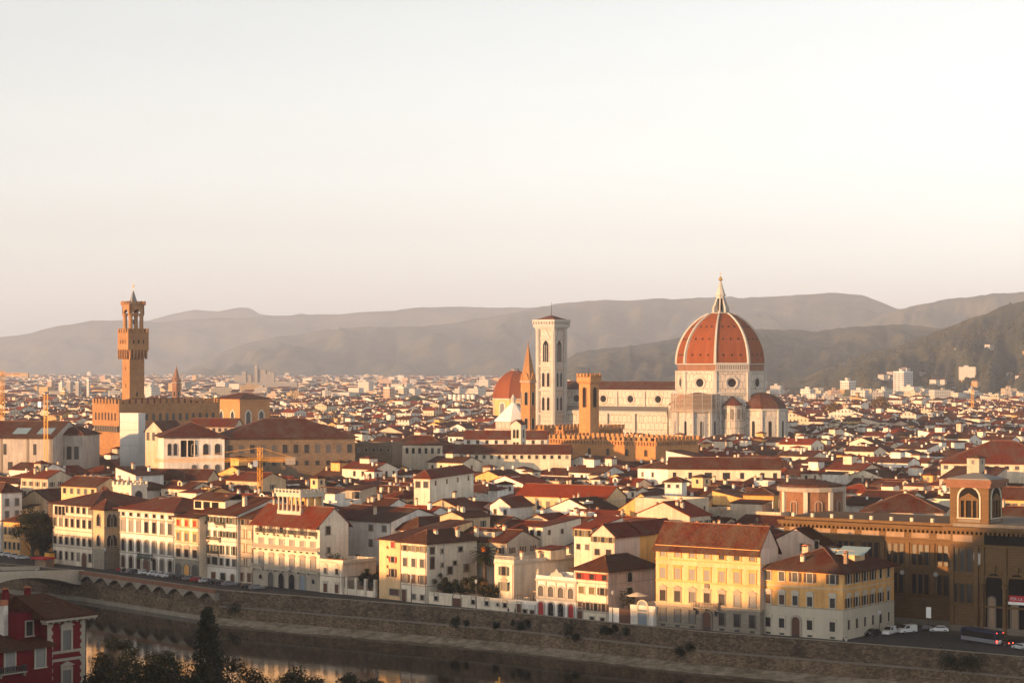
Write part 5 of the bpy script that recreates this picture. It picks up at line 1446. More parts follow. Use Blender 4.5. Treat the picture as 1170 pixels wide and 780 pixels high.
for i in range(6):
    q = (i + .6) / 6.4
    window(t, W, Dp * q, Z(667.5, d), R(90), 1.25, 2.1, '', 'stone_light', 'pane_dark', 'open' if i < 4 else None, 'shutter_brown')
    window(t, W, Dp * q, Z(695, d), R(90), 1.25, 2.1, 'seg', 'stone_light', 'pane_dark', 'open' if i < 5 else None, 'shutter_brown')
    window(t, W + .05, Dp * q, Z(720, d), R(90), 1.1, 2.1, '', 'stone_light', 'pane_dark')
plinth(t, W, Dp, Z(697.5, d), 'stone_light'); course(t, W, Dp, Z(697.5, d), .25, .12, 'stone_trim'); course(t, W, Dp, Z(674, d), .18, .06, 'stone_light')
at = MB().box(9, 17.5, 11, 16, z + 1.2, z + 4.2).build('roof_room', ['plaster_yellow'], t)
MB().add([(9.2, 9.0, z + 3.0), (13, 9.0, z + 3.0), (13, 11.8, z + 4.4), (9.2, 11.8, z + 4.4), (9.2, 9.0, z + 3.12), (13, 9.0, z + 3.12), (13, 11.8, z + 4.52), (9.2, 11.8, z + 4.52)], ((3, 2, 1, 0), (4, 5, 6, 7), (0, 1, 5, 4), (1, 2, 6, 5), (2, 3, 7, 6), (3, 0, 4, 7))).build('skylight', ['blue_glass'], t)
MB().add([(13.6, 9.4, z + 3.4), (20.5, 9.4, z + 3.4), (20.5, 13.2, z + 4.9), (13.6, 13.2, z + 4.9), (13.6, 9.4, z + 3.52), (20.5, 9.4, z + 3.52), (20.5, 13.2, z + 5.02), (13.6, 13.2, z + 5.02)], ((3, 2, 1, 0), (4, 5, 6, 7), (0, 1, 5, 4), (1, 2, 6, 5), (2, 3, 7, 6), (3, 0, 4, 7))).build('skylight', ['blue_glass'], t)
chimney(t, W * .42, 3.4, z + 1.9, 1.1, .8, 'plaster_ivory'); chimney(t, 18.5, 5, z + 3, 1.0, .8, 'plaster_brown'); chimney(t, 6, 10, z + 3, 1.6, 1.6, 'plaster_beige')
m = MB(); m.tube((W, .0, z + .35), (W - min(W, Dp) / 2, min(W, Dp) / 2, z + 4.5), .16, n=6); m.build('hip_ridge', ['plaster_pink'], t)
# stepped white house behind between the two
t, W, Dp, z = block('house', 'white stepped gable house directly behind the ochre corner palazzo', 'house', 878, 941, (13,), 515, -38, 624, 'plaster_pink', 'gy', 3.8, 'tile_old', .4)
window(t, W * .88, 0, Z(627, 515), 0, 1.0, 1.9); window(t, W * .62, 0, Z(630, 515), 0, 1.0, 1.6)

# ================================================================== the library at the right edge
rzl = R(-36)
LB = P(1086, 497)
lib = thing('library', 'large brown stone library with bracketed cornice, deep arches and a twin-towered front', 'library', LB, rzl)
u = Vector((math.cos(rzl), math.sin(rzl), 0)); v = Vector((-u.y, u.x, 0))
LW = 62; LD = 30; zc = 23.2
MB().box(0, LW, 0, LD, -.5, zc).build('wall', ['stone_library'], lib)
# recessed long wing to the left
o2, wl = -46.0, 46.0
wing = MB().box(o2, 0, 5.5, 30, -.5, zc - .6).build('wing', ['stone_library'], lib)
def cornice(parent, x0, x1, y, z, depth=1.5):
    m = MB(); m.box(x0, x1, y - depth, y + .4, z, z + .45); m.box(x0, x1, y - depth * .65, y + .4, z - .5, z)
    return m.build('cornice', ['stone_library'], parent)
def dentils(parent, x0, x1, y, z):
    m = MB(); n = int((x1 - x0) / 1.1)
    for i in range(n): m.box(x0 + i * 1.1, x0 + i * 1.1 + .55, y - 1.1, y + .1, z - 1.1, z - .505)
    return m.build('bracket_row', ['stone_library'], parent)
cornice(lib, -1.2, LW, 0, zc); dentils(lib, -.6, LW, 0, zc)
cornice(wing, o2 - 1, -.01, 5.5, zc - .6); dentils(wing, o2, -1, 5.5, zc - .6)
MB().box(o2, 0, 6, 29, zc - .1, zc + .6).build('wing_roof', ['stone_library'], lib)
for i in range(9): MB().box(-.35, .35, 0, .7, 0, .9).build('parapet_block', ['stone_light'], lib, (o2 + 2 + i * 5.2, 6.4, zc + .6))
MB().box(.3, LW, .6, 29, zc + .45, zc + 1.2).build('roof_terrace', ['stone_dark'], lib)
for yy in (5.8, 12.6, 19.2): course(lib, LW, LD, yy, .45, .3, 'stone_library', right=False); MB().box(o2, -.02, 5.2, 5.55, yy, yy + .45).build('string_course', ['stone_library'], wing)
for i in range(7):
    for zz, hh in ((7.2, 4.6), (14.0, 4.6)):
        for k in (-1, 0, 1): window(wing, o2 + 4 + i * 6.4 + k * 1.55, 5.5, zz, 0, 1.1, hh, '', 'stone_library', 'pane_dark', t=.18)
    MB().box(-.45, .45, -.3, .1, 6.3, 19).build('pilaster', ['stone_library'], wing, (o2 + .8 + i * 6.4, 5.5, 0))
    MB().box(-2.3, 2.3, -.12, .02, 20.2, 21.4).build('relief_panel', ['plaster_brown'], wing, (o2 + 4 + i * 6.4, 5.5, 0))
for k in (0, 1): MB().tube((-6 - k * 8.5, 5.3, 12.0), (-6 - k * 8.5, 5.0, 12.0), .55, n=12).build('roundel', ['marble_plain'], wing)
for zz, hh in ((6.6, 4.2), (13.6, 5.2)):
    for k in (-1, 0, 1): window(lib, 2.9 + k * 1.75, 0, zz, 0, 1.25, hh, '', 'stone_library', 'pane_dark', t=.2)
MB().box(.6, 5.4, -.12, .02, 20.3, 21.8).build('relief_panel', ['plaster_brown'], lib); MB().box(8.2, 40, -.1, .02, 19.9, 22.2).build('attic_opening', ['void_dark'], lib)
# arcaded porch: deep arches between piers and a screen wall
aw = 5.4
for i in range(6):
    x = 7.9 + i * aw
    window(lib, x + aw / 2, 0, 0.2, 0, 4.0, 13.4, 'arch nosill', 'stone_library', 'void_dark', t=.55)
    MB().lathe([(.6, 0), (.6, .6), (.45, .7), (.40, 9.6), (.65, 10.4), (.7, 11)], 10).build('column', ['stone_library'], lib, (x, -.6, .1))
    window(lib, x + aw / 2 - .5, -.06, 0.2, 0, 1.5, 8.0, 'arch nosill door', 'stone_dark', 'plaster_brown', t=.25)
MB().slab([(-.9, 1.4), (-1.1, .3), (-.6, -1.1), (0, -1.5), (.6, -1.1), (1.1, .3), (.9, 1.4), (.5, 1.2), (0, 1.5), (-.5, 1.2)], -.35, .02).build('coat_of_arms', ['marble_plain'], lib, (6.7, 0, 16.6))
bn = MB().box(14.7, 22.0, -1.35, -1.22, 7.3, 9.0).build('banner', ['cloth_red'], lib); MB().box(14.5, 22.0, -1.38, -1.355, 7.0, 7.6).build('banner_edge', ['white_paint'], bn)
def lettering(txt, parent, x, y, z, size, mat, rx=90, rz=0.0, name='lettering', squash=1.0):
    cu = bpy.data.curves.new(name, 'FONT'); cu.body = txt; cu.size = size; cu.extrude = .01; cu.resolution_u = 2
    tmp = bpy.data.objects.new(name, cu); COL.objects.link(tmp)
    me = bpy.data.meshes.new_from_object(tmp.evaluated_get(bpy.context.evaluated_depsgraph_get())); bpy.data.objects.remove(tmp)
    me.materials.clear(); me.materials.append(M[mat])
    ob = put(me, name, parent, (x, y, z)); ob.rotation_euler = (R(rx), 0, rz); ob.scale = (squash, 1, 1)
    return ob
lettering('PER LA', bn, 15.0, -1.37, 7.95, .95, 'metal_pale')
for k in (-1, 0, 1): window(lib, 50 + k * 2.0, 0, 13.6, 0, 1.4, 5.2, '', 'stone_library', 'pane_dark')
for x in (.0, 5.9): MB().box(-.45, .45, -.45, .02, .2, 19.6).build('pilaster', ['stone_library'], lib, (x + .5, 0, 0))
for i in range(7): MB().box(-.4, .4, -.45, .02, 11.2, 19.6).build('pilaster', ['stone_library'], lib, (7.9 + i * 5.4, 0, 0))
for i in range(6): MB().slab([(-.35, 13.5), (.35, 13.5), (.55, 15.2), (-.55, 15.2)], -.6, .02).build('keystone', ['stone_library'], lib, (10.6 + i * 5.4, 0, 0))
MB().box(0, LW, -.5, .02, -.4, 1.4).build('base_course', ['stone_dark'], lib); MB().box(o2, -.02, 5.0, 5.55, -.4, 1.4).build('base_course', ['stone_dark'], wing)
# tower over the corner
def library_tower(x):
    tw = 9.4; td = 7.6; zb = zc + 1.2; zt = zb + 9.0
    T = thing('library_tower', 'sunlit square library tower with a big arched opening and bracketed flat roof', 'tower', LB + u * x + v * 1.0, rzl)
    MB().box(0, tw, 0, td, zb - 1, zt).build('shaft', ['stone_library'], T)
    m = MB(); p = 1.1; m.prism([(-p, -p), (tw + p, -p), (tw + p, td + p), (-p, td + p)], zt, zt + .5); p = .7; m.prism([(-p, -p), (tw + p, -p), (tw + p, td + p), (-p, td + p)], zt - .9, zt); p = 1.1; m.prism([(-p, -p), (tw + p, -p), (tw + p, td + p), (-p, td + p)], zt + .5, zt + .9); m.build('cornice', ['brick_edging'], T)
    roof_mesh(tw, td, zt + .9, 'hip', 1.2, .5).build('roof', ['lead'], T)
    for (x_, y_, r_) in ((tw / 2, 0, 0), (tw, td / 2, R(90))):
        w1 = window(T, x_, y_, zb + 1.3, r_, 5.0, 6.9, 'arch', 'stone_light', 'void_dark', t=.35)
        MB().box(-2.4, 2.4, -.3, -.05, 3.9, 4.4).build('transom', ['stone_library'], w1); MB().slab([(-2.1, 4.4), (2.1, 4.4), (0, 5.6)], -.35, -.05).build('pediment', ['stone_library'], w1)
        for q in (-2.1, -.85, .85, 2.1): MB().box(q - .22, q + .22, -.34, -.05, 0, 3.9).build('mullion', ['stone_library'], w1)
        MB().box(-2.7, 2.7, -.08, .02, -1.0, -.35).build('panel', ['stone_dark'], w1)
    return T
library_tower(-0.6)
claim(LB + u * o2, rzl, LW - o2, 32, 1)

# ================================================================== named buildings further back
def far_block(name, label, cat, pxL, pxC, pxR, dC, rz, eave, wall, roof='gx', rise=2.6, tile='tile_brown', rows=(), over=.8, rrows=()):
    t, W, Dp, z = block(name, label, cat, pxL, pxC, pxR, dC, rz, eave, wall, roof, rise, tile, over)
    for (ya, yb, n, w, *k) in rows: row(t, W, dC, ya, yb, n, w, small=True, shmat=(k[0] if k else None))
    for (ya, yb, n, w, *k) in rrows: row(t, W, dC, ya, yb, n, w, small=True, shmat=(k[0] if k else None), face='right', Dp=Dp)
    return t, W, Dp, z
t, W, Dp, z = far_block('gallery_palace', 'long brown stone gallery palace with rows of small windows and a wide dark roof', 'palace', 257, 405.5, (34,), 845, 14, 500, 'stone_brown', 'hip', 7.0, 'tile_brown', over=1.6)
for i in range(12):
    small_window(t, W * (i + .5) / 12, 0, z - 5.6, 0, 1.8, 3.2, 'pane_grey' if i in (1, 3, 4, 8, 9, 10) else 'pane_dark', 'stone_brown', None); small_window(t, W * (i + .5) / 12, 0, z - 10.4, 0, 1.6, 1.8, 'pane_dark', 'stone_brown', None)
t, W, Dp, z = far_block('gallery_palace', 'white end of the gallery palace with arched windows and open loggia', 'palace', 187, 256.5, (26,), 832, 14, 499.5, 'plaster_white', 'hip', 5.5, 'tile_brown', over=1.6)
for i in (2, 3, 4): window(t, W * (i + .6) / 5.2, 0, z - 6.4, 0, 2.0, 4.0, 'arch', 'stone_trim', 'pane_dark'); window(t, W * (i + .6) / 5.2, 0, z - 13.5, 0, 1.8, 3.2, 'arch', 'stone_trim', 'pane_grey')
MB().box(6.2, 11.6, -.06, .02, z - 7.2, z - 1.0).build('open_loggia', ['void_dark'], t)
for x in (6.2, 8.9, 11.6): MB().lathe([(.3, z - 7.2), (.25, z - 1.4), (.4, z - 1)], 8, 0, (x, -.3)).build('column', ['stone_light'], t)
for x in (2.2, 4.4): window(t, x, 0, z - 6.6, 0, 1.3, 4.4, 'arch', 'stone_trim', 'pane_dark')
for (a, b, nm) in ((0, 33, 'left'), (33.5, 95, 'right')):
    pass
t, W, Dp, z = far_block('gallery_block', 'grey beige gallery block with dark strip pilasters and roof skylights at far left', 'gallery', -40, 60, (34,), 850, -10, 500.5, 'plaster_grey', 'gx', 6.0, 'tile_brown')
for q in (.42, .72, .98): MB().box(-.5, .5, -.12, .02, -.5, z - .1).build('strip_pilaster', ['stone_dark'], t, (W * q, 0, 0))
for q in (.52, .86): 
    small_window(t, W * q - 2.2, 0, z - 6.5, 0, 1.3, 4.2, 'pane_dark', 'stone_trim'); small_window(t, W * q, 0, z - 12.5, 0, 2.0, 3.2, 'pane_dark', 'stone_trim')
for x in (18, 28): MB().add([(x, 3.5, z + 1.5), (x + 6, 3.5, z + 1.5), (x + 6, 9, z + 3.7), (x, 9, z + 3.7)], ((0, 1, 2, 3),)).build('skylight', ['blue_glass'], t)
t, W, Dp, z = far_block('gallery_block', 'smaller grey gallery annex with three tall windows below the crane mast', 'gallery', 60.5, 95, (18,), 860, -10, 497, 'plaster_grey', 'hip', 3.0, 'tile_brown')
for q in (.3, .54, .78): small_window(t, W * q, 0, z - 9.5, 0, 1.9, 5.0, 'pane_dark', 'stone_trim')
T, W, Dp, z = block('wrapped_building', 'white sheeted building under restoration in front of the crenellated palace', 'building', 137, 158, 166, 905, -42, 474, 'scaffold_sheet', 'flat')
for i in range(1, 5): MB().box(-.06, W + .06, -.1, -.01, z - i * 3.2, z - i * 3.2 + .12).build('lift_line', ['concrete'], T)
far_block('terrace_house', 'cream house with three gables left of the white gallery end', 'house', 166, 185, (14,), 868, -30, 492, 'plaster_beige', 'gy', 3.6, 'tile_brown', ((494, 503, 3, 1.3),))
far_block('terrace_house', 'pale long low wing above the gallery palace roof', 'house', 214, 268, (14,), 905, -8, 487, 'plaster_beige', 'gx', 3.0, 'tile_red', ((489, 493, 8, 1.2),))
t, W, Dp, z = far_block('long_house', 'long cream monastery wing with a row of dark windows left of center', 'monastery', 447, 505, (14,), 905, -14, 508.5, 'plaster_cream', 'hip', 3.6, 'tile_brown', ((512, 518, 8, 1.1),))
far_block('long_house', 'very long low pale range with a row of square windows below the crenellated halls', 'monastery', 506, 652, (10,), 880, -3, 517.5, 'plaster_cream', 'gx', 3.0, 'tile_brown', ((520, 524, 17, 1.1),))
far_block('long_house', 'white cloister range with open arches behind the very long low range', 'monastery', 530, 625, (12,), 925, -4, 501, 'plaster_white', 'gx', 3.0, 'tile_red', ((503, 507, 9, 1.2),))
far_block('stone_house', 'dark brown stone block right of the gallery palace', 'building', 405.8, 448, (18,), 880, -10, 508, 'stone_brown', 'flat', rows=((512, 516, 5, 1.0),))
t, W, Dp, z = far_block('yellow_range', 'long ochre house with a row of white-silled windows and orange roof', 'house', 590.5, 694, (12,), 655, -30, 568.5, 'plaster_yellow', 'gx', 3.0, 'tile_bright', ((575, 586, 10, 1.3),))
course(t, W, Dp, Z(573, 655), .25, .2, 'stone_light'); course(t, W, Dp, Z(589, 655), .3, .3, 'stone_light')
for i in range(10): MB().box(-.9, .9, -.5, .0, 0, .8).build('window_box', ['white_paint'], t, (W * (i + .5) / 10, 0, Z(589, 655) + .3))
t, W, Dp, z = far_block('blank_gable_house', 'blank pale ochre gable wall right of the long ochre house', 'house', 694.5, 770, (14,), 640, -20, 592, 'plaster_ochre', 'gy', 7.0, 'tile_brown', over=.2)
t, W, Dp, z = far_block('blank_gable_house', 'second blank ochre wall with one small window behind the yellow palazzo', 'house', 755, 805, (14,), 650, -14, 578, 'plaster_ochre', 'sx', 2.0, 'tile_brown', over=.1)
small_window(t, W * .55, 0, z - 3.4, 0, .9, 1.1)
t, W, Dp, z = far_block('long_house', 'long cream range with wide dark openings in the middle right', 'house', 763, 892, (13,), 762, -8, 535.5, 'plaster_cream', 'gx', 3.4, 'tile_brown')
for q, w in ((.06, 1.3), (.2, 1.3), (.36, 2.6), (.52, 2.6), (.66, 1.4), (.84, 1.4), (.95, 1.4)): small_window(t, W * q, 0, z - 3.6, 0, w, 2.2, 'pane_dark', 'plaster_cream')
far_block('house', 'white tower house with a single window between dark roofs', 'house', 759.5, 779, (6,), 690, -20, 551, 'plaster_pale', 'hip', 1.5, 'tile_brown', ((553.5, 557, 2, .9),))
t, W, Dp, z = far_block('house', 'orange house with big white gridded windows right of middle', 'house', 849, 884, (10,), 665, -18, 566, 'plaster_orange', 'hip', 2.0, 'tile_brown')
for q in (.27, .78): window(t, W * q, 0, z - 4.2, 0, 3.4, 2.6, 'bars', 'white_paint', 'pane_grey')
t, W, Dp, z = far_block('house', 'long ochre house with dark windows in front of the gallery palace', 'house', 168, 237, (12,), 758, -12, 547.5, 'plaster_tan', 'gx', 3.0, 'tile_brown', ((550.5, 555, 9, 1.4), (559, 564, 9, 1.2)))
far_block('house', 'long low house with ochre front behind the white seven-bay palazzo', 'house', 70, 110, (12,), 705, -38, 556, 'plaster_yellow', 'gx', 2.6, 'tile_brown', ((559, 565, 5, 1.3),))
t, W, Dp, z = block('battlemented_house', 'small cream tower house with toy-like battlements behind the white seven-bay palazzo', 'house', 129, 150, 168, 690, -38, 556.5, 'plaster_ivory', 'flat')
merlons(t, W, Dp, z + .3, .9, .9, 1.3, .4, 'plaster_ivory', proj=.2)
for i in range(3): window(t, W * (i + .6) / 3.3, 0, z - 5, 0, 1.0, 3.2, 'arch', 'stone_trim', 'plaster_ochre')
window(t, W, Dp * .45, z - 4.6, R(90), 3.0, 3.4, 'arch', 'stone_trim', 'pane_dark')
far_block('church_roof', 'big dark red church roof at the right edge above the library tower', 'church', 1075, 1215, (34,), 760, -14, 531, 'plaster_cream', 'hip', 7.5, 'tile_red', ((533, 537, 12, 1.4),))
far_block('house', 'yellow range with dark windows behind the library tower', 'house', 1138, 1200, (12,), 640, -30, 571, 'plaster_ochre', 'gx', 3.0, 'tile_brown', ((576, 583, 7, 1.4),))
far_block('house', 'wide dark-roofed low house left of the library tower', 'house', 985, 1078, (20,), 610, -14, 586, 'plaster_grey', 'hip', 4.5, 'tile_brown', ((590, 597, 6, 1.6),))
# rounded brick apse
o = P(927, 640); T = thing('round_apse', 'round brown brick apse with niches and broken cornice right of the orange house', 'church', o, R(5))
r_ = 9.4; zt = Z(556, 635)
MB().lathe([(r_, -.5), (r_, zt)], 16).build('drum', ['brick_brown'], T); MB().lathe([(r_ + .7, zt - 1.3), (r_ + .9, zt - .3), (r_ + .3, zt)], 16).build('cornice', ['stone_trim'], T)
MB().lathe([(r_ - .5, zt), (r_ - .5, zt + .6), (.4, zt + 2.2)], 16).build('roof', ['tile_old'], T)
for k in range(16):
    a = 2 * math.pi * k / 16
    if math.sin(a) > .35: continue
    if k % 2: MB().box(-.6, .6, -.6, .5, -.5, zt - 1.35).build('buttress', ['stone_light'], T, (r_ * math.cos(a), r_ * math.sin(a), 0), a + math.pi / 2)
    else: window(T, r_ * .985 * math.cos(a), r_ * .985 * math.sin(a), zt - 8, a + math.pi / 2, 1.8, 4.0, 'arch', 'stone_trim', 'void_dark')
OBST.append((o.x - 10, o.y - 10, 1, 0, 20, 20, 1))
# second-row houses right behind the riverside
far_block('house', 'cream house with shuttered top loggia and orange roof left of the yellow palazzo', 'house', 656, 676, 712, 545, -40, 604, 'plaster_ivory', 'sx', 2.2, 'tile_bright', ((606, 613, 4, .9, 'shutter_olive'), (622, 628, 2, 1.2)))
far_block('house', 'pinkish house with a long dark red roof running back behind the pinkish riverside house', 'house', 676, 702, 745, 540, -40, 612, 'plaster_pink', 'gy', 2.6, 'tile_red', ((614, 620, 3, 1.2, 'shutter_olive'), (628, 635, 2, 1.6)))
t, W, Dp, z = far_block('house', 'bright orange-yellow house with white awning terrace beside the yellow palazzo', 'house', 710, 731, 772, 548, -40, 608, 'plaster_orange', 'gy', 2.4, 'tile_red', ((612, 618, 2, 1.2),))
MB().box(.2, W - .2, -2.6, 0, z - 4.2, z - 3.9).build('awning', ['white_paint'], t); MB().box(0, W, -3, 0, -.5, z - 7).build('terrace', ['plaster_ivory'], t); MB().box(0, W, -3.0, -2.8, z - 7, z - 6).build('terrace_wall', ['plaster_ivory'], t)
far_block('house', 'cream house with tall plain flank and small red top room left of centre', 'house', 604, 620, 664, 575, -40, 602, 'plaster_ivory', 'sx', 1.6, 'tile_red', ((606, 612, 2, 1.2),), rrows=((606, 611, 3, 1.0),))
far_block('house', 'cream house with blue-grey windows right behind the palm', 'house', 566, 604, 640, 592, -38, 607, 'plaster_ivory', 'gx', 2.2, 'tile_red', ((612, 620, 3, 1.5),))
far_block('house', 'cream square house with pyramid roof behind the cream corner house', 'house', 506, 520, 552, 605, -38, 599, 'plaster_ivory', 'hip', 3.6, 'tile_red', ((602, 606, 1, 1.2),), rrows=((603, 607, 2, 1.1),))
far_block('house', 'long dark-roofed house stretching back from the tall yellow house', 'house', 447, 478, 560, 592, -42, 607, 'plaster_cream', 'hip', 3.2, 'tile_brown')
far_block('house', 'white house with grey shutters behind the tall yellow house', 'house', 560, 583, 608, 640, -35, 578, 'plaster_white', 'gy', 2.2, 'tile_red', ((582, 588, 2, 1.0),))
far_block('house', 'cream house with covered roof terrace above the round loggia roofs', 'house', 473, 491, 541, 668, -18, 547, 'plaster_ivory', 'hip', 2.4, 'tile_red', ((550, 557, 2, 1.5),), rrows=((550, 555, 4, 1.3),))
far_block('house', 'pale house with a dark open loggia facing the river left of centre', 'house', 389, 412, 430, 668, -30, 560, 'plaster_beige', 'sx', 1.0, 'tile_brown', ((562, 573, 2, 2.6),))
# ================================================================== the town's houses
def facade(name, col, wx=3.0, wz=3.4, sz=0.95):
    """distant front: plaster with rows of window openings"""
    s = Nodes(name); c = s.coords('UV', False)
    br = s.n('TexBrick', offset=0.0); br.inputs['Scale'].default_value = 1.0
    br.inputs['Color1'].default_value = (0.05, 0.045, 0.045, 1); br.inputs['Color2'].default_value = (0.16, 0.14, 0.125, 1)
    br.inputs['Brick Width'].default_value = wx; br.inputs['Row Height'].default_value = wz; br.inputs['Mortar Size'].default_value = sz; br.inputs['Mortar Smooth'].default_value = 0.0
    s.link(c, br.inputs['Vector'])
    big = s.noise(c, 0.02, 3); tone = s.scale_col(col, s.math('ADD', s.math('MULTIPLY', big, 0.5), 0.72))
    s.link(tone, br.inputs['Mortar'])
    geo = s.n('NewGeometry'); sx = s.n('SeparateXYZ'); s.link(geo.outputs['Normal'], sx.inputs[0])
    flat_ = s.math('GREATER_THAN', sx.outputs[2], 0.5)
    return s.out(s.mix(flat_, br.outputs['Color'], tone), 0.9, 0.15)
facade('facade_white', (0.468, 0.429, 0.374)); facade('facade_cream', (0.452, 0.374, 0.273)); facade('facade_ochre', (0.429, 0.281, 0.125)); facade('facade_grey', (0.281, 0.257, 0.234))
facade('facade_pale', (0.515, 0.468, 0.406), 4.0, 3.2, 1.15); facade('facade_pink', (0.406, 0.281, 0.203)); facade('facade_slab', (0.484, 0.460, 0.429), 6.0, 3.0, 0.9)

WALLS = [('plaster_white', 'white', 26), ('plaster_pale', 'pale grey-white', 14), ('plaster_ivory', 'ivory', 18), ('plaster_cream', 'cream', 16), ('plaster_beige', 'beige', 9), ('plaster_dirty', 'weathered', 6), ('plaster_yellow', 'yellow', 5), ('plaster_ochre', 'ochre', 4), ('plaster_tan', 'tan', 4), ('plaster_pink', 'pinkish', 4), ('plaster_orange', 'orange', 3), ('plaster_grey', 'grey', 4)]
ROOFS = [('tile_brown', 'brown', 38), ('tile_old', 'faded', 22), ('tile_red', 'red', 30), ('tile_bright', 'orange', 10)]
def pick(tab):
    r = rnd.random() * sum(x[-1] for x in tab)
    for x in tab:
        r -= x[-1]
        if r <= 0: return x
    return tab[-1]
def blocked(cx, cy, rad):
    for (ox, oy, c, s_, W, Dp, pad) in OBST:
        dx, dy = cx - ox, cy - oy
        a = dx * c + dy * s_; b = -dx * s_ + dy * c
        if -pad - rad < a < W + pad + rad and -pad - rad < b < Dp + pad + rad: return True
    return False
FRONT_V = []
def behind_front(cx, cy):                                  # keep clear of the riverside row and the street
    px = CX + cx / cy * F
    if px < -200 or px > 1180: return cy > 560
    try: fd = line_hit(F_LINE + [(200, 480), (330, 470)], px)[1]
    except ValueError: return cy > 620
    return cy > fd + 24
ANG = R(-39); GU = (math.cos(ANG), math.sin(ANG)); GV = (-GU[1], GU[0])
CELLS = []
b = -1900.0
while b < 3900:
    depth = rnd.uniform(9.5, 14.5)
    a = -3600.0 + rnd.uniform(0, 20)
    street = 3.2 if rnd.random() < .26 else 0.0
    while a < 1500:
        w = rnd.uniform(8, 19) if rnd.random() < .85 else rnd.uniform(19, 30)
        gap = 0.25 if rnd.random() < .86 else rnd.uniform(2, 6)
        cx = GU[0] * (a + w / 2) + GV[0] * (b + depth / 2); cy = GU[1] * (a + w / 2) + GV[1] * (b + depth / 2)
        if 545 < cy < 2700:
            px = CX + cx / cy * F
            if -25 < px < 1195 and behind_front(cx, cy) and not blocked(cx, cy, min(w, depth) * .42):
                if cy > 1500 and rnd.random() < .22: pass
                else: CELLS.append((cy, cx, a, b, w, depth))
        a += w + gap
    b += depth + street + .2
CELLS.sort()
N_THINGS = 286
ANCH = [(22, 510, 'grey gallery block'), (120, 480, 'crenellated palace'), (151, 495, 'white sheeted building'), (222, 510, 'white gallery end'), (335, 515, 'brown gallery palace'), (297, 540, 'yellow crane mast'), (475, 515, 'cream monastery wing'), (580, 522, 'very long low range'),
        (690, 515, 'lower battlemented wall'), (828, 545, 'long cream range'), (925, 572, 'round brick apse'), (1110, 570, 'sunlit library tower'), (1130, 522, 'dark red church roof'), (643, 577, 'long ochre house'), (745, 590, 'blank ochre gable'), (345, 575, 'columned rooftop loggia'),
        (150, 566, 'small battlemented house'), (30, 600, 'big dark tree'), (555, 625, 'palm tree'), (505, 555, 'covered terrace house'), (866, 575, 'orange gridded house'), (410, 570, 'open loggia house'), (1030, 595, 'wide dark-roofed house'), (200, 555, 'long dark-windowed ochre house')]
made = []
def town_house(cell):
    cy, cx, a, b, w, dp = cell
    x0 = GU[0] * a + GV[0] * b; y0 = GU[1] * a + GV[1] * b
    jit = rnd.uniform(-3, 3); rz = ANG + R(jit)
    wall, wname, _ = pick(WALLS); tile, tname, _ = pick(ROOFS)
    base = 11.5 if cy < 640 else 13.5
    z = base + rnd.uniform(0, 5.5) + (rnd.uniform(2.5, 5) if rnd.random() < .10 else 0)
    kind = rnd.choices(['gx', 'gy', 'hip', 'sx', 'sy', 'flat'], [44, 11, 18, 9, 8, 10])[0]
    if kind == 'gx': rise = dp / 2 * rnd.uniform(.30, .42)
    elif kind == 'gy': rise = w / 2 * rnd.uniform(.30, .40)
    elif kind == 'hip': rise = min(w, dp) / 2 * rnd.uniform(.34, .45)
    elif kind == 'sx': rise = dp * rnd.uniform(.18, .28)
    elif kind == 'sy': rise = w * rnd.uniform(.15, .22)
    else: rise = 0
    return x0, y0, rz, wall, wname, tile, tname, z, kind, min(rise, 4.5)
ROOFWORD = {'gx': 'gabled', 'gy': 'front-gabled', 'hip': 'hipped', 'sx': 'lean-to', 'sy': 'side-sloped'}
def px_of(x, y, z): return CX + x / y * F, HY + (CH - z) / y * F
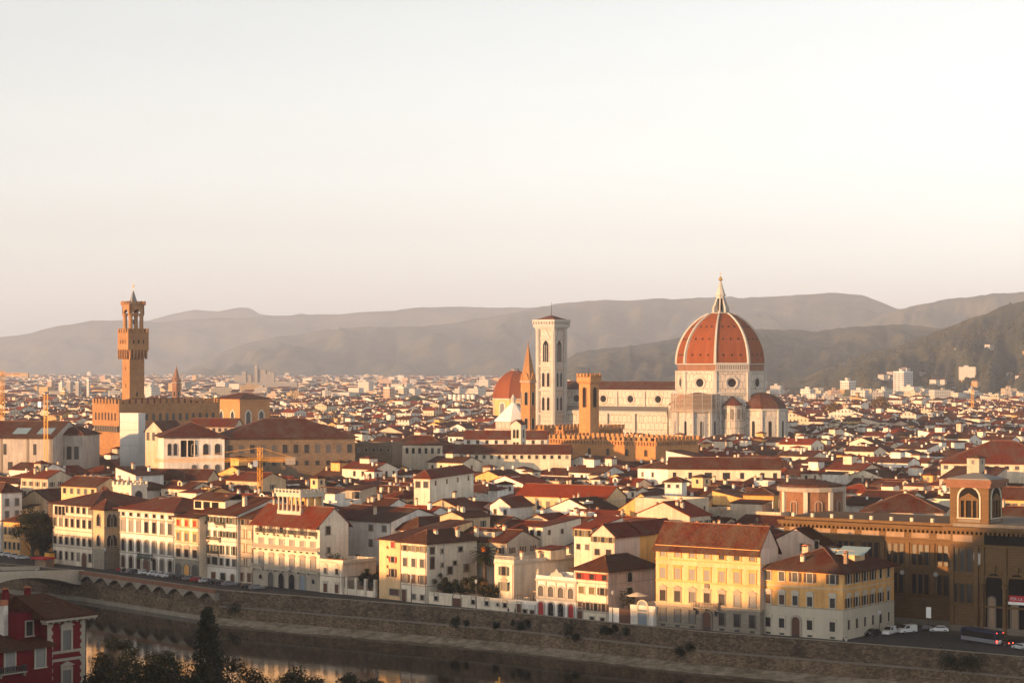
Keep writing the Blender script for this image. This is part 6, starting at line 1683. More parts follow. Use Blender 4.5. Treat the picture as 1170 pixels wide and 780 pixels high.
for cell in CELLS[:N_THINGS]:
    cy, cx, a, b, w, dp = cell
    x0, y0, rz, wall, wname, tile, tname, z, kind, rise = town_house(cell)
    t = thing('town_house', '', 'house', (x0, y0, 0), rz, 'houses of the old town')
    wall_mesh(w, dp, z, kind, rise).build('wall', [wall], t)
    extra = ''
    if kind == 'flat':
        parapet_mesh(w, dp, z, .9).build('parapet', [wall], t)
        MB().box(.31, w - .31, .31, dp - .31, z + .004, z + .05).build('terrace', ['terracotta' if rnd.random() < .5 else 'lead'], t)
        rdesc = 'flat roof terrace'
        if rnd.random() < .7:
            rw, rd_ = w * rnd.uniform(.3, .5), dp * rnd.uniform(.35, .5)
            rr_ = MB().box(0, rw, 0, rd_, z + .05, z + 2.6).build('roof_room', [wall], t, (w * .3, dp * .4, 0))
            roof_mesh(rw, rd_, z + 2.6, 'sx', .7, .4).build('roof_room_cover', [tile], rr_); extra = 'a roof room'
    else:
        roof_mesh(w, dp, z, kind, rise, rnd.uniform(.5, 1.0)).build('roof', [tile], t); ridge_tiles(t, w, dp, z, kind, rise)
        rdesc = f'{ROOFWORD[kind]} {tname} roof'
        q = rnd.random()
        if q < .10 and w > 9:                               # roof tower room
            tw = rnd.uniform(3.2, 4.6); h = rise + rnd.uniform(2.0, 3.4); fx = rnd.uniform(.2, .6) * (w - tw)
            al = MB().box(0, tw, 0, tw, z - .5, z + h).build('roof_tower', [wall], t, (fx, dp * .35, 0))
            roof_mesh(tw, tw, z + h, 'hip', 1.0, .5).build('roof_tower_cover', [tile], al); small_window(al, tw / 2, 0, z + h - 1.9, 0, 1.0, 1.3); small_window(al, tw, tw / 2, z + h - 1.9, R(90), 1.0, 1.3)
            extra = 'a roof tower'
        elif q < .24 and kind in ('gx', 'hip') and w > 9:   # dormer
            fx = w * rnd.uniform(.3, .6); zz = roof_z(w, dp, z, kind, rise, fx, dp * .22)
            dm = MB().slab([(0, zz - .8), (2.2, zz - .8), (2.2, zz + 1.3), (1.1, zz + 1.9), (0, zz + 1.3)], dp * .16, dp * .42).build('dormer', [wall], t, (fx - 1.1, 0, 0))
            roof_mesh(2.2, dp * .28, zz + 1.3, 'gy', .62, .25, .12).build('dormer_roof', [tile], dm, (0, dp * .15, 0)); MB().box(.6, 1.6, -.04, .02, zz + .1, zz + 1.2).build('pane', ['pane_dark'], dm, (0, dp * .16, 0))
            extra = 'a dormer'
        elif q < .34:                                       # roof terrace cut in beside the ridge
            fx = w * rnd.uniform(.15, .5); tw, td = min(5.5, w * .45), min(4.5, dp * .4)
            zt_ = z + rise * .55; rt = parapet_mesh(tw, td, zt_, .9, .2).box(0.21, tw - .21, .21, td - .21, z - .5, zt_ + .02).build('roof_terrace', ['plaster_white' if rnd.random() < .6 else wall], t, (fx, dp * .12, 0))
            extra = 'a small roof terrace'
        elif q < .44:
            zz = roof_z(w, dp, z, kind, rise, w * .4, dp * .25)
            sl = rise / (dp / 2) if kind in ('gx', 'hip') else 0
            if sl: MB().add([(0, -.7, -.7 * sl), (1.3, -.7, -.7 * sl), (1.3, .7, .7 * sl), (0, .7, .7 * sl), (0, -.7, -.7 * sl + .3), (1.3, -.7, -.7 * sl + .3), (1.3, .7, .7 * sl + .3), (0, .7, .7 * sl + .3)], ((3, 2, 1, 0), (4, 5, 6, 7), (0, 1, 5, 4), (1, 2, 6, 5), (2, 3, 7, 6), (3, 0, 4, 7))).build('skylight', ['blue_glass'], t, (w * .4, dp * .25, zz + .15)); extra = 'a skylight'
    nch = rnd.choices([0, 1, 2, 3, 4], [8, 28, 34, 20, 10])[0]
    if nch and kind != 'flat':
        for i in range(nch):
            fx, fy = w * rnd.uniform(.12, .88), dp * rnd.uniform(.2, .8)
            chimney(t, fx, fy, roof_z(w, dp, z, kind, rise, fx, fy), rnd.choice([1.0, 1.4, 1.8]), rnd.choice([.6, .8, 1.0]), rnd.choice(['plaster_beige', 'plaster_cream', 'plaster_dirty', 'plaster_white']), rnd.choice(['terracotta', 'tile_old']))
        if not extra: extra = ('one chimney', 'two chimneys', 'three chimneys', 'four chimneys')[nch - 1]
    if rnd.random() < .5 and kind != 'flat':              # aerial
        fx, fy = w * rnd.uniform(.2, .8), dp * .5; zz = roof_z(w, dp, z, kind, rise, fx, fy)
        m = MB(); m.tube((0, 0, -.5), (0, 0, 2.6), .04, n=4)
        for k in range(4): m.box(-.6 + k * .06, .6 - k * .06, -.02, .02, 1.6 + .25 * k, 1.63 + .25 * k)
        m.build('aerial', ['iron'], t, (fx, fy, zz))
    if rnd.random() < .16:
        m = MB(); m.lathe([(.05, 0), (.32, .08), (.42, .2)], 10); dsh = m.build('satellite_dish', ['white_paint'], t, (w * .7, dp * .3, roof_z(w, dp, z, kind, rise, w * .7, dp * .3) + .7)); dsh.rotation_euler = (R(70), 0, R(20))
    shut = rnd.choice([None, None, 'shutter_green', 'shutter_brown', 'shutter_grey', 'shutter_green'])
    ww, hh = rnd.choice([(.9, 1.5), (1.0, 1.7), (1.1, 1.5), (1.2, 1.9)])
    for face, L in (('front', w), ('right', dp)):
        n = max(1, int(L / rnd.uniform(3.0, 4.6)))
        if face == 'right' and rnd.random() < .35: n = 1
        for fl in (0, 1):
            zz = z - 2.9 - 3.3 * fl
            for i in range(n):
                if rnd.random() < .14: continue
                p_ = L * (i + .5) / n + rnd.uniform(-.15, .15)
                if face == 'front': small_window(t, p_, 0, zz, 0, ww, hh, rnd.choice(['pane_dark', 'pane_dark', 'pane_grey']), 'stone_light', shut if L / n > 3.1 else None)
                else: small_window(t, w, p_, zz, R(90), ww, hh, 'pane_dark', 'stone_light', shut if L / n > 3.3 else None)
    X, Y = px_of(cx, cy, z)
    made.append((t, wname, rdesc, extra, X, Y))
# labels: look first, then the place beside a landmark, then its rank there
groups = {}
for t, wname, rdesc, extra, X, Y in made:
    ax, ay, an = min(ANCH, key=lambda q: (q[0] - X) ** 2 + ((q[1] - Y) * 1.6) ** 2)
    dx, dy = X - ax, (Y - ay) * 1.6
    rel = ('right of' if dx > 0 else 'left of') if abs(dx) > abs(dy) else ('in front of' if dy > 0 else 'behind')
    groups.setdefault((wname, rdesc, extra, rel, an), []).append((math.hypot(dx, dy), t))
ORD = ['nearest', 'second nearest', 'third nearest', 'fourth nearest', 'fifth nearest', 'sixth nearest', 'seventh nearest']
for (wname, rdesc, extra, rel, an), lst in groups.items():
    lst.sort(key=lambda q: q[0])
    for i, (dist, t) in enumerate(lst):
        look = f'{wname} house, {rdesc}' + (f', {extra}' if extra else '')
        lab = lambda lk: f'{lk}, {rel} the {an}' if len(lst) == 1 else f'{ORD[min(i, 6)]} {lk}, {rel} the {an}'
        t['label'] = lab(look) if len(lab(look).replace('-', ' ').split()) <= 16 else lab(f'{wname} house with {extra}' if extra else f'{wname} house, {rdesc}')
# the rest of the old town: past three hundred houses, one mass
m = MB()
MATS = ['plaster_white', 'plaster_ivory', 'plaster_cream', 'plaster_pale', 'plaster_ochre', 'plaster_beige', 'tile_brown', 'tile_red', 'tile_old', 'tile_bright', 'pane_dark', 'facade_white', 'facade_cream', 'facade_ochre', 'plaster_pink']
def place(m_, mesh, x0, y0, rz, mi):
    c, s_ = math.cos(rz), math.sin(rz)
    m_.add([(x0 + c * x - s_ * y, y0 + s_ * x + c * y, z) for x, y, z in mesh.v], mesh.f, mi)
for cell in CELLS[N_THINGS:]:
    cy, cx, a, b, w, dp = cell
    x0, y0, rz, wall, wname, tile, tname, z, kind, rise = town_house(cell)
    wi = rnd.choices([0, 1, 2, 3, 4, 5, 14], [28, 20, 18, 16, 6, 7, 4])[0]
    ti = rnd.choices([6, 7, 8, 9], [34, 32, 20, 14])[0]
    if cy > 1500: wi = rnd.choices([11, 12, 13, 0, 1], [30, 25, 10, 20, 15])[0]; z += rnd.uniform(-1, 3)
    place(m, wall_mesh(w, dp, z, kind, rise, 0.0), x0, y0, rz, wi)
    if kind == 'flat':
        if cy < 1200: place(m, parapet_mesh(w, dp, z, .8), x0, y0, rz, wi)
    else: place(m, roof_mesh(w, dp, z, kind, rise, .7), x0, y0, rz, ti)
    q = rnd.random()
    if q < .18:
        tw = rnd.uniform(3, 5); h = rise + rnd.uniform(1.0, 3.2); bx_ = MB().box(w * .3, w * .3 + tw, dp * .35, dp * .35 + tw, z - .5, z + h); place(m, bx_, x0, y0, rz, wi)
        rm = roof_mesh(tw, tw, z + h, 'hip', .9, .4); rm.v = [(x + w * .3, y + dp * .35, zz) for x, y, zz in rm.v]; place(m, rm, x0, y0, rz, ti)
    for i in range(rnd.choice([1, 2, 2, 3])):
        fx, fy = w * rnd.uniform(.1, .9), dp * rnd.uniform(.2, .8); zz = roof_z(w, dp, z, kind, rise, fx, fy)
        place(m, MB().box(fx - .4, fx + .4, fy - .35, fy + .35, zz - .5, zz + rnd.uniform(.9, 1.9)), x0, y0, rz, rnd.choice([0, 1, 5]))
    if cy < 1500:
        mw = MB(); ww, hh = rnd.choice([(1.0, 1.6), (1.2, 1.7), (1.3, 2.0)])
        for face, L in ((0, w), (1, dp)):
            n = max(1, int(L / 3.9))
            for fl in (0, 1):
                zz = z - 2.9 - 3.3 * fl
                for i in range(n):
                    if rnd.random() < .15: continue
                    p_ = L * (i + .5) / n
                    if face == 0: mw.quad((p_ - ww / 2, -.04, zz), (p_ + ww / 2, -.04, zz), (p_ + ww / 2, -.04, zz + hh), (p_ - ww / 2, -.04, zz + hh))
                    else: mw.quad((w + .04, p_ - ww / 2, zz), (w + .04, p_ + ww / 2, zz), (w + .04, p_ + ww / 2, zz + hh), (w + .04, p_ - ww / 2, zz + hh))
        place(m, mw, x0, y0, rz, 10)
tag(m.build('distant_houses', MATS), 'dense mass of small white and cream houses with terracotta roofs filling the old town', 'houses', kind='stuff')

# the new town on the plain beyond
m = MB(); MATS2 = ['facade_white', 'facade_cream', 'facade_ochre', 'facade_grey', 'facade_pale', 'facade_pink', 'facade_slab', 'tile_brown', 'tile_red', 'lead']
r2 = random.Random(3)
for i in range(7500):
    d = math.exp(r2.uniform(math.log(2450), math.log(11500)))
    px = r2.uniform(-15, 1185)
    dmax = 11500 if px < 620 else (4300 if px < 880 else 3150 + max(0, 900 - px))
    if px > 620 and d > dmax: d = r2.uniform(2450, dmax)
    x = (px - CX) / F * d
    if d < 3500: w, dp, h = r2.uniform(9, 26), r2.uniform(9, 16), r2.uniform(8, 18)
    else: w, dp, h = r2.uniform(11, 36), r2.uniform(11, 22), r2.uniform(7, 19)
    if r2.random() < .03: h += r2.uniform(8, 16)
    rz = r2.choice([ANG, ANG, R(-20), R(15), R(50)]) + R(r2.uniform(-5, 5))
    wi = r2.choices(range(7), [26, 24, 9, 7, 20, 8, 6])[0]
    if r2.random() < .68 and h < 20:
        k = 'gx' if w > dp else 'gy'; rise = min(w, dp) * .17
        place(m, wall_mesh(w, dp, h, k, rise, 0), x, d, rz, wi); place(m, roof_mesh(w, dp, h, k, rise, .6), x, d, rz, r2.choice([7, 8, 8]))
    else:
        place(m, MB().box(0, w, 0, dp, 0, h), x, d, rz, wi)
        if r2.random() < .6: place(m, MB().box(w * .3, w * .6, dp * .3, dp * .7, h, h + 2.8), x, d, rz, wi)
tag(m.build('distant_suburbs', MATS2), 'pale sunlit apartment blocks and sheds spread over the far plain below the hills', 'buildings', kind='stuff')

# named far buildings
def tower_block(name, label, px0, px1, ytop, d, mat, dp=16, rz=-38, grp=None):
    o, W, Dp = corner(px0, px0 + (px1 - px0) * .55, px1, d, R(rz)); z = Z(ytop, d)
    t = thing(name, label, 'building', o, R(rz), grp)
    MB().box(0, W, 0, Dp, -.5, z).build('body', [mat], t); MB().box(W * .3, W * .6, Dp * .3, Dp * .7, z, z + 3.5).build('lift_house', [mat], t)
    MB().box(-.3, W + .3, -.3, Dp + .3, z - 1.2, z - .4).build('roof_band', ['white_paint'], t)
    return t
tower_block('tower_block', 'tall white apartment tower standing alone on the plain right of the dome', 1020.5, 1043, 424, 3000, 'facade_slab')
tower_block('tower_block', 'pale paired block left of the white apartment tower', 960, 978, 435, 2700, 'facade_white')
tower_block('tower_block', 'reddish slab block on the plain left of the red domed chapel', 438, 451, 442, 2500, 'facade_pink')
tower_block('tower_block', 'cream slab block directly right of the reddish slab block', 455, 466, 442, 2650, 'facade_cream')
for i, (a, b_, y, nm) in enumerate(((54, 63, 434, 'leftmost of the apartment towers beyond the yellow crane'), (67, 74, 437, 'second apartment tower from the left beyond the yellow crane'), (76, 84, 435, 'grey middle apartment tower beyond the yellow crane'), (86, 93, 436, 'rightmost of the far apartment towers before the palace tower'), (69, 78, 446, 'orange-lit low tower in front of the far apartment towers'), (99, 103, 433, 'thin far tower left of the palace tower'))):
    tower_block('tower_block', nm, a, b_, y, 3700 - 200 * i, ['facade_pink', 'facade_pale', 'facade_grey', 'facade_grey', 'facade_ochre', 'facade_pale'][i], grp='apartment towers on the plain')
for i in range(6):
    x = 514.5 + 5.2 * i
    t = thing('silo', ['leftmost', 'second', 'third', 'fourth', 'fifth', 'rightmost'][i] + ' of the six pale storage silos on the plain left of the red domed chapel', 'silo', P(x, 2450), 0, 'row of pale silos')
    MB().lathe([(2.2, 0), (2.2, Z(450.5, 2450))], 12).build('drum', ['plaster_pale'], t); MB().lathe([(2.3, Z(450.5, 2450)), (.4, Z(449.4, 2450))], 12).build('cap', ['lead'], t)
d = 4300; t = thing('courthouse', 'huge grey stepped modern courthouse rising above the far plain', 'building', P(290, d), 0)
for nm, a, b_, y in (('wing', 267, 283, 428), ('tower', 276, 281, 424), ('tower', 283, 287, 428), ('tower', 290.5, 294, 417), ('slab', 292, 303, 421), ('slab', 300, 306, 426), ('slab', 305, 313, 424), ('base', 262, 340, 436)):
    m = MB(); x0, x1 = (a - 290) / F * d, (b_ - 290) / F * d; dd = {'wing': 6, 'tower': 0, 'slab': 3, 'base': -12}[nm]
    m.slab([(x0, -.5), (x1, -.5), (x1, Z(y, d) * (1 if nm == 'tower' else .94)), (x0, Z(y, d))], dd + (x0 % 2), dd + 22); m.build(nm, ['facade_grey'], t)
# villas on the slopes
rv = random.Random(9); vn = 0
HILLS = {4300: RIDGES['hills']}
VL = ['lowest', 'small', 'wide', 'tall', 'pale', 'cream', 'ochre', 'white']
dR, frR, hzR = RIDGES['hills']
tb = next(q / 100 for q in range(10, 100) if HY + (CH - hzR(1103, q / 100)) / (dR - frR + frR * q / 100) * F < 431.5)
dd = dR - frR + frR * tb; zz = hzR(1103, tb); t = thing('tower_block', 'white boxy block among trees on the lower right-hand hillside', 'building', P(1095.5, dd, zz), R(-20))
MB().box(0, 28, 0, 14, -6, 16).build('body', ['facade_pale'], t); MB().box(8, 15, 4, 10, 16, 18.5).build('lift_house', ['facade_pale'], t)
spots = [(1003, .40), (1008, .42), (1013, .44), (1018, .41), (1023, .40), (1030, .43), (1062, .30), (1070, .32), (1076, .30), (1083, .33), (1098, .36), (1103, .38), (1125, .52), (1130, .54), (1160, .26), (1165, .27), (1168, .40), (940, .30), (947, .28), (955, .25), (975, .24), (985, .26), (1040, .22), (1052, .20), (1110, .22), (1140, .20), (1150, .33), (1090, .62), (1050, .55), (920, .34)]
spots.sort()
for i, (px, tt) in enumerate(spots):
    dd = dR - frR + frR * tt; zz = hzR(px, tt); w, dp, h = rv.uniform(9, 16), rv.uniform(8, 12), rv.uniform(5, 8)
    nth = ['leftmost', 'second', 'third', 'fourth', 'fifth', 'sixth', 'seventh', 'eighth', 'ninth', 'tenth', 'eleventh', 'twelfth', 'thirteenth', 'fourteenth', 'fifteenth', 'sixteenth', 'seventeenth', 'eighteenth', 'nineteenth', 'twentieth', 'twenty-first', 'twenty-second', 'twenty-third', 'twenty-fourth', 'twenty-fifth', 'twenty-sixth', 'twenty-seventh', 'twenty-eighth', 'twenty-ninth', 'thirtieth'][i]
    t = thing('villa', f'{nth} villa from the left on the wooded right-hand hillside', 'house', ((px - CX) / F * dd, dd, zz), R(rv.uniform(-60, -20)), 'villas on the hillside')
    MB().box(0, w, 0, dp, -4, h).build('wall', [rv.choice(['facade_white', 'facade_cream', 'facade_pale', 'facade_ochre'])], t); roof_mesh(w, dp, h, 'hip', 2, .6).build('roof', ['tile_red'], t)
# ================================================================== plants
def leaf_cloud(m, rg, centre, rad, n, size, mi=0, squash=1.0, up=0.3):
    cx, cy, cz = centre
    for _ in range(n):
        while True:
            x, y, z = rg.uniform(-1, 1), rg.uniform(-1, 1), rg.uniform(-1, 1)
            q = x * x + y * y + z * z
            if .15 < q < 1: break
        p = Vector((cx + x * rad, cy + y * rad, cz + z * rad * squash))
        nn = Vector((x + rg.uniform(-.7, .7), y + rg.uniform(-.7, .7), z + up + rg.uniform(-.6, .6))).normalized()
        e = nn.orthogonal().normalized(); e.rotate(Matrix.Rotation(rg.uniform(0, 6.3), 3, nn)); g_ = nn.cross(e)
        s_ = size * rg.uniform(.6, 1.3)
        m.add([p - e * s_ * .5, p + g_ * s_ * .3, p + e * s_ * .5, p - g_ * s_ * .3], ((0, 1, 2, 3),), mi)
def tree_parts(seed, h, crown_r, kind, leaf, leaves=3600, size=.55, trunk_h=.28):
    rg = random.Random(seed)
    tr = MB(); tr.tube((0, 0, -1), (0, 0, h * trunk_h), crown_r * .10 + .08, crown_r * .07 + .05, 8)
    top = Vector((rg.uniform(-.3, .3), rg.uniform(-.3, .3), h * (.9 if kind != 'broad' else .68)))
    tr.tube((0, 0, h * trunk_h), top, crown_r * .07 + .05, .04, 7)
    cr = MB(); cl = []
    if kind == 'broad':
        k = 34
        for i in range(k):
            while True:
                x, y, z = rg.uniform(-1, 1), rg.uniform(-1, 1), rg.uniform(-.75, 1)
                if .25 < x * x + y * y + z * z < 1: break
            cl.append((Vector((x * crown_r * .82, y * crown_r * .82, h * (.60 + .30 * z))), crown_r * rg.uniform(.20, .36)))
    elif kind == 'cone':
        k = 90
        for i in range(k):
            t_ = (i + rg.random()) / k; r = crown_r * (1 - t_) ** .7 * rg.uniform(.25, .8) + .05; a = rg.uniform(0, 6.3)
            cl.append((Vector((r * math.cos(a), r * math.sin(a), h * (.08 + .9 * t_))), crown_r * rg.uniform(.26, .42) * (1.1 - .72 * t_) + .2))
    else:
        k = 30
        for i in range(k):
            t_ = (i + rg.random()) / k; a = rg.uniform(0, 6.3); r = crown_r * .7 * math.sin(math.pi * (.15 + .8 * t_)) * rg.random() ** .5
            cl.append((Vector((r * math.cos(a), r * math.sin(a), h * (.15 + .82 * t_))), crown_r * rg.uniform(.3, .45)))
    for c, r in cl:
        leaf_cloud(cr, rg, c, r, int(leaves / len(cl)), size, 0, .8)
        if kind == 'broad': tr.tube((0, 0, h * trunk_h * rg.uniform(.9, 1.6)), c * .92, .10, .03, 5)
        elif rg.random() < .4: tr.tube((0, 0, c.z * .9), c, .07, .02, 4)
    return tr.mesh('trunk', ['bark']), cr.mesh('crown', [leaf])
def tree(name, label, pos, h, crown_r, kind='broad', leaf='leaf_dark', seed=1, leaves=3600, size=.55, group=None, trunk_h=.28):
    t = thing(name, label, 'tree', pos, (seed * 1.7) % 6.28, group)
    a, b_ = tree_parts(seed, h, crown_r, kind, leaf, leaves, size, trunk_h)
    put(a, 'trunk', t); put(b_, 'crown', t)
    return t
# dark trees on the near bank at the bottom left
tree('conifer', 'tall dark pointed conifer on the near bank against the river', P(237, 345, 0), Z(693, 345), 5.4, 'cone', 'leaf_dark', 3, 9000, .5)
tree('near_bank_tree', 'dark rounded tree filling the corner between red house and conifer', P(185, 338, -2), Z(734, 338) + 2, 9.0, 'broad', 'leaf_dark', 4, 9000, .5, 'dark trees on the near bank')
tree('near_bank_tree', 'olive-leaved tree directly right of the red house, lit faintly', P(134, 352, -2), Z(716, 352) + 2, 5.2, 'broad', 'leaf_olive', 5, 7000, .42, 'dark trees on the near bank', .2)
tree('near_bank_tree', 'grey-green tree between the olive-leaved tree and the conifer', P(182, 356, -2), Z(731, 356) + 2, 5.0, 'broad', 'leaf_olive', 6, 7000, .42, 'dark trees on the near bank')
tree('near_bank_tree', 'low dark tree at the foot of the conifer, right side', P(268, 344, -2), Z(744, 344) + 2, 6.5, 'broad', 'leaf_dark', 7, 6000, .5, 'dark trees on the near bank')
tree('near_bank_tree', 'low dark tree at the bottom edge, half way between conifer and picture centre', P(345, 372, -4), Z(760, 372) + 4, 6.5, 'broad', 'leaf_dark', 8, 6000, .5, 'dark trees on the near bank')
tree('near_bank_tree', 'rightmost low dark tree showing only its top at the bottom edge', P(402, 384, -4), Z(763, 384) + 4, 6.0, 'broad', 'leaf_dark', 9, 6000, .5, 'dark trees on the near bank')
tree('near_bank_tree', 'small dark bush-like tree beside the red house corner at the bottom edge', P(116, 340, -2), Z(752, 340) + 2, 4.0, 'broad', 'leaf_dark', 10, 5000, .45, 'dark trees on the near bank')
tree('near_bank_tree', 'dark low tree at the bottom edge under the conifer', P(232, 330, -3), Z(752, 330) + 3, 6.5, 'broad', 'leaf_dark', 11, 7000, .5, 'dark trees on the near bank')
# big dark tree left of the cream palazzo, and garden trees
tree('evergreen_tree', 'big dark evergreen tree beside the cream palazzo at far left', P(37, 668), Z(574, 668), 7.0, 'broad', 'leaf_dark', 12, 8000, .6, trunk_h=.15)
tree('evergreen_tree', 'second dark evergreen against the left wall of the cream palazzo', P(51, 676), Z(588, 676), 4.2, 'column', 'leaf_dark', 13, 5000, .55)
tree('evergreen_tree', 'dark round yard tree behind the stone gate piers', P(423, 577), Z(647, 577), 3.2, 'broad', 'leaf_dark', 14, 3500, .45, trunk_h=.15)
tree('red_tree', 'deep red creeper-covered tree behind the cream four storey palazzo', P(121, 705), Z(549, 705), 4.5, 'broad', 'leaf_red', 15, 4000, .5)
tree('autumn_tree', 'yellow-green roof garden tree left of the round brick apse', P(878, 560), Z(589, 560), 2.4, 'broad', 'leaf_autumn', 16, 2200, .4)
tree('autumn_tree', 'second yellowish roof garden tree beside the round brick apse', P(905, 566), Z(590, 566), 2.2, 'broad', 'leaf_autumn', 17, 2200, .4)
for i, (px, yt, d, r_, lf, lb) in enumerate(((952, 452, 1750, 10, 'leaf_autumn', 'orange autumn tree on the plain right of the dome'), (1005, 446, 1900, 11, 'leaf_autumn', 'rusty round tree in front of the white apartment tower'), (475, 449, 2350, 12, 'leaf_green', 'dark green park tree near the reddish slab block'), (486, 451, 2300, 10, 'leaf_green', 'second dark green park tree near the reddish slab block'), (1102, 549, 690, 3, 'leaf_green', 'small tree poking up behind the library tower'), (838, 514, 1150, 4, 'leaf_dark', 'dark shrubby tree in front of the cathedral dome'), (822, 516, 1150, 4, 'leaf_dark', 'second dark shrubby tree in front of the cathedral dome'))):
    tree('town_tree', lb, P(px, d), Z(yt, d), r_, 'broad', lf, 30 + i, 2000, .14 * r_ + .2)
# palm
d = 560; o = P(554, d); pt = thing('palm_tree', 'tall palm with drooping fronds and an orange fruit cluster in the garden', 'tree', o)
hz_ = Z(633, d); m = MB(); rings = []
for i in range(10):
    t_ = i / 9; r = .5 - .12 * t_ + (.18 if i == 9 else 0); rings.append([(r * math.cos(a), r * math.sin(a), hz_ * t_) for a in [6.283 * k / 8 for k in range(8)]])
m.loft(rings).build('trunk', ['bark'], pt)
rg = random.Random(8); fr = MB()
for k in range(70):
    a = rg.uniform(0, 6.283); el = rg.uniform(-.75, 1.45); L = rg.uniform(3.2, 4.4); p = Vector((0, 0, hz_)); dr = Vector((math.cos(a) * math.cos(el), math.sin(a) * math.cos(el), math.sin(el)))
    pts = [p]
    for q in range(7): dr = (dr + Vector((0, 0, -.17))).normalized(); pts.append(pts[-1] + dr * L / 7)
    for q in range(1, 8):
        d_ = (pts[q] - pts[q - 1]).normalized(); sd = d_.cross(Vector((0, 0, 1)));
        if sd.length < .01: sd = Vector((1, 0, 0))
        sd.normalize(); ll = .75 * math.sin(math.pi * min(1, q / 8 + .12)) + .15
        for sg in (-1, 1):
            for h_ in (0, .5):
                b0 = pts[q - 1].lerp(pts[q], h_); tip = b0 + sd * sg * ll + d_ * .35 + Vector((0, 0, -.28)); fr.add([b0, b0 + d_ * .22, tip], ((0, 1, 2),))
    fr.tube(pts[0], pts[4], .05, .03, 4)
fr.build('fronds', ['leaf_dark'], pt)
m = MB(); leaf_cloud(m, rg, (-.3, -1.0, hz_ + 1.3), .7, 120, .3); m.build('fruit_cluster', ['crane_orange'], pt)
# hedge over the garden wall
d = bd(528) + 4.5
hd = thing('hedge', 'dark green garden hedge with yellow blossoms above the long cream garden wall', 'hedge', P(528, d, 0), R(-42.5))
rg = random.Random(21); m = MB(); mf = MB()
for i in range(110):
    x = rg.uniform(-9.2, 12.2); y = rg.uniform(-1.5, 2.5); z_ = rg.uniform(3.2, 6.2) + .8 * math.sin(x * .5)
    leaf_cloud(m, rg, (x, y, z_), rg.uniform(.7, 1.2), 110, .4)
for i in range(30):
    leaf_cloud(mf, rg, (rg.uniform(1.5, 11), rg.uniform(-2.2, 0), rg.uniform(4.4, 6.6)), .5, 10, .3)
m.build('foliage', ['leaf_dark'], hd); mf.build('blossom', ['leaf_autumn'], hd)
MB().box(-9.5, 12, 0, 1.5, -.5, 3.4).build('earth_bed', ['plaster_brown'], hd)
# terrace plants
def shrub(name, label, pos, r, leaf='leaf_dark', n=500, seed=1, sq=.8, grp=None, size=.32, cat='shrub'):
    rg = random.Random(seed); m = MB()
    for i in range(7): leaf_cloud(m, rg, (rg.uniform(-.6, .6) * r, rg.uniform(-.4, .4) * r, rg.uniform(-.5, .5) * r * sq), r * rg.uniform(.45, .7), n // 7, size, 0, sq)
    t = thing(name, label, cat, pos, 0, grp); m.build('foliage', [leaf], t); MB().tube((0, .2, -r * .6), (0, 0, .3), .08, .03, 5).build('stem', ['bark'], t)
    return t
sp = thing('terrace_hedge', 'dark reddish planting on the roof terrace of the small cream house', 'plants', P(379, bd(379) + 4, Z(640, bd(379))), R(-43)); m = MB(); rg = random.Random(5)
for i in range(20): leaf_cloud(m, rg, (rg.uniform(-5, 5), rg.uniform(-1, 1), rg.uniform(.2, 1.3)), .7, 60, .3)
m.build('foliage', ['leaf_dark'], sp); MB().box(-5.2, 5.2, -.8, .8, -.6, .2).build('planter', ['terracotta'], sp)
shrub('climbing_shrub', 'dark climbing shrub beside the brown wooden gate below the pinkish house', P(716, bd(716) + 6, 5.0), 2.3, 'leaf_dark', 900, 3, 1.2)
for i, (px, py, r_, lb) in enumerate(((269, 692, 2.6, 'big dark shrub clinging to the embankment wall below the loggia palazzo'), (521, 709, 1.5, 'left of two dark shrubs on the wall below the garden gate'), (532, 712, .9, 'right smaller of two dark shrubs on the wall below the garden gate'), (568, 714, 1.1, 'small round wall shrub below the palm'), (587, 711, .8, 'tiny wall shrub between the palm and the ornate palazzetto'), (595, 714, 1.1, 'left of a pair of wall shrubs below the ornate palazzetto'), (602, 713, 1.4, 'right taller of a pair of wall shrubs below the ornate palazzetto'), (651, 718, 2.3, 'largest tall shrub hanging on the wall below the red-doored palazzetto'), (656, 729, 1.2, 'spreading shrub below the largest wall shrub'), (690, 719, 1.0, 'first wall shrub below the pinkish house'), (696, 722, 1.0, 'second wall shrub below the pinkish house'), (703, 717, .9, 'third wall shrub below the pinkish house'), (714, 721, 1.1, 'last wall shrub below the brown wooden gate'), (776, 744, 1.3, 'low scarp shrub with dangling stem below the yellow palazzo'), (789, 740, 1.2, 'round scarp shrub below the yellow palazzo'), (1085, 752, 2.1, 'leftmost of three big dark shrubs on the wall below the bus'), (1101, 754, 2.2, 'middle of three big dark shrubs on the wall below the bus'), (1117, 755, 2.1, 'rightmost of three big dark shrubs on the wall below the bus'))):
    d = wall_d(px) - .6; zz = Z(py, d)
    if zz < -3.2: d -= 1.2; zz = Z(py, d)
    shrub('wall_shrub', lb, P(px, d, zz), r_, 'leaf_dark', int(260 + 260 * r_), 40 + i, 1.15, 'shrubs on the embankment wall')
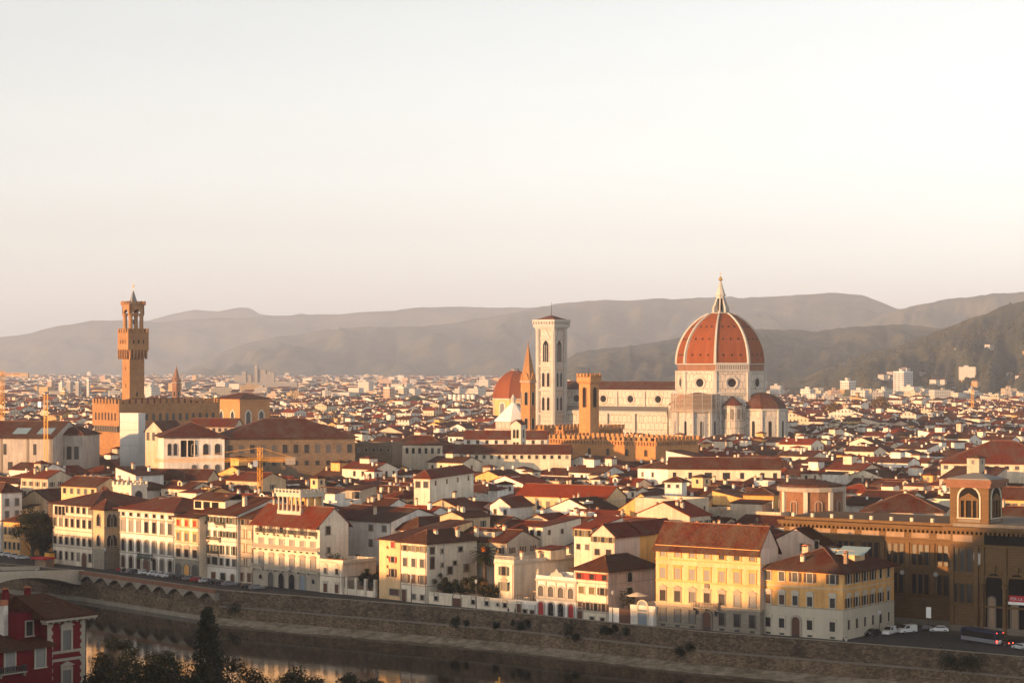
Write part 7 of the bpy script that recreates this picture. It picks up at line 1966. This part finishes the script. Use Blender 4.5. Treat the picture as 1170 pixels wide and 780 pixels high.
# weeds and leafage on hills and plain
rg = random.Random(77); m = MB()
def blob(m_, c, r, mi=0):
    p = []
    for (x, y, z) in ((1, 0, 0), (.3, .95, 0), (-.8, .6, 0), (-.8, -.6, 0), (.3, -.95, 0)):
        k = r * rg.uniform(.7, 1.2); p.append((c[0] + x * k, c[1] + y * k, c[2] + rg.uniform(-.1, .3) * r))
    p.append((c[0] + rg.uniform(-.2, .2) * r, c[1], c[2] + r * rg.uniform(.9, 1.5))); p.append((c[0], c[1], c[2] - r))
    m_.add(p, [(i, (i + 1) % 5, 5) for i in range(5)] + [((i + 1) % 5, i, 6) for i in range(5)], mi)
for dR_, frR_, hz2, n in ((dR, frR, hzR, 3600),):
    for i in range(n):
        px = rg.uniform(850, 1200); tt = rg.uniform(.10, 1.0)
        if mnoise.noise((px * .02, tt * 5, 3)) < -.05: continue
        dd = dR_ - frR_ + frR_ * tt; blob(m, ((px - CX) / F * dd, dd, hz2(px, tt) + 2), rg.uniform(1.5, 2.8), rg.choice([1, 2, 2, 2, 2]))
tag(m.build('hillside_trees', ['leaf_green', 'leaf_dark', 'leaf_olive']), 'scattered dark woodland covering the right-hand hillside', 'trees', kind='stuff')
m = MB()
for i in range(1900):
    if rg.random() < .16: px, d = rg.uniform(1080, 1190), rg.uniform(2350, 2900)
    else: d = math.exp(rg.uniform(math.log(1500), math.log(8000))); px = rg.uniform(-10, 1180)
    for q in range(rg.randint(2, 5)): blob(m, ((px - CX) / F * d + rg.uniform(-14, 14), d + rg.uniform(-8, 8), rg.uniform(5, 9)), rg.uniform(3.5, 7), rg.choice([0, 1, 1, 2]))
tag(m.build('distant_trees', ['leaf_green', 'leaf_dark', 'leaf_olive']), 'clumps of dark trees among the far buildings of the plain', 'trees', kind='stuff')

# ================================================================== red house on the near bank
d = 360; rzr = R(52); o = P(54.3, d); kx = (97 - CX) / F
u = Vector((math.cos(rzr), math.sin(rzr), 0)); W = (kx * o.y - o.x) / (u.x - kx * u.y)
ez = Z(707, d)
T = thing('red_villa', 'dark red house with grey quoins and pedimented window at the bottom left corner', 'house', o, rzr)
MB().box(0, W, 0, 11, -6, ez).build('wall', ['plaster_red'], T)
m = MB(); ov = 1.6
m.add([(-ov, -ov, ez), (W + ov, -ov, ez), (W + ov, 12, ez), (-ov, 12, ez), (-ov, -ov, ez + .35), (W + ov, -ov, ez + .35), (W + ov, 12, ez + .35), (-ov, 12, ez + .35), (-ov, 6.2, ez + 3.6), (W * .55, 6.2, ez + 3.6)], ((3, 2, 1, 0), (0, 1, 5, 4), (1, 2, 6, 5), (2, 3, 7, 6), (3, 0, 4, 8, 7), (4, 5, 9, 8), (5, 6, 9), (6, 7, 8, 9)))
m.build('roof', ['tile_old'], T)
m = MB(); m.box(-ov + .1, W + ov - .1, -ov + .1, -.0, ez - .4, ez - .01)
for i in range(9): m.box(-1.2 + i * (W + 2.2) / 8, -.9 + i * (W + 2.2) / 8, -1.2, 0, ez - .75, ez - .402)
m.build('eaves_cornice', ['stone_trim'], T)
for side, x0 in ((0, -.06), (1, W - 1.1)):
    m = MB(); n = int((ez + 6) / .62)
    for i in range(n):
        w = 1.15 if i % 2 else .85; z0 = -6 + i * .62 + .01
        if side == 0: m.box(x0, x0 + w, -.08, .02, z0, z0 + .6)
        else: m.box(W + .06 - w, W + .06, -.08, .02, z0, z0 + .6)
    m.build('quoin_column', ['stone_trim'], T)
for z0 in (Z(748, d), Z(757, d)): MB().box(-.1, W + .1, -.16, .02, z0, z0 + .45).build('string_course', ['stone_trim'], T)
window(T, W * .5, 0, Z(745.5, d), 0, 1.75, 3.4, 'ped', 'stone_trim', 'shutter_light', 'closed', 'shutter_grey', t=.38)
window(T, W * .5, 0, Z(790, d), 0, 1.75, 3.2, 'ped', 'stone_trim', 'shutter_light', 'closed', 'shutter_grey', t=.38)
MB().tube((W + .12, -.1, -6), (W + .12, -.1, ez - .5), .08).build('drainpipe', ['iron'], T); MB().box(2.4, 3.6, 3.4, 4.4, ez + 2.0, ez + 2.45).build('skylight', ['metal_pale'], T)
# white chimney wall and lower wing
MB().box(-5.8, -4.9, 4, 8.4, 6, ez + 2.4).build('chimney_wall', ['plaster_white'], T); MB().box(-5.95, -4.75, 4.2, 5.0, ez + 2.4, ez + 3.3).build('chimney_pot', ['terracotta'], T)
MB().box(-4.9, 0, 2, 11, 0, ez + 1.0).build('attic_wall', ['plaster_red'], T); window(T, -2.2, 2, ez - 2.6, 0, 1.4, 2.3, '', 'stone_trim', 'pane_dark')
wg = MB().box(-13, -.02, -1.2, 9, -6, Z(735, d)).build('wing', ['plaster_red'], T)
ew = Z(735, d); roof_mesh(13, 10.2, ew, 'sx', 2.6, 1.0).build('wing_roof', ['tile_old'], T, (-13, -1.2, 0))
for x in (-2.6, -8.8): window(T, x, -1.2, Z(759, d), 0, 2.0, 3.1, '', 'stone_light', 'shutter_light', 'closed', 'shutter_light', t=.22)
balustrade(T, -11.2, -6.0, -1.2, Z(760, d), 1.0, 1.0, 'stone_trim', 'balcony', 'iron')
for x, y in ((-3, 7), (1, 6.3)): chimney(T, x, y, ez + 3.4, 1.0, .8, 'plaster_red')
# grey roof at its left
T2 = thing('dark_roofed_house', 'dark-roofed low house behind the red house at the left edge', 'house', P(-14, 372), R(30))
MB().box(0, 9, 0, 9, -6, Z(700, 372)).build('wall', ['plaster_brown'], T2); roof_mesh(9, 9, Z(700, 372), 'hip', 2.8, 1.0).build('roof', ['tile_old'], T2)

# ================================================================== vehicles
for nm, col in (('white', (.62, .62, .62)), ('black', (.02, .02, .022)), ('grey', (.18, .18, .19)), ('silver', (.42, .43, .44)), ('red', (.32, .02, .02)), ('blue', (.014, .02, .055))): flat('paint_' + nm, col, .28, 0, .5)
flat('tyre', (.02, .02, .02), .8, 0); flat('hub', (.3, .3, .3), .4, 0, .5, .6); flat('head_lamp', (.7, .7, .68), .2, 0, .6); flat('rear_lamp', (.35, .02, .02), .3, 0, .5)
def car_mesh(colour, van=False):
    m = MB(); L = 4.3 if not van else 4.9; hw = .88
    if van: side = [(-L/2, .35), (-L/2 + .05, 1.75), (-L/2 + .3, 1.9), (.55, 1.92), (1.35, 1.25), (L/2 - .1, 1.0), (L/2, .35)]
    else: side = [(-L/2, .32), (-L/2 + .02, .85), (-L/2 + .3, .98), (-L/2 + .95, 1.42), (-.2, 1.47), (.45, 1.38), (1.15, .98), (L/2 - .15, .80), (L/2, .55), (L/2 - .03, .30)]
    rings = []
    for y, k in ((-hw, .92), (-hw * .86, 1.0), (hw * .86, 1.0), (hw, .92)):
        rings.append([(x * (1 if k == 1 else .985), y if z < 1.0 else y * (.86 if abs(y) > .8 else .98), z if k == 1 or z < .9 else .9 + (z - .9) * .93) for x, z in side])
    m.loft(rings); return m.mesh('body', ['paint_' + colour])
def make_car(colour, label, pos, rz, van=False, lit=False, grp=None):
    t = thing('parked_van' if van else 'parked_car', label, 'van' if van else 'car', pos, rz, grp)
    key = ('car', colour, van)
    if key not in WIN: WIN[key] = car_mesh(colour, van)
    put(WIN[key], 'body', t)
    if ('carw', van) not in WIN:
        m = MB(); zt = 1.36 if not van else 1.72; zb = 1.0 if not van else 1.2
        a0, a1, b0, b1 = (-1.55, 1.0, -1.0, .40) if not van else (-.2, 1.25, -.2, .62)
        for sg in (-1, 1): m.add([(a0, sg * .875, zb), (a1, sg * .875, zb), (b1, sg * .80, zt), (b0, sg * .80, zt)], ((0, 1, 2, 3) if sg < 0 else (3, 2, 1, 0),))
        WIN[('carw', van)] = m.mesh('side_windows', ['pane_dark'])
        m = MB(); f0, f1 = ((1.16, 1.0), (.50, 1.40)) if not van else ((1.40, 1.26), (.60, 1.9))
        m.add([(f0[0], -.72, f0[1]), (f0[0], .72, f0[1]), (f1[0] + .03, .66, f1[1]), (f1[0] + .03, -.66, f1[1])], ((0, 1, 2, 3),)); WIN[('carf', van)] = m.mesh('windscreen', ['pane_dark'])
        m = MB(); g0, g1 = ((-1.90, 1.02), (-1.28, 1.42)) if not van else ((-2.47, 1.2), (-2.40, 1.68))
        m.add([(g0[0], -.66, g0[1]), (g0[0], .66, g0[1]), (g1[0], .6, g1[1]), (g1[0], -.6, g1[1])], ((3, 2, 1, 0),)); WIN[('carr', van)] = m.mesh('rear_window', ['pane_dark'])
        m = MB(); m.tube((0, -.1, 0), (0, .1, 0), .32, n=12); WIN['tyre'] = m.mesh('wheel', ['tyre'])
        m = MB(); m.tube((0, -.11, 0), (0, .11, 0), .19, n=10); WIN['rim'] = m.mesh('rim', ['hub'])
        WIN['hl'] = MB().box(-.03, .03, -.16, .16, -.07, .07).mesh('headlight', ['head_lamp']); WIN['tl'] = MB().box(-.03, .03, -.14, .14, -.09, .09).mesh('tail_light', ['rear_lamp']); WIN['tll'] = MB().box(-.03, .03, -.14, .14, -.09, .09).mesh('tail_light', ['tail_light'])
    put(WIN[('carw', van)], 'side_windows', t); put(WIN[('carf', van)], 'windscreen', t); put(WIN[('carr', van)], 'rear_window', t)
    xe = 2.14 if not van else 2.42
    for x in (-1.3, 1.32):
        for y in (-.80, .80): put(WIN['rim'], 'rim', put(WIN['tyre'], 'wheel', t, (x, y, .32)))
    for y in (-.6, .6): put(WIN['hl'], 'headlight', t, (xe - .05, y, .68)); put(WIN['tll' if lit else 'tl'], 'tail_light', t, (-xe - .02, y, .78))
    return t
lane = offset_line(W_LINE, -13.5)
cols = [(141, 'red', 0), (146.5, 'black', 0), (152.5, 'grey', 0), (158, 'black', 0), (166.5, 'white', 0), (176, 'white', 0), (185, 'white', 0), (193, 'white', 0), (201, 'black', 0), (209, 'black', 0), (216.5, 'grey', 0), (226, 'red', 0), (236, 'silver', 0), (245, 'black', 0), (254, 'black', 0), (262, 'grey', 0), (284, 'black', 0), (293, 'grey', 0)]
seen_c = {}
ordw = ['leftmost', 'second', 'third', 'fourth', 'fifth', 'sixth', 'seventh', 'eighth']
tot = {}
for px, c, v_ in cols: tot[c] = tot.get(c, 0) + 1
for px, c, v_ in cols:
    x, y = line_hit(lane, px); k = seen_c.get(c, 0); seen_c[c] = k + 1
    lb = f'{ordw[k]} of the {c} cars parked along the riverside wall at left' if tot[c] > 1 else f'only {c} car parked along the riverside wall at left'
    make_car(c, lb, (x, y, .02), R(-40 + 62), False, False, 'cars parked along the riverside wall')
for i, (px, d) in enumerate(((9, 690), (17, 685), (25.5, 680), (2, 692))): make_car(['white', 'white', 'white', 'silver'][i], ['first white car parked before the low ochre palazzo', 'second white car parked before the low ochre palazzo', 'third white car parked before the low ochre palazzo', 'silver car at the left edge before the low ochre palazzo'][i], P(px, d, .02), R(20), grp='cars parked on the square at far left')
make_car('white', 'white van parked at the corner of the ochre corner palazzo', P(1016, 489, .02), R(-120), True, grp='vehicles on the square'); make_car('white', 'white van with dark windscreen parked left of the library', P(1036, 492, .02), R(-150), True, grp='vehicles on the square')
make_car('white', 'white car in front of the recessed library wing', P(1073, 494, .02), R(170), grp='vehicles on the square'); make_car('black', 'black car beside the right wall of the ochre corner palazzo', P(997, 488, .02), R(-130), grp='vehicles on the square')
make_car('black', 'black car with lit tail lights directly behind the bus', P(1147, 470, .02), R(121), lit=True, grp='vehicles on the square'); make_car('silver', 'silver car with lit tail lights at the right edge', P(1167, 463, .02), R(121), lit=True, grp='vehicles on the square')
make_car('black', 'black car under the white sign post before the library', P(1058, 496, .02), R(160), grp='vehicles on the square')
bs = thing('city_bus', 'dark blue and white city bus with lit red tail lights on the riverside square', 'bus', P(1122, 474, .02), R(121))
m = MB(); L = 11.0; rings = []
for x, k in ((-L/2, .96), (-L/2 + .3, 1), (L/2 - .4, 1), (L/2, .93)): rings.append([(x, y * k, z if z < 2.6 else z * (.98 if k < 1 else 1)) for y, z in ((-1.25, .35), (1.25, .35), (1.25, 2.7), (1.05, 3.0), (-1.05, 3.0), (-1.25, 2.7))])
m.loft(rings).build('body', ['paint_blue'], bs)
for sg in (-1, 1): MB().box(-5.3, 5.2, sg * 1.255 - .012, sg * 1.255 + .012, .45, 1.25).build('side_panel', ['paint_grey'], bs)
MB().box(-5.55, -5.47, -1.15, 1.15, .4, .72).build('rear_bumper', ['paint_silver'], bs)
for sg in (-1, 1): MB().box(-5.2, 5.0, sg * 1.255 - .012, sg * 1.255 + .012, 1.35, 2.55).build('side_windows', ['pane_dark'], bs)
MB().box(-5.56, -5.48, -1.1, 1.1, 1.45, 2.6).build('rear_window', ['pane_dark'], bs); MB().box(5.3, 5.52, -1.08, 1.08, 1.1, 2.6).build('windscreen', ['pane_dark'], bs); MB().box(-5.2, 5, -1.0, 1.0, 3.0, 3.14).build('roof_unit', ['paint_blue'], bs)
for y in (-.95, .95): MB().box(-5.6, -5.45, y - .16, y + .16, .75, 1.2).build('tail_light', ['tail_light'], bs); MB().box(-5.58, -5.45, y - .1, y + .1, 2.72, 2.84).build('tail_light', ['tail_light'], bs)
MB().box(-5.57, -5.48, -.45, .45, .7, 1.25).build('number_plate', ['white_paint'], bs)
for x in (-3.2, 3.1):
    for y in (-1.1, 1.1): MB().tube((x, y - .16, .5), (x, y + .16, .5), .5, n=14).build('wheel', ['tyre'], bs)

# ================================================================== cranes
def lattice(m, a, b, w, step, r=.07):
    a, b = Vector(a), Vector(b); d = (b - a).normalized(); e = d.orthogonal().normalized(); g_ = d.cross(e); L = (b - a).length; n = max(2, int(L / step))
    cs = [(e + g_) * w / 2, (e - g_) * w / 2, (-e - g_) * w / 2, (-e + g_) * w / 2]
    for c in cs: m.tube(a + c, b + c, r, n=4)
    for i in range(n):
        p, q = a + d * L * i / n, a + d * L * (i + 1) / n
        for k in range(4): m.tube(p + cs[k], q + cs[(k + 1) % 4], r * .7, n=4); m.tube(p + cs[k], p + cs[(k + 1) % 4], r * .6, n=4)
    return m
def crane(label, px, d, y_mast, rz, jib, cjib, mat, yjib=None, ties=True, w=1.6):
    t = thing('tower_crane', label, 'crane', P(px, d), rz)
    zt = Z(y_mast, d); zj = Z(yjib, d) if yjib else zt - 3
    lattice(MB(), (0, 0, 0), (0, 0, zt), w, 2.0, .10).build('mast', [mat], t)
    if jib: lattice(MB(), (0, 0, zj), (jib, 0, zj), .9, 1.6, .06).build('jib', [mat], t)
    if cjib:
        lattice(MB(), (0, 0, zj), (-cjib, 0, zj), 1.0, 1.6, .08).build('counter_jib', [mat], t)
        MB().box(-cjib - .5, -cjib + 2.6, -.7, .7, zj - 1.6, zj + .7).build('counterweight', ['concrete' if mat == 'crane_yellow' else 'crane_orange'], t)
    MB().box(.8, 2.2, .5, 1.9, zj - 2.2, zj - .2).build('cab', ['metal_pale'], t)
    if ties and jib: m = MB(); m.tube((0, 0, zt), (jib * .75, 0, zj + .5), .07, n=4); m.tube((0, 0, zt), (-cjib, 0, zj + .5), .07, n=4); m.build('tie_bars', [mat], t)
    if jib: m = MB(); m.tube((jib * .6, 0, zj), (jib * .6, 0, zj - 4), .05, n=4); m.box(jib * .6 - .25, jib * .6 + .25, -.2, .2, zj - 4.6, zj - 4); m.build('hook', ['iron'], t)
    return t
crane('tall yellow tower crane with orange counterweights cut by the left edge', 2, 930, 423, R(180), 38, 11.0, 'crane_yellow', 428, False)
crane('yellow crane mast rising in front of the grey gallery block at left', 52.5, 820, 450, R(150), 0, 0, 'crane_yellow', 458, False, 1.3)
crane('yellow tower crane with long horizontal jib in front of the brown gallery palace', 297, 715, 511, R(190), 34, 11, 'crane_yellow', 525, True, 1.2)
crane('thin far yellow crane on the plain at right', 1111, 1950, 438, R(200), 0, 0, 'crane_yellow', 441, False, 1.8)

# ================================================================== people and street furniture
def person(label, pos, rz, top, legs_c, stride=.22, grp='people by the river'):
    key = ('man', stride, top, legs_c)
    if key not in WIN:
        me = bpy.data.meshes.new('person')
        v = [(0, 0, .95), (0, 0, 1.22), (0, 0, 1.45), (0, .02, 1.56), (0, .03, 1.68), (0, .0, 1.76),
             (.10, 0, .90), (.11, stride, .50), (.11, stride * .7, .07), (.11, stride * .7 + .16, .04), (-.10, 0, .90), (-.11, -stride * .5, .50), (-.11, -stride * 1.3, .08), (-.11, -stride * 1.3 + .16, .04),
             (.20, 0, 1.42), (.27, -.08, 1.15), (.25, .06, .92), (.25, .10, .82), (-.20, 0, 1.42), (-.27, .06, 1.15), (-.25, .16, .94), (-.25, .20, .85)]
        e = [(0, 1), (1, 2), (2, 3), (3, 4), (4, 5), (0, 6), (6, 7), (7, 8), (8, 9), (0, 10), (10, 11), (11, 12), (12, 13), (2, 14), (14, 15), (15, 16), (16, 17), (2, 18), (18, 19), (19, 20), (20, 21)]
        me.from_pydata(v, e, [])
        ob = bpy.data.objects.new('person', me); COL.objects.link(ob)
        ob.modifiers.new('skin', 'SKIN'); sb = ob.modifiers.new('sub', 'SUBSURF'); sb.levels = 1; sb.render_levels = 1
        rad_ = [.16, .15, .17, .06, .105, .08, .10, .07, .05, .045, .10, .07, .05, .045, .075, .055, .042, .04, .075, .055, .042, .04]
        for sv, r in zip(me.skin_vertices[0].data, rad_): sv.radius = (r * 1.12, r * (.8 if r > .14 else 1.12))
        me.skin_vertices[0].data[0].use_root = True
        dg = bpy.context.evaluated_depsgraph_get(); nm = bpy.data.meshes.new_from_object(ob.evaluated_get(dg)); bpy.data.objects.remove(ob)
        nm.name = 'person'
        for q in (legs_c, top, 'skin'): nm.materials.append(M[q])
        for p in nm.polygons: p.material_index = 0 if p.center.z < .93 and abs(p.center.x) < .2 else (2 if p.center.z > 1.53 or (p.center.z < .9 and abs(p.center.x) > .2) else 1)
        WIN[key] = nm
        m = MB(); m.lathe([(.10, 1.66), (.125, 1.72), (.11, 1.80), (.03, 1.85)], 8); WIN[('hair',)] = m.mesh('hair', ['iron'])
    o_ = tag(put(WIN[key], 'person', None, pos, rz), label, 'person', grp)
    put(WIN[('hair',)], 'hair', o_, (0, .01, 0))
    return o_
flat('skin', (.45, .28, .20), .6, 0); flat('coat_dark', (.03, .03, .035), .8, 0); flat('coat_blue', (.04, .06, .12), .8, 0); flat('coat_white', (.5, .48, .45), .8, 0)
bz = lambda t_: .15 + 2.2 * math.sin(min(t_ / 110, 1) * math.pi) + .02
bm = Matrix.Rotation(brg.rotation_euler[2], 4, 'Z')
for t_, y_, rz, c, l, lb in ((12, -2.2, 0, 'coat_blue', 'coat_dark', 'person in a dark blue coat walking on the bridge'), (14.2, -2.6, 0, 'coat_white', 'coat_dark', 'person in a white top beside the blue coat on the bridge'), (27, -2.2, 3, 'coat_dark', 'coat_dark', 'person in black crossing the bridge nearer the left edge')):
    w_ = bm @ Vector((t_, y_, 0)) + Vector(brg.location); person(lb, (w_.x, w_.y, bz(t_)), brg.rotation_euler[2] + rz - 1.57, c, l)
pv = offset_line(W_LINE, -1.6)
for px, c, rz, lb in ((581, 'coat_dark', 1, 'person in black standing at the wall below the low white house'), (588.5, 'coat_dark', 2, 'second person in black at the wall below the low white house'), (631, 'coat_dark', .5, 'person in dark clothes outside the red-doored palazzetto'), (640, 'coat_blue', 1.6, 'person in a blue jacket outside the red-doored palazzetto'), (963.5, 'coat_dark', 2, 'person in black at the corner of the ochre palazzo'), (967, 'coat_white', 1, 'person in a pale top at the corner of the ochre palazzo'), (1075, 'coat_dark', 0, 'person in black standing on the square left of the bus')):
    x, y = line_hit(pv, px); person(lb, (x, y, .13), rz, c, 'coat_dark', .12)
sgn = thing('sign_post', 'tall white sign panel on a post before the library', 'sign', P(1061, 487), R(-30)); MB().tube((0, 0, 0), (0, 0, 6.4), .08).build('post', ['iron'], sgn); MB().box(-.55, .55, -.08, .08, 4.0, 6.4).build('panel', ['white_paint'], sgn)
def lamp(label, pos, rz=0, h=7.0):
    t = thing('street_lamp', label, 'street lamp', pos, rz, 'street lamps along the river'); MB().lathe([(.16, 0), (.12, .8), (.06, h)], 8).build('post', ['iron'], t); MB().lathe([(.12, h), (.3, h + .25), (.34, h + .7), (.1, h + 1.0)], 6).build('lantern', ['metal_pale'], t)
    m = MB(); m.tube((0, 0, h - 1), (.9, 0, h - .4), .04, n=5); m.build('arm', ['iron'], t); return t
lo_ = offset_line(W_LINE, -2.9)
for px, lb in ((470, 'lamp post before the cream corner house'), (544, 'lamp post before the long garden wall'), (700, 'lamp post before the pinkish house'), (330, 'lamp post before the loggia palazzo'), (120, 'lamp post at the bridge head'), (1005, 'lamp post right of the ochre corner palazzo')):
    x, y = line_hit(lo_, px); lamp(lb, (x, y, 0.01))
bx_ = thing('kiosk', 'red awning kiosk by the bridge head at far left', 'kiosk', P(40, 655), R(-40)); MB().box(0, 5, 0, 3, 0, 2.4).build('body', ['plaster_brown'], bx_); MB().box(-.6, 5.6, -1.2, 3.2, 2.4, 2.9).build('awning', ['cloth_red'], bx_)
bx_ = thing('kiosk', 'small yellow kiosk right of the red awning kiosk', 'kiosk', P(51, 662), R(-40)); MB().box(0, 2.2, 0, 2, 0, 3.6).build('body', ['crane_yellow'], bx_); MB().box(-.3, 2.5, -.3, 2.3, 3.6, 3.9).build('roof', ['iron'], bx_)
ps = thing('marker_post', 'bright yellow post top rising into view from the near bank', 'post', P(570.5, 430, -4), 0); MB().tube((0, 0, 0), (0, 0, Z(773, 430) + 4), .16, n=8).build('post', ['crane_yellow'], ps); MB().box(-.8, -.1, -.1, .1, Z(779, 430) + 3.6, Z(779, 430) + 4.2).build('bracket', ['crane_yellow'], ps)
